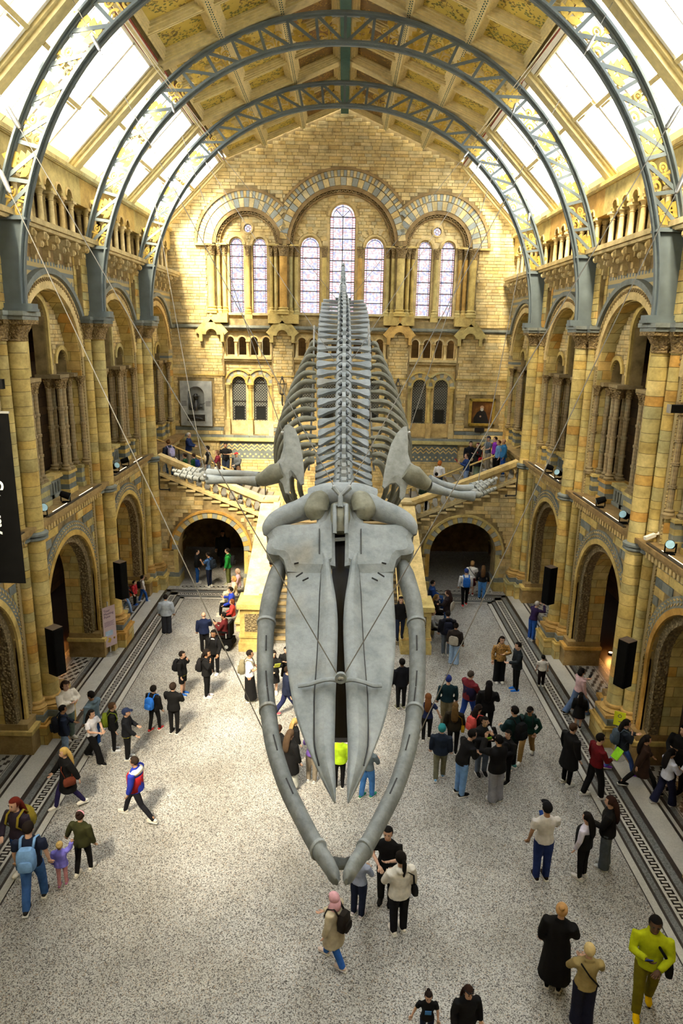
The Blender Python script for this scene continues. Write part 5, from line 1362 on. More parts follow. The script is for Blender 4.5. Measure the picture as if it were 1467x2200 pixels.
# ribs
M_BONER = bone2('rib_bone', (.10, .098, .068), (.22, .222, .18))
nr = 15
rs = [q for q in ss if .7 < q < 6.9]; nr = len(rs)
for i in range(nr):
    s_ = rs[i]; p, t, n = spine(s_); f_ = i/(nr-1)
    tp = interp([0, .8, 1.6, 3, 5, 9], [.42, .44, .42, .46, .55, .62], s_)+.12
    wmax = interp([0, .15, .45, .75, 1], [.85, 1.2, 1.45, 1.25, .92], f_); drop = interp([0, .2, .5, .8, 1], [1.0, 1.7, 2.2, 1.7, .7], f_)
    for e in (-1, 1):
        X = Vector((e, 0, 0)); z = Vector((0, 0, -1)); back = Vector((0, 1, 0))
        q = [p+X*tp-n*.02, p+X*(tp+(wmax-tp)*.45)+z*drop*.03, p+X*(wmax*.93)+z*drop*.2+back*.05, p+X*wmax+z*drop*.48+back*.12, p+X*wmax*.93+z*drop*.78+back*.2, p+X*wmax*.72+z*drop+back*.25]
        P = cat(q, 6); N = len(P); rd = [interp([0, .1, .35, .8, 1], [.05, .085, .085, .06, .04], j/(N-1)) for j in range(N)]
        W('rib', MB().tube(P, [(a_, a_*.75) for a_ in rd], 9), M_BONER)
# sternum side rail seen between the ribs
for e in (-1, 1): W('steel_rail', MB().tube([cp(733+e*58, 700, 18.2), cp(733+e*62, 870, 14.9), cp(733+e*70, 1010, 13.2)], .022, 6), M_STEEL)
# scapulae and flippers
def scap(pts, deps, name):
    P = [cp(x, y, d) for (x, y), d in zip(pts, deps)]; c = sum(P, Vector())/len(P); nv = Vector((0, -.85, .5)).normalized()
    n = len(P); mb = MB(); A = [tuple(p+nv*.03) for p in P]; B = [tuple(p-nv*.04) for p in P]; I = [tuple(p.lerp(c, .45)+nv*.07) for p in P]
    mb.add(I+A+B, [tuple(range(n))]+[(i, (i+1) % n, n+(i+1) % n, n+i) for i in range(n)]+[(n+i, n+(i+1) % n, 2*n+(i+1) % n, 2*n+i) for i in range(n)]+[tuple(range(3*n-1, 2*n-1, -1))])
    return W(name, mb, bone_sc, ang=50)
bone_sc = bone2('scapula_bone', (.19, .2, .19), (.30, .315, .305))
SCL = [(612, 915), (622, 914), (634, 922), (643, 945), (650, 980), (653, 1010), (653, 1040), (646, 1042), (637, 1030), (628, 1022), (621, 1030), (623, 1052), (621, 1062), (613, 1060), (607, 1040), (600, 1032), (590, 1025), (587, 1010), (592, 998), (603, 985), (609, 960), (609, 935)]
SCR = [(874, 917), (866, 918), (852, 932), (840, 955), (831, 985), (825, 1015), (821, 1045), (826, 1050), (838, 1040), (850, 1038), (860, 1048), (858, 1066), (862, 1074), (869, 1068), (874, 1045), (884, 1030), (892, 1015), (892, 1003), (882, 994), (876, 975), (876, 945)]
for pts in (SCL, SCR): scap(pts, [12.75-(y-915)*.0035 for x, y in pts], 'scapula')
def flipper(path, ulna, wrist, tips, s):
    W('humerus', MB().tube(*[(lambda P, r: (P, r))(*smooth_px(path, [.16, .19, .15, .12]))][0], 12), M_BONEG)
    for u, r0 in zip(ulna, (.085, .1)):
        P, r = smooth_px(u, [r0*1.1, r0*.75, r0*.7, r0]); W('forearm_bone', MB().tube(P, r, 10))
    mb = MB()
    for x, y, d in wrist: c = cp(x, y, d); mb.sphere(tuple(c), (.085, .085, .06), 8, 6)
    W('wrist_bones', mb, bone_sc)
    for a, b, cnt in tips:
        A, B = cp(*a), cp(*b)
        for i in range(cnt):
            p = A.lerp(B, i/cnt); q = A.lerp(B, (i+.86)/cnt); r = .055*(1-.45*i/cnt)
            W('phalanx', MB().tube([p, p.lerp(q, .12), p.lerp(q, .5), p.lerp(q, .88), q], [r*1.15, r*1.2, r*.7, r*1.05, r*.9], 8), bone_sc)
    # steel bands
    for P in (path[1], path[2]):
        pass
flipper([(606, 1012, 12.4), (590, 1018, 12.42), (572, 1027, 12.5), (558, 1030, 12.6)],
        [[(556, 1024, 12.65), (520, 1018, 12.8), (480, 1016, 12.95), (446, 1016, 13.05)], [(556, 1034, 12.6), (520, 1032, 12.72), (480, 1031, 12.85), (446, 1030, 12.95)]],
        [(440, 1018, 13.0), (438, 1028, 12.95), (432, 1022, 13.0)],
        [((430, 1030, 12.95), (374, 1018, 13.25), 4), ((428, 1022, 13.05), (370, 1010, 13.4), 5), ((432, 1015, 13.1), (392, 1008, 13.4), 4), ((436, 1012, 13.15), (404, 1006, 13.4), 3)], -1)
flipper([(872, 1012, 12.3), (888, 1022, 12.32), (905, 1034, 12.4), (918, 1042, 12.45)],
        [[(922, 1030, 12.55), (950, 1040, 12.65), (985, 1048, 12.7), (1015, 1050, 12.75)], [(922, 1046, 12.45), (955, 1056, 12.55), (985, 1063, 12.6), (1018, 1066, 12.65)]],
        [(1018, 1056, 12.7), (1024, 1062, 12.65), (1016, 1064, 12.65)],
        [((1028, 1064, 12.65), (1066, 1048, 12.85), 5), ((1026, 1056, 12.7), (1068, 1026, 12.95), 5), ((1020, 1050, 12.75), (1054, 1030, 13.0), 4), ((1012, 1044, 12.8), (1036, 1034, 13.05), 3)], 1)
# suspension cables
def onY(px, py, Y): d = C_F + C_R*((px-733.5)/1467) + C_U*((1100-py)/1467); return CAMP + d*(Y/d.y)
cab = []
for e in (-1, 1):
    m = lambda x: 736+e*(736-x)*-1 if False else (x if e < 0 else 1475-x)
    cab += [(cp(729 if e < 0 else 735, 1456, 9.8), onY(m(-60), 100, 12.1)), (cp(572 if e < 0 else 897, 1583, 10.0), onY(m(-60), 240, 12.1)), (cp(718 if e < 0 else 750, 1046, 12.0), onY(m(152), -8, 18.05)),
            (cp(722 if e < 0 else 752, 780, 16.2), onY(m(425), 322, 29.95)), (cp(722 if e < 0 else 752, 642, 23.9), onY(m(444), 294, 29.95)), (cp(440 if e < 0 else 1022, 1022 if e < 0 else 1060, 12.8), onY(m(330), 420, 24.0)), (cp(607 if e < 0 else 878, 930, 12.7), onY(m(352), 175, 24.0))]
tie = [(onY(m_, 34, 18.05), onY(n_, 292, 29.95)) for m_, n_ in ((247, 444), (255, 452), (1228, 1031), (1220, 1023))]
for a, b in cab:
    b = Vector(b); d = b-a; o = W('cable', MB().tube([tuple(a), tuple(b)], .008, 6), M_CABLE)
    W('turnbuckle', MB().tube([tuple(a+d*.86), tuple(a+d*.865), tuple(a+d*.895), tuple(a+d*.9)], [.02, .04, .04, .02], 8), M_STEEL, parent=o)
    W('shackle', MB().sphere(tuple(a), .04, 8, 6), M_STEEL, parent=o)
for qi, (a, b) in enumerate(tie):
    t = ob('tie_rod', MB().tube([(0, 0, 0), tuple((b-a)*.5), tuple(b-a)], .012, 6).mesh('tie_rod', M_WHITEP), None, tuple(a)); q = 'left' if a.x < 0 else 'right'
    tag(t, 'pale steel tie rod between the roof ribs along the %s eave, %s of two' % (q, 'outer' if qi in (0, 2) else 'inner'), 'rod', 'tie rods along the %s eave' % q)
# ================================================================ people
def gp(px, py, z=0.0):
    d = C_F + C_R*((px-733.5)/1467) + C_U*((1100-py)/1467); return CAMP + d*((z-CAMP.z)/d.z)
def zat(px, py, Y):
    d = C_F + C_R*((px-733.5)/1467) + C_U*((1100-py)/1467); return (CAMP + d*(Y/d.y)).z
def cloth(h):
    n = 'cloth_'+h
    if h == '#7a4a12' and n not in MATS:
        k = NT(n); v = k.n('ShaderNodeTexVoronoi', feature='F1'); v.inputs['Scale'].default_value = 22; k.l(k.pos(True), v.inputs['Vector'])
        k.l(k.ramp(v.outputs['Distance'], [(.25, (.02, .012, .006)), (.42, (.38, .2, .05))]), k.b.inputs['Base Color']); MATS[n] = k.m
    return MATS[n] if n in MATS else plain(n, rgb(h), .85, 0, .13, 9, .25, .15)
def skinm(t):
    c = {'l': (.56, .34, .24), 'm': (.40, .22, .13), 'd': (.10, .05, .03), 't': (.30, .16, .09)}[t]
    n = 'skin_'+t; return MATS[n] if n in MATS else plain(n, c, .55, 0, .06, 12, 0, .3)
M_EYE = plain('eye', (.02, .015, .012), .3); M_LIP = plain('lips', (.34, .12, .09), .5); M_SOLE = plain('shoe_sole', (.7, .69, .66), .6)
def remesh(mb, voxel, mat, name, smooth=3):
    me = mb.mesh('tmp', mat); o = bpy.data.objects.new('tmp', me)
    m = o.modifiers.new('r', 'REMESH'); m.mode = 'VOXEL'; m.voxel_size = voxel; m.use_smooth_shade = True
    s = o.modifiers.new('s', 'SMOOTH'); s.iterations = smooth; s.factor = .5
    r = eval_mesh(o); bpy.data.meshes.remove(me); r.name = name
    r.materials.clear(); r.materials.append(mat); r.polygons.foreach_set('use_smooth', [True]*len(r.polygons)); return r
ARMS = {'d': ((.25, -.01, 1.14), (.265, .06, .89)), 'f': ((.25, .1, 1.16), (.24, .27, .97)), 'b': ((.25, -.13, 1.16), (.26, -.2, .93)), 'x': ((.27, .1, 1.17), (.02, .24, 1.2)), 'p': ((.25, .12, 1.17), (.08, .32, 1.27)),
        'u': ((.29, .2, 1.33), (.1, .31, 1.56)), 'h': ((.25, .08, 1.16), (.08, .29, 1.08)), 'k': ((.31, -.04, 1.16), (.21, .05, .96)), 's': ((.25, .12, 1.2), (.13, .15, 1.36)), 'o': ((.3, 0, 1.18), (.38, .02, .97)), 'U': ((.3, .05, 1.5), (.36, .05, 1.72)), 'l': ((.25, .06, 1.12), (.16, .3, .98))}
def hand(mb, w, d, side, curl=.5):
    d = d.normalized(); x = Vector((1, 0, 0)); a = d.cross(x)
    a = a.normalized() if a.length > .1 else Vector((0, 1, 0)); b = d.cross(a).normalized()   # a: palm normal, b: across the palm
    mb.tube([w-d*.02, w+d*.03, w+d*.085], [(.022, .026), (.016, .04), (.013, .038)], 8, up=tuple(b))
    for i, (off, L) in enumerate(((-.03, .065), (-.01, .075), (.01, .07), (.03, .055))):
        p = w+d*.08+b*off; q = p+d*L*.5-a*(.015*curl); r = q+d*L*.38-a*(.05*curl); mb.tube([p, q, r], [.0095, .009, .007], 6)
    t0 = w+d*.025+b*(.035*side); t1 = t0+d*.035+b*(.022*side)-a*.01; mb.tube([t0, t1, t1+d*.03-a*.015], [.012, .011, .008], 6)
def figure(t, top, bot, shoe, hair, skin, arms, stride=0., lean=0., sit=False, turn=0., kid=False, female=False):
    """joints in a 1.75 m body facing +Y; clothes, hair and shoes are children of the root t, the body is one mesh"""
    dz = -.43 if sit else 0.
    V = Vector
    hw, sw = (.095, .2) if not female else (.1, .178)
    ly = lean*.42; fwd = lambda z: ly*max(0, (z-.95)/.55)*1.0
    def up(p): x, y, z = p; f = max(0, z-.95); return V((x, y+lean*f*.9, z-abs(lean)*f*.28+dz))
    hd = up((0, .02, 1.625)); nk = up((0, -.005, 1.46))
    legs = []
    for s in (-1, 1):
        if sit: legs.append((V((s*hw, 0, .5)), V((s*.12, .43, .5)), V((s*.12, .45, .09)), V((s*.12, .45, 0))))
        else:
            f = s*stride; kn = V((s*.095, f*.17+abs(stride)*.05, .5)); an = V((s*.09, f*.34-.02, .09+(.05*abs(stride) if f < 0 else 0)))
            legs.append((V((s*hw, 0, .93)), kn, an, an))
    ar = []
    for s, k in zip((-1, 1), arms):
        e, wv = ARMS[k]; sh = up((s*sw, -.01, 1.405)); ar.append((sh, up((s*e[0], e[1], e[2])), up((s*wv[0], wv[1], wv[2]))))
    th = lambda z: z+dz
    # one continuous body
    b = MB(); b.tube([up((0, 0, .9)), up((0, .01, 1.05)), up((0, .01, 1.25)), up((0, 0, 1.38)), nk, up((0, .005, 1.53))], [(.14, .1), (.125, .095), (.15, .1), (.14, .08), (.058, .058), (.052, .055)], 12, up=(0, 1, 0))
    hsc = 1.14 if kid else 1.0
    b.sphere(tuple(hd+V((0, 0, .03))), (.078*hsc, .098*hsc, .1*hsc), 14, 10); b.sphere(tuple(hd+V((0, .022, -.05))), (.062*hsc, .075*hsc, .075*hsc), 12, 8)
    b.tube([hd+V((0, .09*hsc, .015)), hd+V((0, .108*hsc, -.03)), hd+V((0, .092*hsc, -.04))], [.012, .017, .012], 6)
    for s in (-1, 1): b.sphere(tuple(hd+V((s*.078*hsc, -.005, -.005))), (.014, .026, .036), 8, 6)
    for h_, kn, an, ft in legs: b.tube([h_, h_.lerp(kn, .5), kn, kn.lerp(an, .4), an], [.085, .075, .055, .055, .036], 10)
    for sh, el, wr in ar: b.tube([sh, sh.lerp(el, .5), el, el.lerp(wr, .35), wr], [.055, .046, .038, .038, .026], 10)
    me = remesh(b, .021, skinm(skin), 'body', 2)
    x = MB(); x.m = 0
    for s, (sh, el, wr) in zip((-1, 1), ar): hand(x, wr, wr-el, -s)
    x.m = 1
    for s in (-1, 1): x.sphere(tuple(hd+V((s*.031, .088*hsc, .02))), (.012, .008, .008), 6, 4); x.box(hd.x+s*.031-.016, hd.x+s*.031+.016, hd.y+.09*hsc, hd.y+.098*hsc, hd.z+.038, hd.z+.045)
    x.m = 2; x.sphere(tuple(hd+V((0, .09*hsc, -.068))), (.024, .01, .007), 6, 4)
    import bmesh
    bm = bmesh.new(); bm.from_mesh(me); xm = x.mesh('x', [skinm(skin), M_EYE, M_LIP], True); bm.from_mesh(xm); bm.to_mesh(me); bm.free(); bpy.data.meshes.remove(xm)
    me.materials.append(M_EYE); me.materials.append(M_LIP)
    ob('body', me, t)
    # upper garment
    kind, c = top; g = MB(); m_ = cloth(c)
    puff = {'tee': .0, 'top': .004, 'shirt': .008, 'jacket': .02, 'hoodie': .024, 'puffer': .036, 'coat': .026, 'long': .03}[kind]
    hem = {'tee': .9, 'top': .92, 'shirt': .86, 'jacket': .84, 'hoodie': .85, 'puffer': .84, 'coat': .55, 'long': .22}[kind]
    if sit: hem = max(hem, .9)
    p = puff; fm = -.012 if female else 0
    st_ = [(hem, .182+p*1.2+(.05 if hem < .7 else 0), .142+p+(.04 if hem < .7 else 0)), (.98, .172+p, .132+p), (1.1, .150+p+fm, .112+p), (1.24, .172+p+fm, .122+p), (1.34, .19+p+fm, .118+p), (1.42, .165+p+fm, .088+p), (1.475, .072+p*.5, .066+p*.5)]
    g.tube([up((0, 0, z)) for z, a, q in st_], [(a, q) for z, a, q in st_], 16, up=(0, 1, 0))
    for sh, el, wr in ar:
        r0 = .068+p*.9
        if kind == 'tee': g.tube([sh+V((0, 0, .0)), sh.lerp(el, .4), sh.lerp(el, .72)], [r0, r0*1.0, r0*.98], 10)
        else: g.tube([sh, sh.lerp(el, .5), el, el.lerp(wr, .5), el.lerp(wr, .95)], [r0, r0*.94, r0*.82, r0*.76, r0*.66], 10)
    if kind in ('hoodie',): g.tube([nk+V((-.09, -.02, 0)), nk+V((-.06, -.1, .01)), nk+V((.06, -.1, .01)), nk+V((.09, -.02, 0))], [.04, .06, .06, .04], 8)
    if kind in ('jacket', 'coat', 'puffer', 'long', 'shirt'): g.tube([nk+V((-.07, .05, 0)), nk+V((-.07, -.05, .025)), nk+V((.07, -.05, .025)), nk+V((.07, .05, 0))], [.022, .03, .03, .022], 8)
    nm = {'tee': 't_shirt', 'top': 'top', 'shirt': 'shirt', 'jacket': 'jacket', 'hoodie': 'hoodie', 'puffer': 'puffer_jacket', 'coat': 'coat', 'long': 'long_coat'}[kind]
    ob(nm, remesh(g, .022, m_, nm, 2), t)
    # lower garment
    kind, c = bot; g = MB(); m_ = cloth(c)
    if kind in ('skirt', 'longskirt') and not sit:
        zb = .5 if kind == 'skirt' else .1; g.tube([V((0, 0, 1.0)), V((0, 0, .88)), V((0, .02, zb+.2)), V((0, .03, zb))], [(.15, .11), (.175, .14), (.2, .17), (.22, .19)], 16, up=(0, 1, 0)); nm = 'skirt'
    else:
        pz = .5 if sit else .93
        g.tube([V((0, 0, pz+.1)), V((0, 0, pz+.03)), V((0, 0, pz-.04))], [(.138, .1), (.16, .12), (.15, .115)], 14, up=(0, 1, 0))
        w_ = {'slim': (.088, .066, .05), 'jeans': (.098, .078, .066), 'wide': (.105, .098, .112), 'shorts': (.105, .1, .0), 'skirt': (.1, .09, .06), 'longskirt': (.1, .09, .06)}[kind]
        for h_, kn, an, ft in legs:
            if kind == 'shorts': g.tube([h_, h_.lerp(kn, .5), h_.lerp(kn, .95)], [w_[0], w_[0], w_[1]], 10)
            else: e = an+V((0, 0, -.035)); g.tube([h_, h_.lerp(kn, .5), kn, kn.lerp(an, .45), e], [w_[0], w_[0]*.94, w_[1], w_[1]*.95, w_[2]], 10)
        nm = {'shorts': 'shorts', 'jeans': 'jeans'}.get(kind, 'trousers')
    ob(nm, remesh(g, .022, m_, nm, 2), t)
    for h_, kn, an, ft in legs:
        g = MB(); zf = an.z-.09; g.m = 0; g.tube([V((an.x, an.y-.075, zf+.05)), V((an.x, an.y-.03, zf+.062)), V((an.x, an.y+.05, zf+.055)), V((an.x, an.y+.13, zf+.04)), V((an.x, an.y+.185, zf+.035))], [(.028, .03), (.044, .05), (.046, .045), (.05, .034), (.025, .022)], 10, up=(0, 0, 1))
        g.m = 1; g.box(an.x-.045, an.x+.045, an.y-.09, an.y+.17, zf, zf+.022); ob('shoe', g.mesh('shoe', [cloth(shoe), M_SOLE], True), t)
    # hair and headwear
    st2, hc = hair; g = MB(); c0 = hd+V((0, -.006, .035))
    def cap(f=1.1, front=.05, low=-.02):
        h = MB(); h.sphere((0, 0, 0), (.078*hsc*f+.006, .098*hsc*f, .1*hsc*f), 16, 12); F = []
        for q in h.f:
            cc = sum((V(h.v[i]) for i in q), V())/len(q)
            if (cc.y > front*hsc and cc.z < .055*hsc) or cc.z < -.09 or (cc.y > -.02 and cc.z < low): continue
            F.append(q)
        g.add([(v[0]+c0.x, v[1]+c0.y, v[2]+c0.z) for v in h.v], F)
    hn = 'hair'; hm = cloth(hc)
    if st2 == 'bald': g = None
    elif st2 == 'short': cap()
    elif st2 in ('long', 'pony', 'bun', 'bob', 'braid'):
        cap(1.14, .055, -.05)
        if st2 == 'long': g.tube([c0+V((0, -.05, .03)), c0+V((0, -.1, -.08)), up((0, -.13, 1.42)), up((0, -.15, 1.26)), up((0, -.15, 1.18))], [(.075, .05), (.095, .055), (.105, .05), (.095, .04), (.05, .02)], 12, up=(0, 1, 0))
        if st2 == 'bob': g.tube([c0+V((0, -.04, .02)), c0+V((0, -.06, -.08)), c0+V((0, -.055, -.15))], [(.085, .07), (.098, .075), (.08, .05)], 12, up=(0, 1, 0))
        if st2 in ('pony', 'braid'): g.tube([c0+V((0, -.1, .03)), c0+V((0, -.15, -.02)), c0+V((0, -.15, -.15)), c0+V((0, -.14, -.3))], [.03, .04, .038, .015], 8)
        if st2 == 'bun': g.sphere(tuple(c0+V((0, -.07, .1))), .05, 10, 8)
    elif st2 == 'cap':
        cap(1.13, .09, .02); g.tube([c0+V((0, .08, .045)), c0+V((0, .15, .035)), c0+V((0, .185, .025))], [(.075, .012), (.07, .01), (.04, .008)], 10, up=(0, 0, 1)); hn = 'cap'
    elif st2 == 'beanie': cap(1.16, .08, .01); hn = 'beanie'
    elif st2 == 'hijab':
        cap(1.2, .06, -.08); g.tube([c0+V((0, -.03, -.06)), up((0, -.02, 1.47)), up((0, 0, 1.4))], [(.1, .1), (.12, .11), (.16, .12)], 14, up=(0, 1, 0)); hn = 'headscarf'
    if g: ob(hn, g.mesh(hn, hm, True), t)
    return dict(hd=hd, nk=nk, up=up, ar=ar, c0=c0)
def rbox(name, w, d, h, mat, t, loc, rot=(0, 0, 0), r=.3):
    g = MB(); n = 12
    for j, (z, f) in enumerate(((0, .82), (.08, 1), (.5, 1.04), (.85, .98), (1, .72))): pass
    sec = [(0, .8), (.1, 1), (.5, 1.05), (.85, .96), (1, .66)]; vs = []
    for z, f in sec:
        for i in range(n):
            a = 2*PI*i/n; ca, sa = math.cos(a), math.sin(a); e = .45
            vs.append((w/2*f*math.copysign(abs(ca)**e, ca), d/2*f*math.copysign(abs(sa)**e, sa), h*z))
    fs = [(j*n+i, j*n+(i+1) % n, (j+1)*n+(i+1) % n, (j+1)*n+i) for j in range(4) for i in range(n)]+[tuple(range(n-1, -1, -1)), tuple(range(4*n, 5*n))]
    g.add(vs, fs); me = auto_smooth(g.mesh(name, mat), 50); return ob(name, me, t, loc, rot)
def extra(t, F, e):
    k, c = e.split('#'); c = '#'+c; up = F['up']; V = Vector
    if k == 'pack':
        o = rbox('backpack', .29, .17, .42, cloth(c), t, up((0, -.21, .98))); rbox('pocket', .22, .06, .2, cloth(c), o, (0, -.1, .03))
        g = MB()
        for s in (-1, 1): g.tube([up((s*.1, -.15, 1.36)), up((s*.11, -.06, 1.49)), up((s*.12, .09, 1.42)), up((s*.13, .14, 1.25)), up((s*.15, .0, 1.05))], [(.025, .012)]*5, 6)
        ob('straps', g.mesh('straps', cloth(c), True), t)
    elif k in ('bag', 'bagf', 'bagr'):
        s = -1 if k == 'bag' else 1; y = .12 if k == 'bagf' else 0
        rbox('shoulder_bag', .1, .28, .22, cloth(c), t, up((s*.25, y, .82)))
        ob('strap', MB().tube([up((s*.24, y-.06, 1.02)), up((s*.2, -.1, 1.3)), up((-s*.02, -.09, 1.49)), up((-s*.03, .05, 1.46)), up((s*.15, .15, 1.25)), up((s*.25, y+.08, 1.02))], [(.02, .01)]*6, 6).mesh('strap', cloth(c), True), t)
    elif k == 'sling':
        ob('strap', MB().tube([up((-.14, -.1, 1.45)), up((0, -.15, 1.25)), up((.17, -.12, 1.02))], [(.022, .01)]*3, 6).mesh('strap', cloth(c), True), t)
    elif k == 'tote': rbox('tote_bag', .34, .07, .36, cloth(c), t, up((.0, -.2, .92)), (0, 0, 0))
    elif k in ('paper', 'book', 'phone'):
        a, b = F['ar'][0][2], F['ar'][1][2]; p = (a if a.z > b.z else b).copy(); p = p+V((0, .06, .05)) if k != 'phone' else p+V((0, .05, .06))
        w, h = {'paper': (.2, .28), 'book': (.16, .22), 'phone': (.075, .15)}[k]
        ob({'paper': 'leaflet', 'book': 'book', 'phone': 'phone'}[k], MB().box(-w/2, w/2, -.006, .006, 0, h).mesh(k, cloth(c)), t, tuple(p-V((0, 0, .03))), (R(-35), 0, R(10)))
    elif k == 'lanyard': ob('lanyard', MB().tube([up((-.06, .05, 1.46)), up((0, .16, 1.2)), up((.06, .05, 1.46))], .008, 5).mesh('lanyard', cloth(c)), t)
    elif k == 'collar': ob('shirt_collar', MB().prism([(-.07, 0), (0, -.12), (.07, 0), (.03, .03), (-.03, .03)], -.006, .006).mesh('collar', cloth(c)), t, up((0, .1, 1.46)), (R(-20), 0, 0))
    elif k == 'trim': ob('coloured_trim', MB().tube([V((.19*math.cos(a), .145*math.sin(a), .86)) for a in [2*PI*i/16 for i in range(17)]], .012, 5, caps=False).mesh('trim', cloth(c)), t)
    elif k == 'shades': ob('sunglasses', MB().tube([F['hd']+V((-.085, .02, .1)), F['hd']+V((-.04, .1, .09)), F['hd']+V((.04, .1, .09)), F['hd']+V((.085, .02, .1))], [(.015, .008)]*4, 6).mesh('shades', cloth(c)), t)
    elif k == 'vestpanel': ob('side_panel', MB().tube([up((0, .02, 1.3)), up((0, .03, 1.1)), up((0, .02, .88))], [(.236, .166), (.216, .166), (.222, .172)], 14, up=(0, 1, 0)).mesh('panel', cloth(c), True), t)
    elif k == 'yoke': ob('white_yoke', MB().tube([up((0, -.01, 1.36)), up((0, -.01, 1.42)), up((0, 0, 1.46))], [(.215, .14), (.195, .125), (.11, .1)], 14, up=(0, 1, 0)).mesh('yoke', cloth(c), True), t)
    elif k == 'headband': ob('headband', MB().ring(0, 0, .082, .095, 0, PI, -.015, .015, 12).mesh('hb', cloth(c)), t, tuple(F['c0']+V((0, .02, .02))))
    elif k == 'print': ob('shirt_print', MB().prism([(-.08, -.07), (.08, -.07), (.08, .07), (-.08, .07)], -.004, .004).mesh('print', cloth(c)), t, up((0, .13, 1.22)), (R(-4), 0, 0))
def on_flight(px, ytop, hgt):
    # foot of a person of known height whose head is seen at (px, ytop), standing on one of the side flights or the landing
    d = C_F + C_R*((px-733.5)/1467) + C_U*((1100-ytop)/1467); f = lambda q: max(3.25, min(5.2, 3.25+.4304*(abs(q.x)-3.45)))
    t = 25.0
    while t < 60:
        q = CAMP+d*t
        if q.z-hgt <= f(q): break
        t += .02
    i = max(0, min(12, math.floor((abs(q.x)-3.45)/.3792))) if abs(q.x) > 3.45 else 0
    return Vector((q.x, min(max(q.y, 31.0), 35.6), 3.25+.163*min(i, 11)+.002 if abs(q.x) > 3.45 else 3.252))
def person(px, py, ytop, th, label, top, bot, shoe, hair, skin='l', arms='dd', ex=(), z=0., stride=0., lean=0., sit=False, kid=False, fem=False, hgt=None, at=None):
    g = Vector(at) if at else (gp(px, py, z) if z != 'flight' else on_flight(px, py, hgt))
    z = g.z if z == 'flight' else z
    if hgt is None:
        full = zat(px, ytop, g.y)-z; hgt = max(.95, min(1.98, full/(.76 if sit else (1-.1*abs(lean)))))
    t = empty('person', (g.x, g.y, z), (0, 0, R(th))); k = hgt/1.755; t.scale = (k*1.1, k*1.1, k)
    tag(t, label, 'person', 'visitors in the hall')
    sp = lambda s: (s.split('#')[0], '#'+s.split('#')[1])
    F = figure(t, sp(top), sp(bot), shoe, sp(hair), skin, arms, stride, lean, sit, 0, kid, fem)
    for e in ex: extra(t, F, e)
    return t
K1, K2, K3, NV, JE, LJ, WH, GR = '#141416', '#1d1c1f', '#2a2320', '#1b2238', '#31548c', '#8fb0d8', '#e8e4dc', '#8d949c'
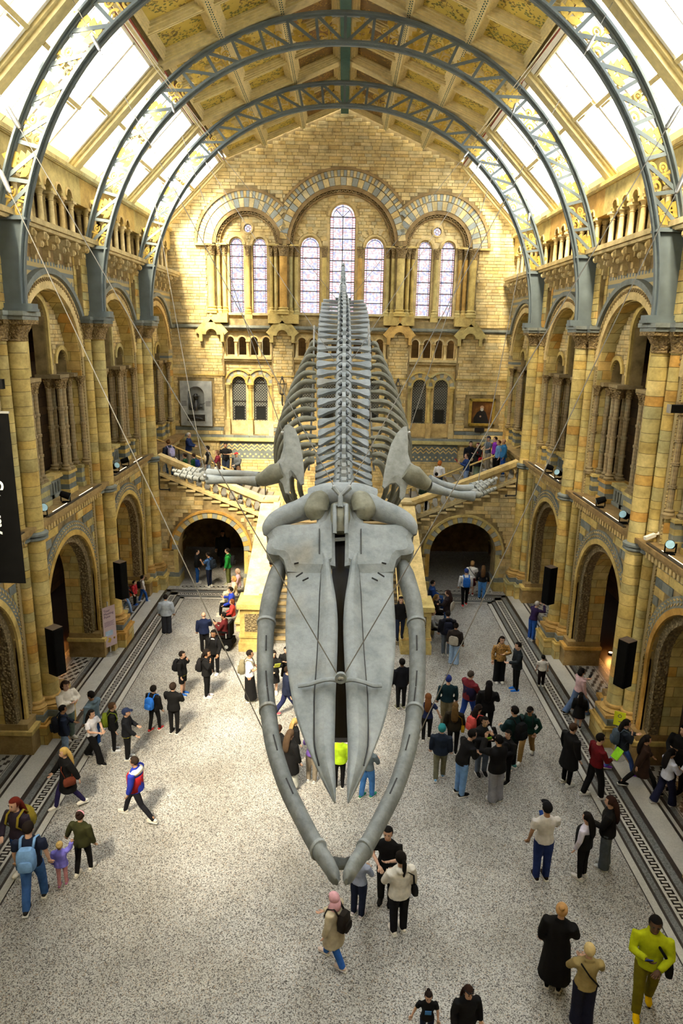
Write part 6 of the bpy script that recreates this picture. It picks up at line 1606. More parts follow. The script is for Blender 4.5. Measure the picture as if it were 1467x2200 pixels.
def folk():
    p = person
    # --- near floor, left
    p(150, 1733, 1607, 125, 'blonde woman in a long black coat with a brown leather bag, striding', 'coat'+K1, 'slim#2a2550', WH, 'long#b09355', 'l', 'bf', ('bag#6a3526',), stride=.9, fem=True)
    p(36, 1880, 1716, 160, 'red-haired woman in jeans at the left edge of the picture', 'top#2c2530', 'jeans'+JE, WH, 'long#5a1c12', 'l', 'dh', ('pack#8a7a2a',), fem=True)
    p(-8, 1884, 1750, 170, 'person in a white t-shirt cut by the left picture edge', 'tee'+WH, 'wide'+K1, K1, 'long#241c18', 'l', 'dh', ('bagr#7d1f1c',), fem=True)
    p(78, 1942, 1769, 8, 'man in a navy t-shirt and jeans wearing a light blue backpack', 'tee#1b2236', 'jeans#3a5f9a', '#2b2b2e', 'short#1c1512', 'l', 'dd', ('pack#6f97c8',), stride=.6)
    p(136, 1902, 1811, 8, 'toddler in a lilac puffer jacket and pink leggings', 'puffer#7b76d8', 'slim#c98f96', '#b9729c', 'bun#b59a62', 'l', 'dU', (), kid=True, fem=True, stride=.2)
    p(182, 1874, 1745, -12, 'woman in an olive jacket leading the toddler by the hand', 'jacket#35361f', 'slim'+K1, WH, 'bun#2b1d18', 'l', 'od', ('headband#d9a0b0',), stride=.4, fem=True)
    p(298, 1758, 1627, 75, 'man striding in a red jacket with white yoke and blue sleeves', 'jacket#26349a', 'slim#1a1b22', '#d9d5cc', 'short#2a201a', 'm', 'df', ('vestpanel#a32028', 'yoke#e6e2dc'), stride=1.25)
    p(150, 1588, 1463, -120, 'woman in a white cardigan leaning by the left pillar', 'jacket#d8d2c8', 'jeans#6a7a72', '#c9c4ba', 'bob#2a1d18', 'l', 'xx', ('shades#3a2a20',), fem=True)
    p(207, 1608, 1490, 70, 'man in a grey-blue hoodie and jeans near the left pillar', 'hoodie#5f7382', 'jeans#274a86', '#cfd2d0', 'short#15110f', 't', 'dh')
    p(143, 1628, 1516, -60, 'person in a dark navy anorak behind the girl in white', 'jacket#1c2435', 'jeans#8199b8', '#d5d9dc', 'short#14100e', 't', 'hd', ('pack#16181f',))
    p(205, 1628, 1521, -110, 'long-haired girl in a white t-shirt and black trousers walking', 'tee#d9d8e2', 'wide'+K1, K1, 'long#16110f', 'l', 'hh', (), stride=.9, fem=True)
    p(250, 1616, 1514, -70, 'schoolboy in black with a green bag on his shoulder', 'jacket'+K1, 'slim'+K1, '#c9ced6', 'short#4a3524', 'l', 'dd', ('pack#6c7a22',), kid=True)
    p(270, 1626, 1520, -80, 'schoolboy in a navy baseball cap and black uniform', 'jacket#15171d', 'jeans#151619', '#c5ccd6', 'cap#26304f', 'l', 'hf', ('trim#b9b22a',), kid=True)
    # --- left floor, middle distance
    p(359, 1361, 1278, 5, 'woman in a pale grey hooded jacket seen from behind', 'puffer#9aa4b2', 'wide#2c2e36', K1, 'short#171312', 'l', 'dd', (), fem=True)
    p(440, 1400, 1316, 10, 'bald man in a navy jacket near the wheelchair', 'jacket#1a2340', 'jeans'+K1, K1, 'bald#000000', 'l', 'dh')
    p(462, 1449, 1354, 165, 'schoolboy in a black blazer with a white collar', 'jacket'+K1, 'slim'+K1, '#dfe3ea', 'short#15110e', 't', 'fd', ('collar#e4e6ee', 'pack#17181d'), kid=True)
    p(446, 1497, 1396, -95, 'long-haired schoolgirl in black with pale trainers', 'hoodie'+K1, 'slim'+K1, '#d5c6d0', 'long#1a1412', 'm', 'ds', ('pack'+K2,), kid=True, fem=True)
    p(394, 1492, 1400, -100, 'schoolboy in black shorts with blue trainers', 'jacket'+K1, 'shorts'+K1, '#2f62b8', 'short#1d1714', 'l', 'sd', ('pack#15161a', 'trim#b9b22a'), kid=True)
    p(341, 1570, 1475, -25, 'schoolboy in black carrying a bright blue bag', 'jacket'+K1, 'slim'+K1, '#b53a3c', 'short#15110e', 'l', 'dd', ('pack#2b6fd0',), stride=.4, kid=True)
    p(368, 1573, 1468, -10, 'taller schoolboy in black beside the bright blue bag', 'jacket'+K1, 'slim'+K1, K1, 'short#2b2019', 'l', 'xh', (), kid=True)
    p(537, 1505, 1397, -85, 'woman in a white t-shirt and long black skirt with a khaki rucksack', 'tee#e2e4ea', 'longskirt'+K1, '#8f9080', 'short#1a1412', 'm', 'hp', ('pack#77705a',), fem=True)
    p(593, 1487, 1396, -170, 'schoolgirl in black holding papers behind the left jaw', 'jacket'+K1, 'skirt'+K1, '#cfd3d6', 'long#1d1714', 'l', 'ph', ('paper#d9e05a',), kid=True, fem=True)
    p(611, 1478, 1392, 170, 'schoolgirl in black looking at a phone by the snout', 'jacket'+K1, 'skirt'+K1, K1, 'long#181210', 'l', 'pp', (), kid=True, fem=True)
    # --- behind and under the snout
    p(633, 1690, 1566, -40, 'woman in a black coat and pale grey skirt under the snout', 'coat'+K1, 'longskirt#b9bcb8', K1, 'long#4a3a2c', 'l', 'dd', (), fem=True)
    p(604, 1652, 1557, -30, 'brown-haired boy in black behind the left jaw', 'jacket'+K1, 'slim'+K1, K1, 'short#33231a', 'l', 'dd', (), kid=True)
    p(628, 1640, 1546, -60, 'blonde woman in black half hidden by the snout', 'jacket'+K1, 'slim'+K1, K1, 'long#a58a58', 'l', 'dd', (), fem=True)
    p(660, 1681, 1572, -20, 'person in a purple top and taupe trousers under the snout', 'top#6a4fa0', 'jeans#8a8073', '#c3c9d2', 'bob#3a2a20', 'l', 'xd', (), fem=True)
    p(728, 1690, 1578, 0, 'person in a bright lime jacket seen through the slot of the snout', 'jacket#b6dc2a', 'slim'+K1, K1, 'short#1c1512', 'l', 'dd')
    p(788, 1712, 1592, -40, 'person in jeans and green trainers behind the snout tip', 'top#5d6a74', 'jeans#3f72b4', '#2e8a72', 'short#2a1f18', 'l', 'dh', stride=.3)
    p(617, 1540, 1432, -80, 'walker in navy trousers and pink shoes behind the snout', 'jacket'+NV, 'jeans#20264a', '#b5606c', 'short#2a1f18', 'l', 'dd', stride=1.0, fem=True)
    # --- centre foreground
    p(716, 2066, 1920, 60, 'woman in a pink headscarf and beige coat with a black backpack', 'coat#b3a890', 'jeans#2f5fae', '#c9b7ac', 'hijab#c99aa4', 'l', 'dh', ('pack#211d1b',), stride=.7, fem=True)
    p(820, 1945, 1784, 165, 'man in a black t-shirt and trousers showing his hand to friends', 'tee'+K1, 'jeans'+K1, K1, 'short#0f0c0b', 'l', 'ph')
    p(852, 1996, 1830, 20, 'woman in a white hoodie with a dark braid and black bag', 'hoodie#d8d4cc', 'jeans#15161b', WH, 'braid#120e0c', 'l', 'hd', ('bagr'+K1,), fem=True)
    p(779, 1960, 1822, -30, 'woman in grey with a tan shoulder bag beside the jaw tip', 'top#8b93a8', 'jeans#1a2036', '#cfc5cc', 'short#120e0c', 'l', 'hh', ('bag#8a4a22',), fem=True)
    # --- right foreground
    p(1160, 1886, 1726, 5, 'man in a white t-shirt, jeans and black cap', 'tee#d6d3d2', 'jeans#24346a', '#2a211e', 'cap#15161a', 'm', 'dh', ('phone#2a4a9a',))
    p(1252, 1882, 1745, 40, 'dark-haired girl in a black gilet with white sleeves', 'top#cfcbe0', 'slim'+K1, '#d9d6d6', 'long#120e0d', 'l', 'dd', ('vestpanel'+K1,), fem=True)
    p(1290, 1864, 1714, 60, 'woman with long brown hair in a black top and grey jeans', 'jacket'+K1, 'wide#4a5158', '#b9bcbc', 'long#2b1a15', 'l', 'hd', (), fem=True)
    p(1187, 2118, 1945, -25, 'blonde woman in an ankle-length black leather coat', 'long'+K1, 'slim'+K1, K1, 'bun#b98f5e', 'l', 'dh', (), fem=True)
    p(1246, 2197, 2031, -5, 'woman with cropped blonde hair in a beige shirt and navy trousers', 'shirt#9c8a5c', 'wide#1e2034', K1, 'short#c9b37e', 'l', 'xx', ('sling'+K1,), fem=True)
    p(1378, 2165, 1967, 160, 'man in a bright yellow-green outfit and yellow trainers holding a phone', 'shirt#a3ac10', 'jeans#6d6412', '#e0b400', 'short#0c0908', 'd', 'hp', ('phone#2c3f86', 'bag'+K1), stride=.5)
    p(995, 2262, 2119, 190, 'brunette woman in black at the bottom edge with sunglasses in her hair', 'jacket'+K1, 'slim'+K1, K1, 'long#2a1a14', 'l', 'dd', ('shades#1a1a1c',), fem=True)
    p(914, 2240, 2132, 178, 'girl in a black printed t-shirt at the bottom edge of the picture', 'tee'+K1, 'slim'+NV, WH, 'bun#1b1311', 'l', 'do', ('print#4c86c8',), kid=True, fem=True)
    # --- right floor, middle group
    p(1075, 1468, 1369, 185, 'woman in a leopard print blouse and wide black trousers', 'shirt#7a4a12', 'wide'+K1, '#dedad2', 'long#1a1210', 'l', 'xd', (), fem=True)
    p(1101, 1481, 1378, 95, 'man in a dark blazer with bright blue trainers', 'jacket#20262c', 'slim'+K1, '#2a6fd0', 'short#120e0c', 'l', 'hk')
    p(1161, 1473, 1408, -5, 'small boy in a white t-shirt seen from behind', 'tee#e2dcd6', 'jeans#241c1e', '#c9c2ae', 'short#14100e', 'l', 'dd', (), kid=True)
    p(1141, 1374, 1293, -60, 'grey-haired woman in a purple jumper taking a photo beside the pillar', 'top#2e2248', 'jeans#2d57a8', '#bfc6d0', 'short#b5b2b0', 'l', 'uu', (), lean=.2, fem=True)
    p(860, 1522, 1416, 20, 'man in a dark suit partly hidden by the right jaw', 'jacket#14151b', 'slim'+K1, '#8a8a72', 'short#14100e', 'd', 'dd')
    p(957, 1562, 1452, 0, 'man in a blue cap, teal jumper and khaki trousers', 'top#142c34', 'jeans#7d7258', '#5a5348', 'cap#22306e', 'l', 'dd')
    p(915, 1590, 1492, -8, 'girl with long light brown hair in a navy dress', 'tee#20294e', 'slim'+K1, WH, 'long#6e4426', 'l', 'do', (), kid=True, fem=True, stride=.3)
    p(975, 1617, 1511, -10, 'woman with fair hair in dark olive and a mustard shoulder bag', 'jacket#231f16', 'slim'+K1, K1, 'long#5c4526', 'l', 'dd', ('bagr#a5810f',), fem=True)
    p(1003, 1553, 1442, -55, 'grey-haired man in a purple and red jacket with jeans', 'jacket#6a222b', 'jeans#2b4ba0', '#2a2a2e', 'short#4a4038', 'l', 'hf', ('vestpanel#231d3a',), stride=.6)
    p(1042, 1580, 1464, -15, 'woman with long black hair in a black jacket', 'jacket'+K1, 'slim'+K1, K1, 'long#0f0c0b', 'l', 'dh', (), fem=True)
    p(1016, 1622, 1514, -60, 'person in a brown top wearing a coral backpack', 'top#2a1d1a', 'slim'+K1, K1, 'long#1a1210', 'l', 'dh', ('pack#c8504c',), fem=True)
    p(1038, 1664, 1541, 190, 'bearded man in a black puffer jacket reading a green leaflet', 'puffer'+K1, 'jeans#5f6c80', K1, 'short#0f0c0b', 'l', 'pp', ('paper#8fd12a',))
    p(988, 1706, 1571, -70, 'man in black leaning forward in pale blue jeans', 'shirt'+K1, 'jeans#6f97cc', K1, 'short#14100e', 'l', 'hh', (), lean=.3)
    p(1062, 1720, 1581, 30, 'person in a black puffer jacket and wide grey trousers taking a picture', 'puffer'+K1, 'wide#8d8e98', '#c9cdd6', 'short#0f0c0b', 'l', 'uu', ('phone#c9ccd2',))
    p(1096, 1650, 1519, 35, 'man in a dark green jacket carrying a black backpack', 'jacket#12292c', 'slim'+K1, '#5a9a9c', 'short#14100e', 'l', 'hd', ('pack#121417',))
    p(1078, 1676, 1566, 130, 'young man with glasses in black beside the puffer jackets', 'jacket'+K1, 'slim'+K1, K1, 'short#0f0c0b', 'l', 'hh')
    p(1128, 1630, 1519, 150, 'man in a bottle green jumper and khaki trousers walking', 'top#12302a', 'jeans#8c6d42', '#d2d0c8', 'cap#15110f', 'm', 'kk', ('pack#16211f',), stride=1.0)
    p(943, 1672, 1558, -10, 'boy in a teal cap and dark blue jacket', 'jacket#1f2838', 'jeans#6b6a58', '#7fb0dc', 'cap#2a7f86', 'l', 'dd', (), kid=True, stride=.4)
    p(957, 1407, 1313, 0, 'person with a large dark backpack near the bench', 'hoodie#1a1b22', 'jeans#5a626c', '#d2d0c8', 'short#120e0c', 'l', 'dd', ('pack#171a2a',))
    p(974, 1427, 1339, -25, 'woman with a canvas tote and pale wide jeans', 'jacket#2a2422', 'wide#8fa8c8', K1, 'bun#15100e', 'm', 'dd', ('tote#a59f94',), fem=True)
    p(958, 1352, 1268, 60, 'woman in a dark jacket carrying a grey tote bag', 'jacket#2b2326', 'jeans'+JE, '#777777', 'long#2a1a15', 'l', 'hd', ('tote#aaa499',), fem=True)
    # --- right side strip
    p(1238, 1535, 1436, -75, 'woman in a pale pink jumper looking at her phone', 'top#d0aeb2', 'wide#5a6f92', '#3a3026', 'bob#120e0d', 'l', 'pd', ('phone'+K1,), stride=1.0, fem=True)
    p(1240, 1563, 1488, -20, 'person in a black jacket and red checked skirt by the right pillar', 'coat'+K1, 'skirt#a85a66', K1, 'long#120e0d', 'l', 'dd', (), fem=True)
    p(1260, 1706, 1571, -80, 'man in a dark red jumper and black trousers', 'top#5e121a', 'jeans'+K1, '#d8d8d4', 'short#120e0c', 'l', 'dh', ('paper#8fd12a',), stride=.5)
    p(1228, 1690, 1560, -70, 'companion in a black coat behind the man in dark red', 'coat'+K1, 'slim'+K1, '#d8d8d4', 'short#3a2a20', 'l', 'dd')
    p(1330, 1660, 1546, -100, 'woman in blue with purple trainers and a slate backpack beside the yellow sign', 'jacket#20262e', 'slim#3f5ba0', '#7a3fb0', 'long#120e0d', 'l', 'ps', ('pack#4a5866',), stride=1.0, fem=True)
    p(1372, 1698, 1580, -100, 'long-haired woman in a dark brown coat striding', 'coat#2a1c16', 'slim'+K1, K1, 'long#120c0a', 'm', 'fb', (), stride=1.2, fem=True)
    p(1424, 1728, 1609, -80, 'woman in a white shirt and navy trousers reading a leaflet', 'shirt#c6cadc', 'wide#1a1d36', '#d8d8d4', 'long#120e0d', 'l', 'hh', ('book#d5d8e2',), stride=.6, fem=True)
    p(1450, 1700, 1558, 120, 'man in black at the right edge looking up', 'jacket'+K1, 'slim'+K1, K1, 'short#14100e', 'l', 'ph')
    # --- under and beside the stair arches
    p(491, 1256, 1178, 85, 'man in a green jacket under the left stair arch', 'jacket#1f7a32', 'jeans#5d6238', '#a5a38a', 'short#14100e', 'l', 'dd', ('pack#15171a',))
    p(450, 1260, 1186, 70, 'person in a blue t-shirt with a backpack under the left stair arch', 'tee#3a5a8a', 'slim'+NV, '#d2d0c8', 'short#14100e', 'm', 'pd', ('pack#1c2430',))
    p(425, 1252, 1180, -80, 'man in a black jacket and blue jeans under the left stair arch', 'jacket'+K1, 'jeans#1f4f9a', '#d2d0c8', 'short#14100e', 'l', 'hd')
    p(480, 1218, 1140, 180, 'dark figure standing far back in the left stair passage', 'coat'+K1, 'slim'+K1, K1, 'long'+K1, 't', 'dd')
    p(997, 1301, 1222, 0, 'man in a cap with a blue hiking backpack walking to the right arch', 'top#c9cbd0', 'slim'+K1, '#d84a4a', 'cap#22356e', 'l', 'dd', ('pack#1f57a8',), stride=.4)
    p(1013, 1278, 1206, -15, 'woman in a white top walking under the right stair arch', 'tee#dcd8d4', 'skirt#4a1820', '#7a2a26', 'bob#8a6a42', 'l', 'dd', ('sling'+K1,), fem=True)
    p(1031, 1285, 1214, -10, 'long-haired woman in a dark top and jeans under the right stair arch', 'top'+K2, 'jeans#4a7fc0', K1, 'long#5a4028', 'l', 'dd', (), fem=True)
    p(291, 1300, 1248, -95, 'child in a red jacket by the left far pillar', 'jacket#b8323a', 'slim'+K1, '#2a5ac0', 'short#14100e', 'l', 'od', ('pack#6a1a20',), kid=True)
    p(308, 1293, 1237, -60, 'girl in a white top and jeans with a black rucksack', 'top#d5d3d0', 'jeans#2d5aa8', '#c2d0e0', 'short#14100e', 'l', 'dd', ('pack'+K1,), kid=True, fem=True, stride=.6)
    p(274, 1314, 1252, -100, 'person in pale jeans with an orange bag by the left far pillar', 'jacket'+K2, 'jeans#7f9cc8', '#9aa8b8', 'long#14100e', 'l', 'fd', ('bag#d0502c',), stride=.8, fem=True)
    # --- seated beside the central flight
    p(504, 1296, 1240, 95, 'seated woman in cream beside the stair parapet', 'shirt#d8cdb4', 'slim#d2c8b0', '#cfc8b8', 'bob#b08a52', 'l', 'll', (), sit=True, fem=True, z=0, hgt=1.66)
    p(512, 1278, 1230, 95, 'seated woman in a floral blouse beside the stair parapet', 'shirt#b59aa8', 'slim#9a9488', '#cfc8b8', 'bob#a08a78', 'l', 'll', (), sit=True, fem=True, hgt=1.66)
    p(498, 1322, 1280, 95, 'seated person with dark hair in a blue jacket by the stairs', 'jacket#2a3fb0', 'slim'+K1, '#cfc8b8', 'short#14100e', 'l', 'lp', (), sit=True, hgt=1.66)
    p(500, 1340, 1300, 95, 'seated child with auburn hair in a red coat by the stairs', 'jacket#a83a34', 'slim'+K1, '#cfc8b8', 'bob#6a3a20', 'l', 'll', (), sit=True, kid=True, fem=True, hgt=1.4)
    p(934, 1338, 1290, -100, 'seated blonde woman in a dark coat right of the stairs', 'jacket#211c1a', 'slim'+K1, K1, 'long#8a6a3a', 'l', 'pl', (), sit=True, fem=True, hgt=1.66)
    p(926, 1372, 1310, -95, 'seated person in a grey jumper hugging their knees right of the stairs', 'top#8a8c90', 'slim'+K1, '#9fb0c0', 'short#14100e', 'l', 'll', (), sit=True, hgt=1.66)
    p(926, 1305, 1268, -95, 'seated person in a blue anorak right of the stairs', 'puffer#2a4a8a', 'jeans#2f4f86', '#3a4a6a', 'short#1c1512', 'l', 'll', (), sit=True, hgt=1.66)
    # --- on the stairs
    def s(px, py, *a, **k): return p(px, py, None, *a, z='flight', **k)
    s(358, 944, 45, 'person with a lavender backpack at the top of the left flight', 'jacket#2c3346', 'jeans#4f7ab8', K1, 'bun#6a4a30', 'l', 'dd', ('pack#a9a6d0',), hgt=1.66)
    s(404, 924, -90, 'white-haired man in a navy gilet on the left flight', 'jacket#22335e', 'jeans#8d8578', K1, 'short#c8c4bc', 'l', 'hh', (), hgt=1.74)
    s(397, 971, 90, 'child in a green jumper reading on the left flight', 'top#1f4a2c', 'slim'+K1, K1, 'short#2a1d16', 'l', 'pp', ('paper#e2ded8',), hgt=1.36, kid=True)
    s(416, 968, 70, 'child in green with a dark blue backpack on the left flight', 'top#1f4a2c', 'slim'+K1, K1, 'short#2a1d16', 'l', 'dd', ('pack#23327a',), hgt=1.38, kid=True)
    s(446, 953, 95, 'man in black with a beige waistcoat and pale jeans on the left flight', 'top'+K1, 'jeans#a9bcd6', WH, 'short#14100e', 'l', 'dh', ('vestpanel#b5a88c',), hgt=1.76)
    s(467, 963, 100, 'curly-haired person in a dark red jacket on the left flight', 'jacket#6a2430', 'slim#3a3a44', K1, 'bob#5a4330', 'l', 'hh', (), hgt=1.66)
    s(484, 949, -170, 'man in a black t-shirt with sunglasses on the left flight', 'tee'+K1, 'jeans#2a3346', K1, 'short#14100e', 'm', 'xd', ('shades'+K1,), hgt=1.8)
    s(508, 966, 150, 'person in a red cap holding a grey puffer coat on the left flight', 'puffer#4c5054', 'slim#2a2a30', K1, 'cap#a82a30', 'l', 'hd', (), hgt=1.6)
    s(469, 991, 20, 'small girl in white on the left flight', 'top#dcd6c8', 'slim#c9c9d0', WH, 'long#3a2a20', 'l', 'dd', (), hgt=1.2, kid=True, fem=True)
    s(512, 999, 30, 'brown-haired woman in yellow low on the left flight', 'top#d9a820', 'slim#3a3a44', K1, 'long#4a3626', 'l', 'dh', (), hgt=1.64, fem=True)
    s(1012, 943, -170, 'man in a shiny black jacket on the right flight', 'puffer#121620', 'slim'+K1, K1, 'short#14100e', 'l', 'dd', (), hgt=1.76)
    s(1004, 973, 95, 'man in a blue jumper holding a red book on the right flight', 'top#1f3464', 'jeans#6f86b0', K1, 'short#33261c', 'l', 'pp', ('book#a82a3a',), hgt=1.74)
    s(1028, 950, 120, 'woman with dark red hair in a long black cardigan on the right flight', 'coat'+K2, 'wide#6a7a68', K1, 'bob#4a1a20', 'l', 'xd', ('bag#c02a30',), hgt=1.68, fem=True)
    s(1051, 931, 110, 'man in a navy cap and grey t-shirt on the right flight', 'tee#555f6c', 'jeans#b9b0a4', WH, 'cap#1a2036', 'l', 'hh', ('sling#7a2a30',), hgt=1.78)
    s(1073, 943, 95, 'woman in a pale denim jacket on the right flight', 'jacket#5f8ab8', 'slim'+K1, K1, 'short#5a2a1c', 'l', 'dd', (), hgt=1.64, fem=True)
    s(1086, 930, 90, 'man in a multicoloured shirt at the top of the right flight', 'jacket#2f6a9a', 'jeans#1f4a9a', K1, 'bald#000000', 'm', 'dd', ('print#d9a020',), hgt=1.72, at=(7.85, 32.2, 5.14))
    s(1080, 922, 90, 'person in bright purple at the top of the right flight', 'jacket#7a2aa0', 'slim'+K1, K1, 'short#14100e', 'l', 'dd', (), hgt=1.66, at=(7.75, 33.6, 5.1))
    s(945, 989, -30, 'ginger-haired woman in a white top low on the right flight', 'top#dcdce0', 'slim#2a3a5a', K1, 'bob#a8602a', 'l', 'dd', (), hgt=1.66, fem=True)
    s(938, 1012, 0, 'dark-haired child low on the right flight', 'top#2a2a30', 'slim'+K1, K1, 'short#14100e', 'l', 'dd', (), hgt=1.3, kid=True)
    s(917, 1040, 0, 'person with a dark green jacket and white paper at the foot of the right flight', 'jacket#1a2a1e', 'slim'+K1, K1, 'short#14100e', 'l', 'hp', ('paper#e6e2da',), hgt=1.5)
    p(598, 1262, None, 0, 'person with a coral rucksack climbing the central stairs', 'jacket'+K2, 'slim'+K1, K1, 'short#2a1d16', 'l', 'dd', ('pack#e0705c',), hgt=1.8, stride=.4, z=1.95)
    p(858, 1372, None, 180, 'long-haired woman in black coming down the central stairs', 'jacket'+K1, 'slim#222a40', K1, 'long#1a1210', 'l', 'dd', (), hgt=1.66, fem=True, stride=.3, z=.65)
folk()
crowd = [o for o in col.objects if o.name.startswith('person') and o.parent is None and o.location.z < .01]
for it in range(12):
    for i, a in enumerate(crowd):
        for b in crowd[i+1:]:
            d = Vector((b.location.x-a.location.x, b.location.y-a.location.y, 0)); m = .5*(a.scale.z+b.scale.z)*.7
            if 'toddler' in a['label'] and 'toddler' in b['label']: continue
            if 1e-4 < d.length < m: q = d.normalized()*(m-d.length)*.5; a.location -= q; b.location += q

# ================================================================ benches, wheelchair, signs, lamps
def bench(x, y0, y1, label):
    t = empty('stone_bench', (x, (y0+y1)/2, 0)); tag(t, label, 'bench'); L = (y1-y0)/2
    ob('seat', MB().box(-.2, .2, -L, L, .36, .44).mesh('seat', M_P), t); 
    for y in (-L+.2, 0, L-.2): ob('support', MB().box(-.16, .16, y-.1, y+.1, 0, .36).mesh('support', M_P), t)
bench(-3.78, 25.0, 29.2, 'low stone bench along the left stair parapet'); bench(3.78, 25.0, 29.2, 'low stone bench along the right stair parapet')
g = gp(483, 1390); t = empty('wheelchair', (g.x, g.y, 0), (0, 0, R(80))); tag(t, 'black powered wheelchair by the left stair pedestal', 'wheelchair')
ob('seat', MB().box(-.25, .25, -.22, .28, .48, .56).mesh('seat', M_BLACK), t); ob('backrest', MB().box(-.23, .23, -.3, -.22, .5, 1.05).mesh('back', M_BLACK), t); ob('motor_base', MB().box(-.22, .22, -.35, .3, .14, .42).mesh('base', M_BLACK), t)
for s in (-1, 1):
    w_ = ob('wheel', MB().tube([(-.04, 0, 0), (.04, 0, 0)], .17, 18).mesh('wheel', M_BLACK), t, (s*.29, -.18, .17)); ob('hub', MB().tube([(-.045, 0, 0), (.045, 0, 0)], .07, 12).mesh('hub', M_STEEL), w_)
    ob('castor', MB().tube([(-.025, 0, 0), (.025, 0, 0)], .1, 14).mesh('castor', M_BLACK), t, (s*.24, .34, .1)); ob('armrest', MB().box(-.03, .03, -.2, .22, .7, .75).mesh('arm', M_BLACK), t, (s*.28, 0, 0)); ob('armrest_post', MB().box(-.015, .015, -.18, -.14, .5, .7).mesh('post', M_STEEL), t, (s*.28, 0, 0))
ob('footplate', MB().box(-.2, .2, .42, .62, .1, .13).mesh('fp', M_BLACK), t); ob('footrest_hanger', MB().obox((0, .28, .48), (0, .5, .12), .06, .04).mesh('hang', M_STEEL), t)
t2 = empty('person', (g.x, g.y, .07), (0, 0, R(80))); tag(t2, 'wheelchair user in a dark red jacket looking at a phone', 'person', 'visitors in the hall')
F = figure(t2, ('jacket', '#5a1f22'), ('jeans', '#6a3c2a'), '#9aa4ae', ('short', '#14100e'), 'm', 'pp', sit=True); extra(t2, F, 'phone#141416')
# tour sign
M_SIGN = plain('sign_pink', (.52, .40, .42), .6, var=.03); M_INK = plain('sign_ink', (.09, .05, .12), .6); M_ALU = plain('aluminium', (.55, .56, .56), .35, .7)
g = gp(238, 1403); t = empty('sign_stand', (g.x, g.y, 0), (0, 0, R(55))); tag(t, 'pink tour meeting point sign on a round-based metal stand', 'sign')
ob('base', MB().lathe([(.3, 0), (.3, .015), (.05, .03)], n=24).mesh('base', M_ALU), t); ob('pole', MB().lathe([(.025, .02), (.025, 2.02)], n=10).mesh('pole', M_ALU), t)
ob('board', MB().box(-.27, .27, -.05, -.03, .3, 1.85).mesh('board', M_SIGN), t)
ob('heading_text', text_mesh('txt', 'Tour\nMeeting\nPoint', .13, M_INK, .002, 'LEFT', .9), t, (-.22, -.053, 1.66), (R(90), 0, 0))
mb = MB()
for i in range(5): mb.box(-.22, .2-.06*(i % 2), -.053, -.05, 1.26-.04*i, 1.272-.04*i)
stuff(ob('small_print', mb.mesh('print', M_INK), t))
ob('blue_panel', MB().box(-.2, .12, -.053, -.05, .72, .92).mesh('bp', plain('sign_blue', (.38, .52, .68), .6)), t); mb = MB(); mb.prism([(-.14, .5), (-.02, .44), (.04, .56), (-.01, .64), (-.12, .66), (-.06, .58)], -.054, -.05); ob('yellow_emblem', mb.mesh('em', plain('sign_yellow', (.55, .36, .05), .6)), t)
g = gp(1320, 1624); t = empty('sign_stand', (g.x, g.y, 0), (0, 0, R(-25))); tag(t, 'small yellow sign on a metal stand beside the nearest right pillar', 'sign')
ob('base', MB().lathe([(.3, 0), (.3, .015), (.05, .03)], n=24).mesh('base', M_ALU), t); ob('pole', MB().lathe([(.025, .02), (.025, 1.25)], n=10).mesh('pole', M_ALU), t); ob('board', MB().box(-.15, .15, -.05, -.03, 1.0, 1.42).mesh('board', plain('sign_lime', (.66, .72, .02), .6, var=.03)), t); ob('emblem', MB().ring(0, 1.3, .035, .05, 0, 2*PI, -.054, -.05, 14).mesh('emblem', M_INK), t); ob('line_of_print', MB().box(-.02, .1, -.054, -.05, 1.12, 1.14).mesh('print', M_INK), t)
# column loudspeakers
def speaker(px0, py0, px1, py1, X, label, rz):
    a = None; d = C_F + C_R*((px0-733.5)/1467) + C_U*((1100-py0)/1467); a = CAMP+d*((X-CAMP.x)/d.x); zt = a.z; zb = zat(px1, py1, a.y)
    t = empty('column_loudspeaker', (a.x, a.y, zb), (0, 0, rz)); tag(t, label, 'loudspeaker', 'black column loudspeakers on the pillars'); h = zt-zb
    ob('cabinet', MB().box(-.16, .16, -.17, .17, 0, h).mesh('cab', M_BLACK), t); ob('grille', MB().box(-.14, .14, -.185, -.17, .04, h-.04).mesh('grille', plain('speaker_cloth', (.006, .006, .006), .9, spec=.05)), t)
    ob('top_plate', MB().box(-.162, .162, -.172, .172, h, h+.012).mesh('tp', plain('brown_plate', (.10, .07, .05), .6)), t); ob('wall_bracket', MB().box(-.04, .04, .17, .3, h*.8, h*.86).mesh('brk', M_BLACK), t)
speaker(115, 1348, 117, 1446, -7.75, 'tall black column loudspeaker on the nearest left pillar', R(60)); speaker(257, 1207, 256, 1284, -7.75, 'tall black column loudspeaker on the second left pillar', R(60))
speaker(1184, 1218, 1182, 1296, 7.75, 'tall black column loudspeaker on the second right pillar', R(-60)); speaker(1349, 1375, 1340, 1472, 7.75, 'tall black column loudspeaker on the nearest right pillar', R(-60))
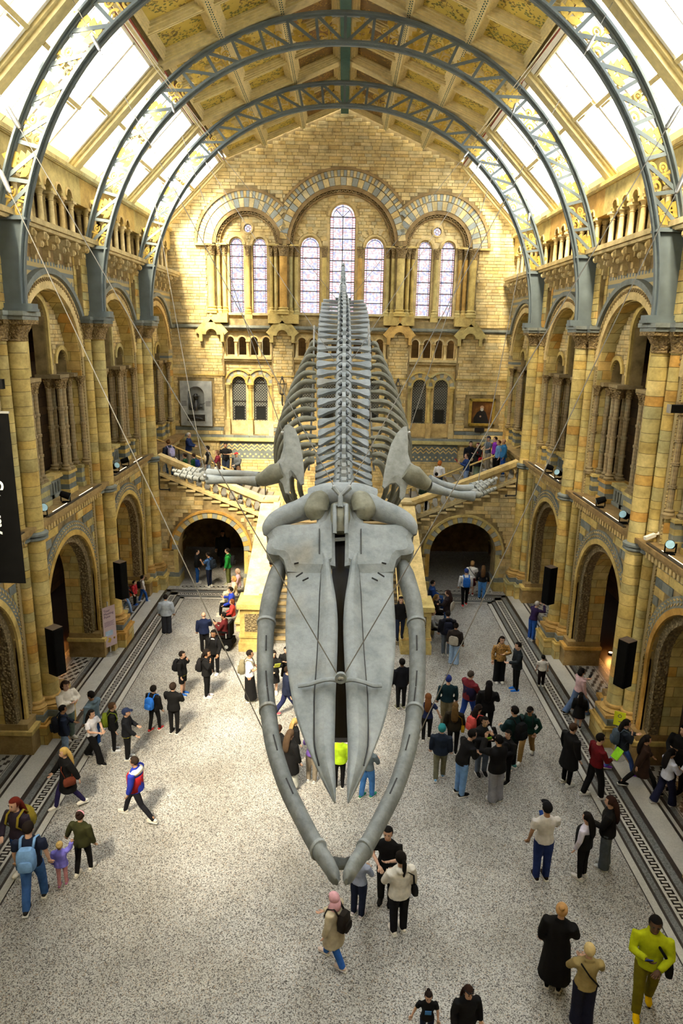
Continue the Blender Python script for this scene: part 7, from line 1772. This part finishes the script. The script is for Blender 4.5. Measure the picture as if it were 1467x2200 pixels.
# ledge spotlights and light strips
M_LED = NT('warm_led'); M_LED.b.inputs['Emission Color'].default_value = (1, .8, .5, 1); M_LED.b.inputs['Emission Strength'].default_value = 1.6; M_LED = M_LED.m
M_LENS = plain('blue_lens', (.35, .62, .75), .2)
def spot(side, y, dirv, label, z=6.3):
    s = 1 if side == 'right' else -1
    t = empty('spotlight', (s*8.42, y, z)); tag(t, label, 'spotlight', 'stage spotlights on the gallery ledges')
    ob('foot', MB().box(-.09, .09, -.1, .1, 0, .03).mesh('foot', M_BLACK), t); ob('yoke', MB().ring(0, .22, .15, .175, -.2, PI+.2-2*PI+PI*.0 if False else PI+.2, -.02, .02, 10).mesh('yoke', M_BLACK), t, (0, 0, .05), (PI, 0, 0)) if False else ob('yoke', MB().box(-.15, -.13, -.02, .02, .03, .28).box(.13, .15, -.02, .02, .03, .28).box(-.15, .15, -.02, .02, .03, .05).mesh('yoke', M_BLACK), t)
    d = Vector(dirv).normalized(); c = Vector((0, 0, .24)); o = ob('lamp_body', MB().tube([c-d*.16, c-d*.1, c+d*.1, c+d*.14], [.07, .1, .11, .12], 14).mesh('body', M_BLACK), t); ob('lens', MB().tube([c+d*.141, c+d*.146], .108, 16).mesh('lens', M_LENS), t)
spot('left', 18.9, (.6, -.5, .35), 'black spotlight with a blue lens on the nearest left ledge'); spot('left', 20.6, (.7, .2, -.3), 'black spotlight turned away on the nearest left ledge'); spot('left', 25.4, (.6, -.5, .35), 'black spotlight with a blue lens on the second left ledge'); spot('left', 26.6, (.7, .3, .2), 'black spotlight turned away on the second left ledge')
spot('right', 19.3, (-.6, -.5, .35), 'black spotlight with a pale lens on the nearest right ledge'); spot('right', 21.2, (-.7, .2, -.3), 'black spotlight turned away on the nearest right ledge'); spot('right', 25.6, (-.6, -.5, .35), 'black spotlight with a pale lens on the second right ledge'); spot('right', 26.8, (-.7, .3, .2), 'black spotlight turned away on the second right ledge'); spot('right', 16.4, (-.5, -.7, .3), 'black spotlight at the right picture edge on the gallery ledge')
for wall, sgn in ((wall_right, -1), (wall_left, 1)):
    for yc in BAYS[:3]: ob('light_strip', MB().box(-1.6, -.3, -.28, -.265, 6.3, 6.315).box(.5, 1.7, -.28, -.265, 6.3, 6.315).mesh('strip', M_LED), wall, (sgn*yc, 0, 0)); ob('cable_tray', MB().box(-2.2, 2.2, -.42, -.32, 6.3, 6.33).mesh('tray', plain('dark_bronze_tray', (.05, .04, .03), .5)), wall, (sgn*yc, 0, 0))
# uplights in the aisles
for i, (x, y, lab) in enumerate(((10.4, 23.6, 'small floor uplight glowing behind the second right pillar'), (-10.4, 23.6, 'small floor uplight glowing behind the second left pillar'), (10.4, 17.4, 'small floor uplight glowing behind the nearest right pillar'))):
    t = empty('floor_uplight', (x, y, .01)); tag(t, lab, 'uplight', 'floor uplights in the aisles'); ob('housing', MB().lathe([(.1, 0), (.1, .06), (.08, .08)], n=14).mesh('h', M_BLACK), t); ob('lens', MB().lathe([(.075, .081), (.07, .09)], n=14).mesh('l', M_LED), t)
    ld = bpy.data.lights.new('uplight_lamp', 'POINT'); ld.energy = 16; ld.color = (1, .42, .1); ld.shadow_soft_size = .1; lo = bpy.data.objects.new('uplight_lamp', ld); col.objects.link(lo); lo.parent = t; lo.location = (.0, 0, .35)
# hanging banner and bracket bars
bt = gp(0, 0, 0); Yb = 12.75
def onY(px, py, Y): d = C_F + C_R*((px-733.5)/1467) + C_U*((1100-py)/1467); return CAMP + d*(Y/d.y)
tr = onY(19, 885, Yb); br = onY(54, 1253, Yb); xr = (tr.x+br.x)/2
t = empty('hanging_banner', (xr-.75, Yb, br.z)); tag(t, 'tall black hanging banner with white lettering at the left edge', 'banner'); hb = tr.z-br.z
ob('cloth', MB().box(-.75, .75, -.008, .008, 0, hb).mesh('cloth', plain('banner_black', (.004, .004, .004), .9, spec=.03)), t); ob('hem_bar', MB().box(-.77, .77, -.015, .015, hb-.03, hb+.01).mesh('bar', M_STEEL), t)
_q = onY(-32, 1030, Yb); LX = _q.x-(xr-.75); LZT = _q.z-br.z
ob('lettering', text_mesh('txt', 'Story', .5, plain('banner_white', (.62, .68, .69), .7), .003, 'LEFT'), t, (LX, -.014, LZT), (R(90), R(90), 0))
ob('bracket_bar', MB().box(-.75, .72, -.05, .05, hb+.42, hb+.6).mesh('bracket', M_BLACK), t); ob('hanger', MB().box(.3, .31, -.005, .005, hb, hb+.42).mesh('hang', M_STEEL), t)
c = onY(1438, 878, 12.1); t = empty('banner_bracket', (c.x+.55, 12.1, c.z)); tag(t, 'dark square banner bracket arm at the right picture edge', 'bracket'); ob('arm', MB().box(-.55, 1.3, -.06, .06, -.07, .07).mesh('arm', M_BLACK), t); ob('end_cap', MB().box(-.57, -.55, -.065, .065, -.075, .075).mesh('cap', M_STEEL), t)
# CCTV camera and pipe brackets
c = onY(1400, 1152, 17.3); t = empty('security_camera', tuple(c)); tag(t, 'cream security camera on a bracket beside the nearest right pillar', 'camera'); ob('housing', MB().obox((-.2, -.05, -.05), (.1, .05, .03), .1, .09).mesh('hous', M_WHITEP), t); ob('arm', MB().tube([(.08, .05, .02), (.25, .1, .05)], .03, 8).mesh('arm', M_WHITEP), t); ob('mount', MB().sphere((.26, .1, .05), .07, 10, 8).mesh('mount', M_WHITEP), t)
for s, lab in ((-1, 'left'), (1, 'right')):
    t = empty('wall_pipe', (s*8.05, 30.05, 4.6)); tag(t, 'thin dark pipe elbow on the staircase wall, %s side' % lab, 'pipe'); ob('pipe', MB().tube([(0, 0, 1.4), (0, 0, .05), (-s*.05, 0, 0), (-s*.45, 0, 0)], .03, 8).mesh('pipe', M_DARK), t); ob('valve', MB().sphere((-s*.45, 0, 0), .06, 8, 6).mesh('valve', M_DARK), t)
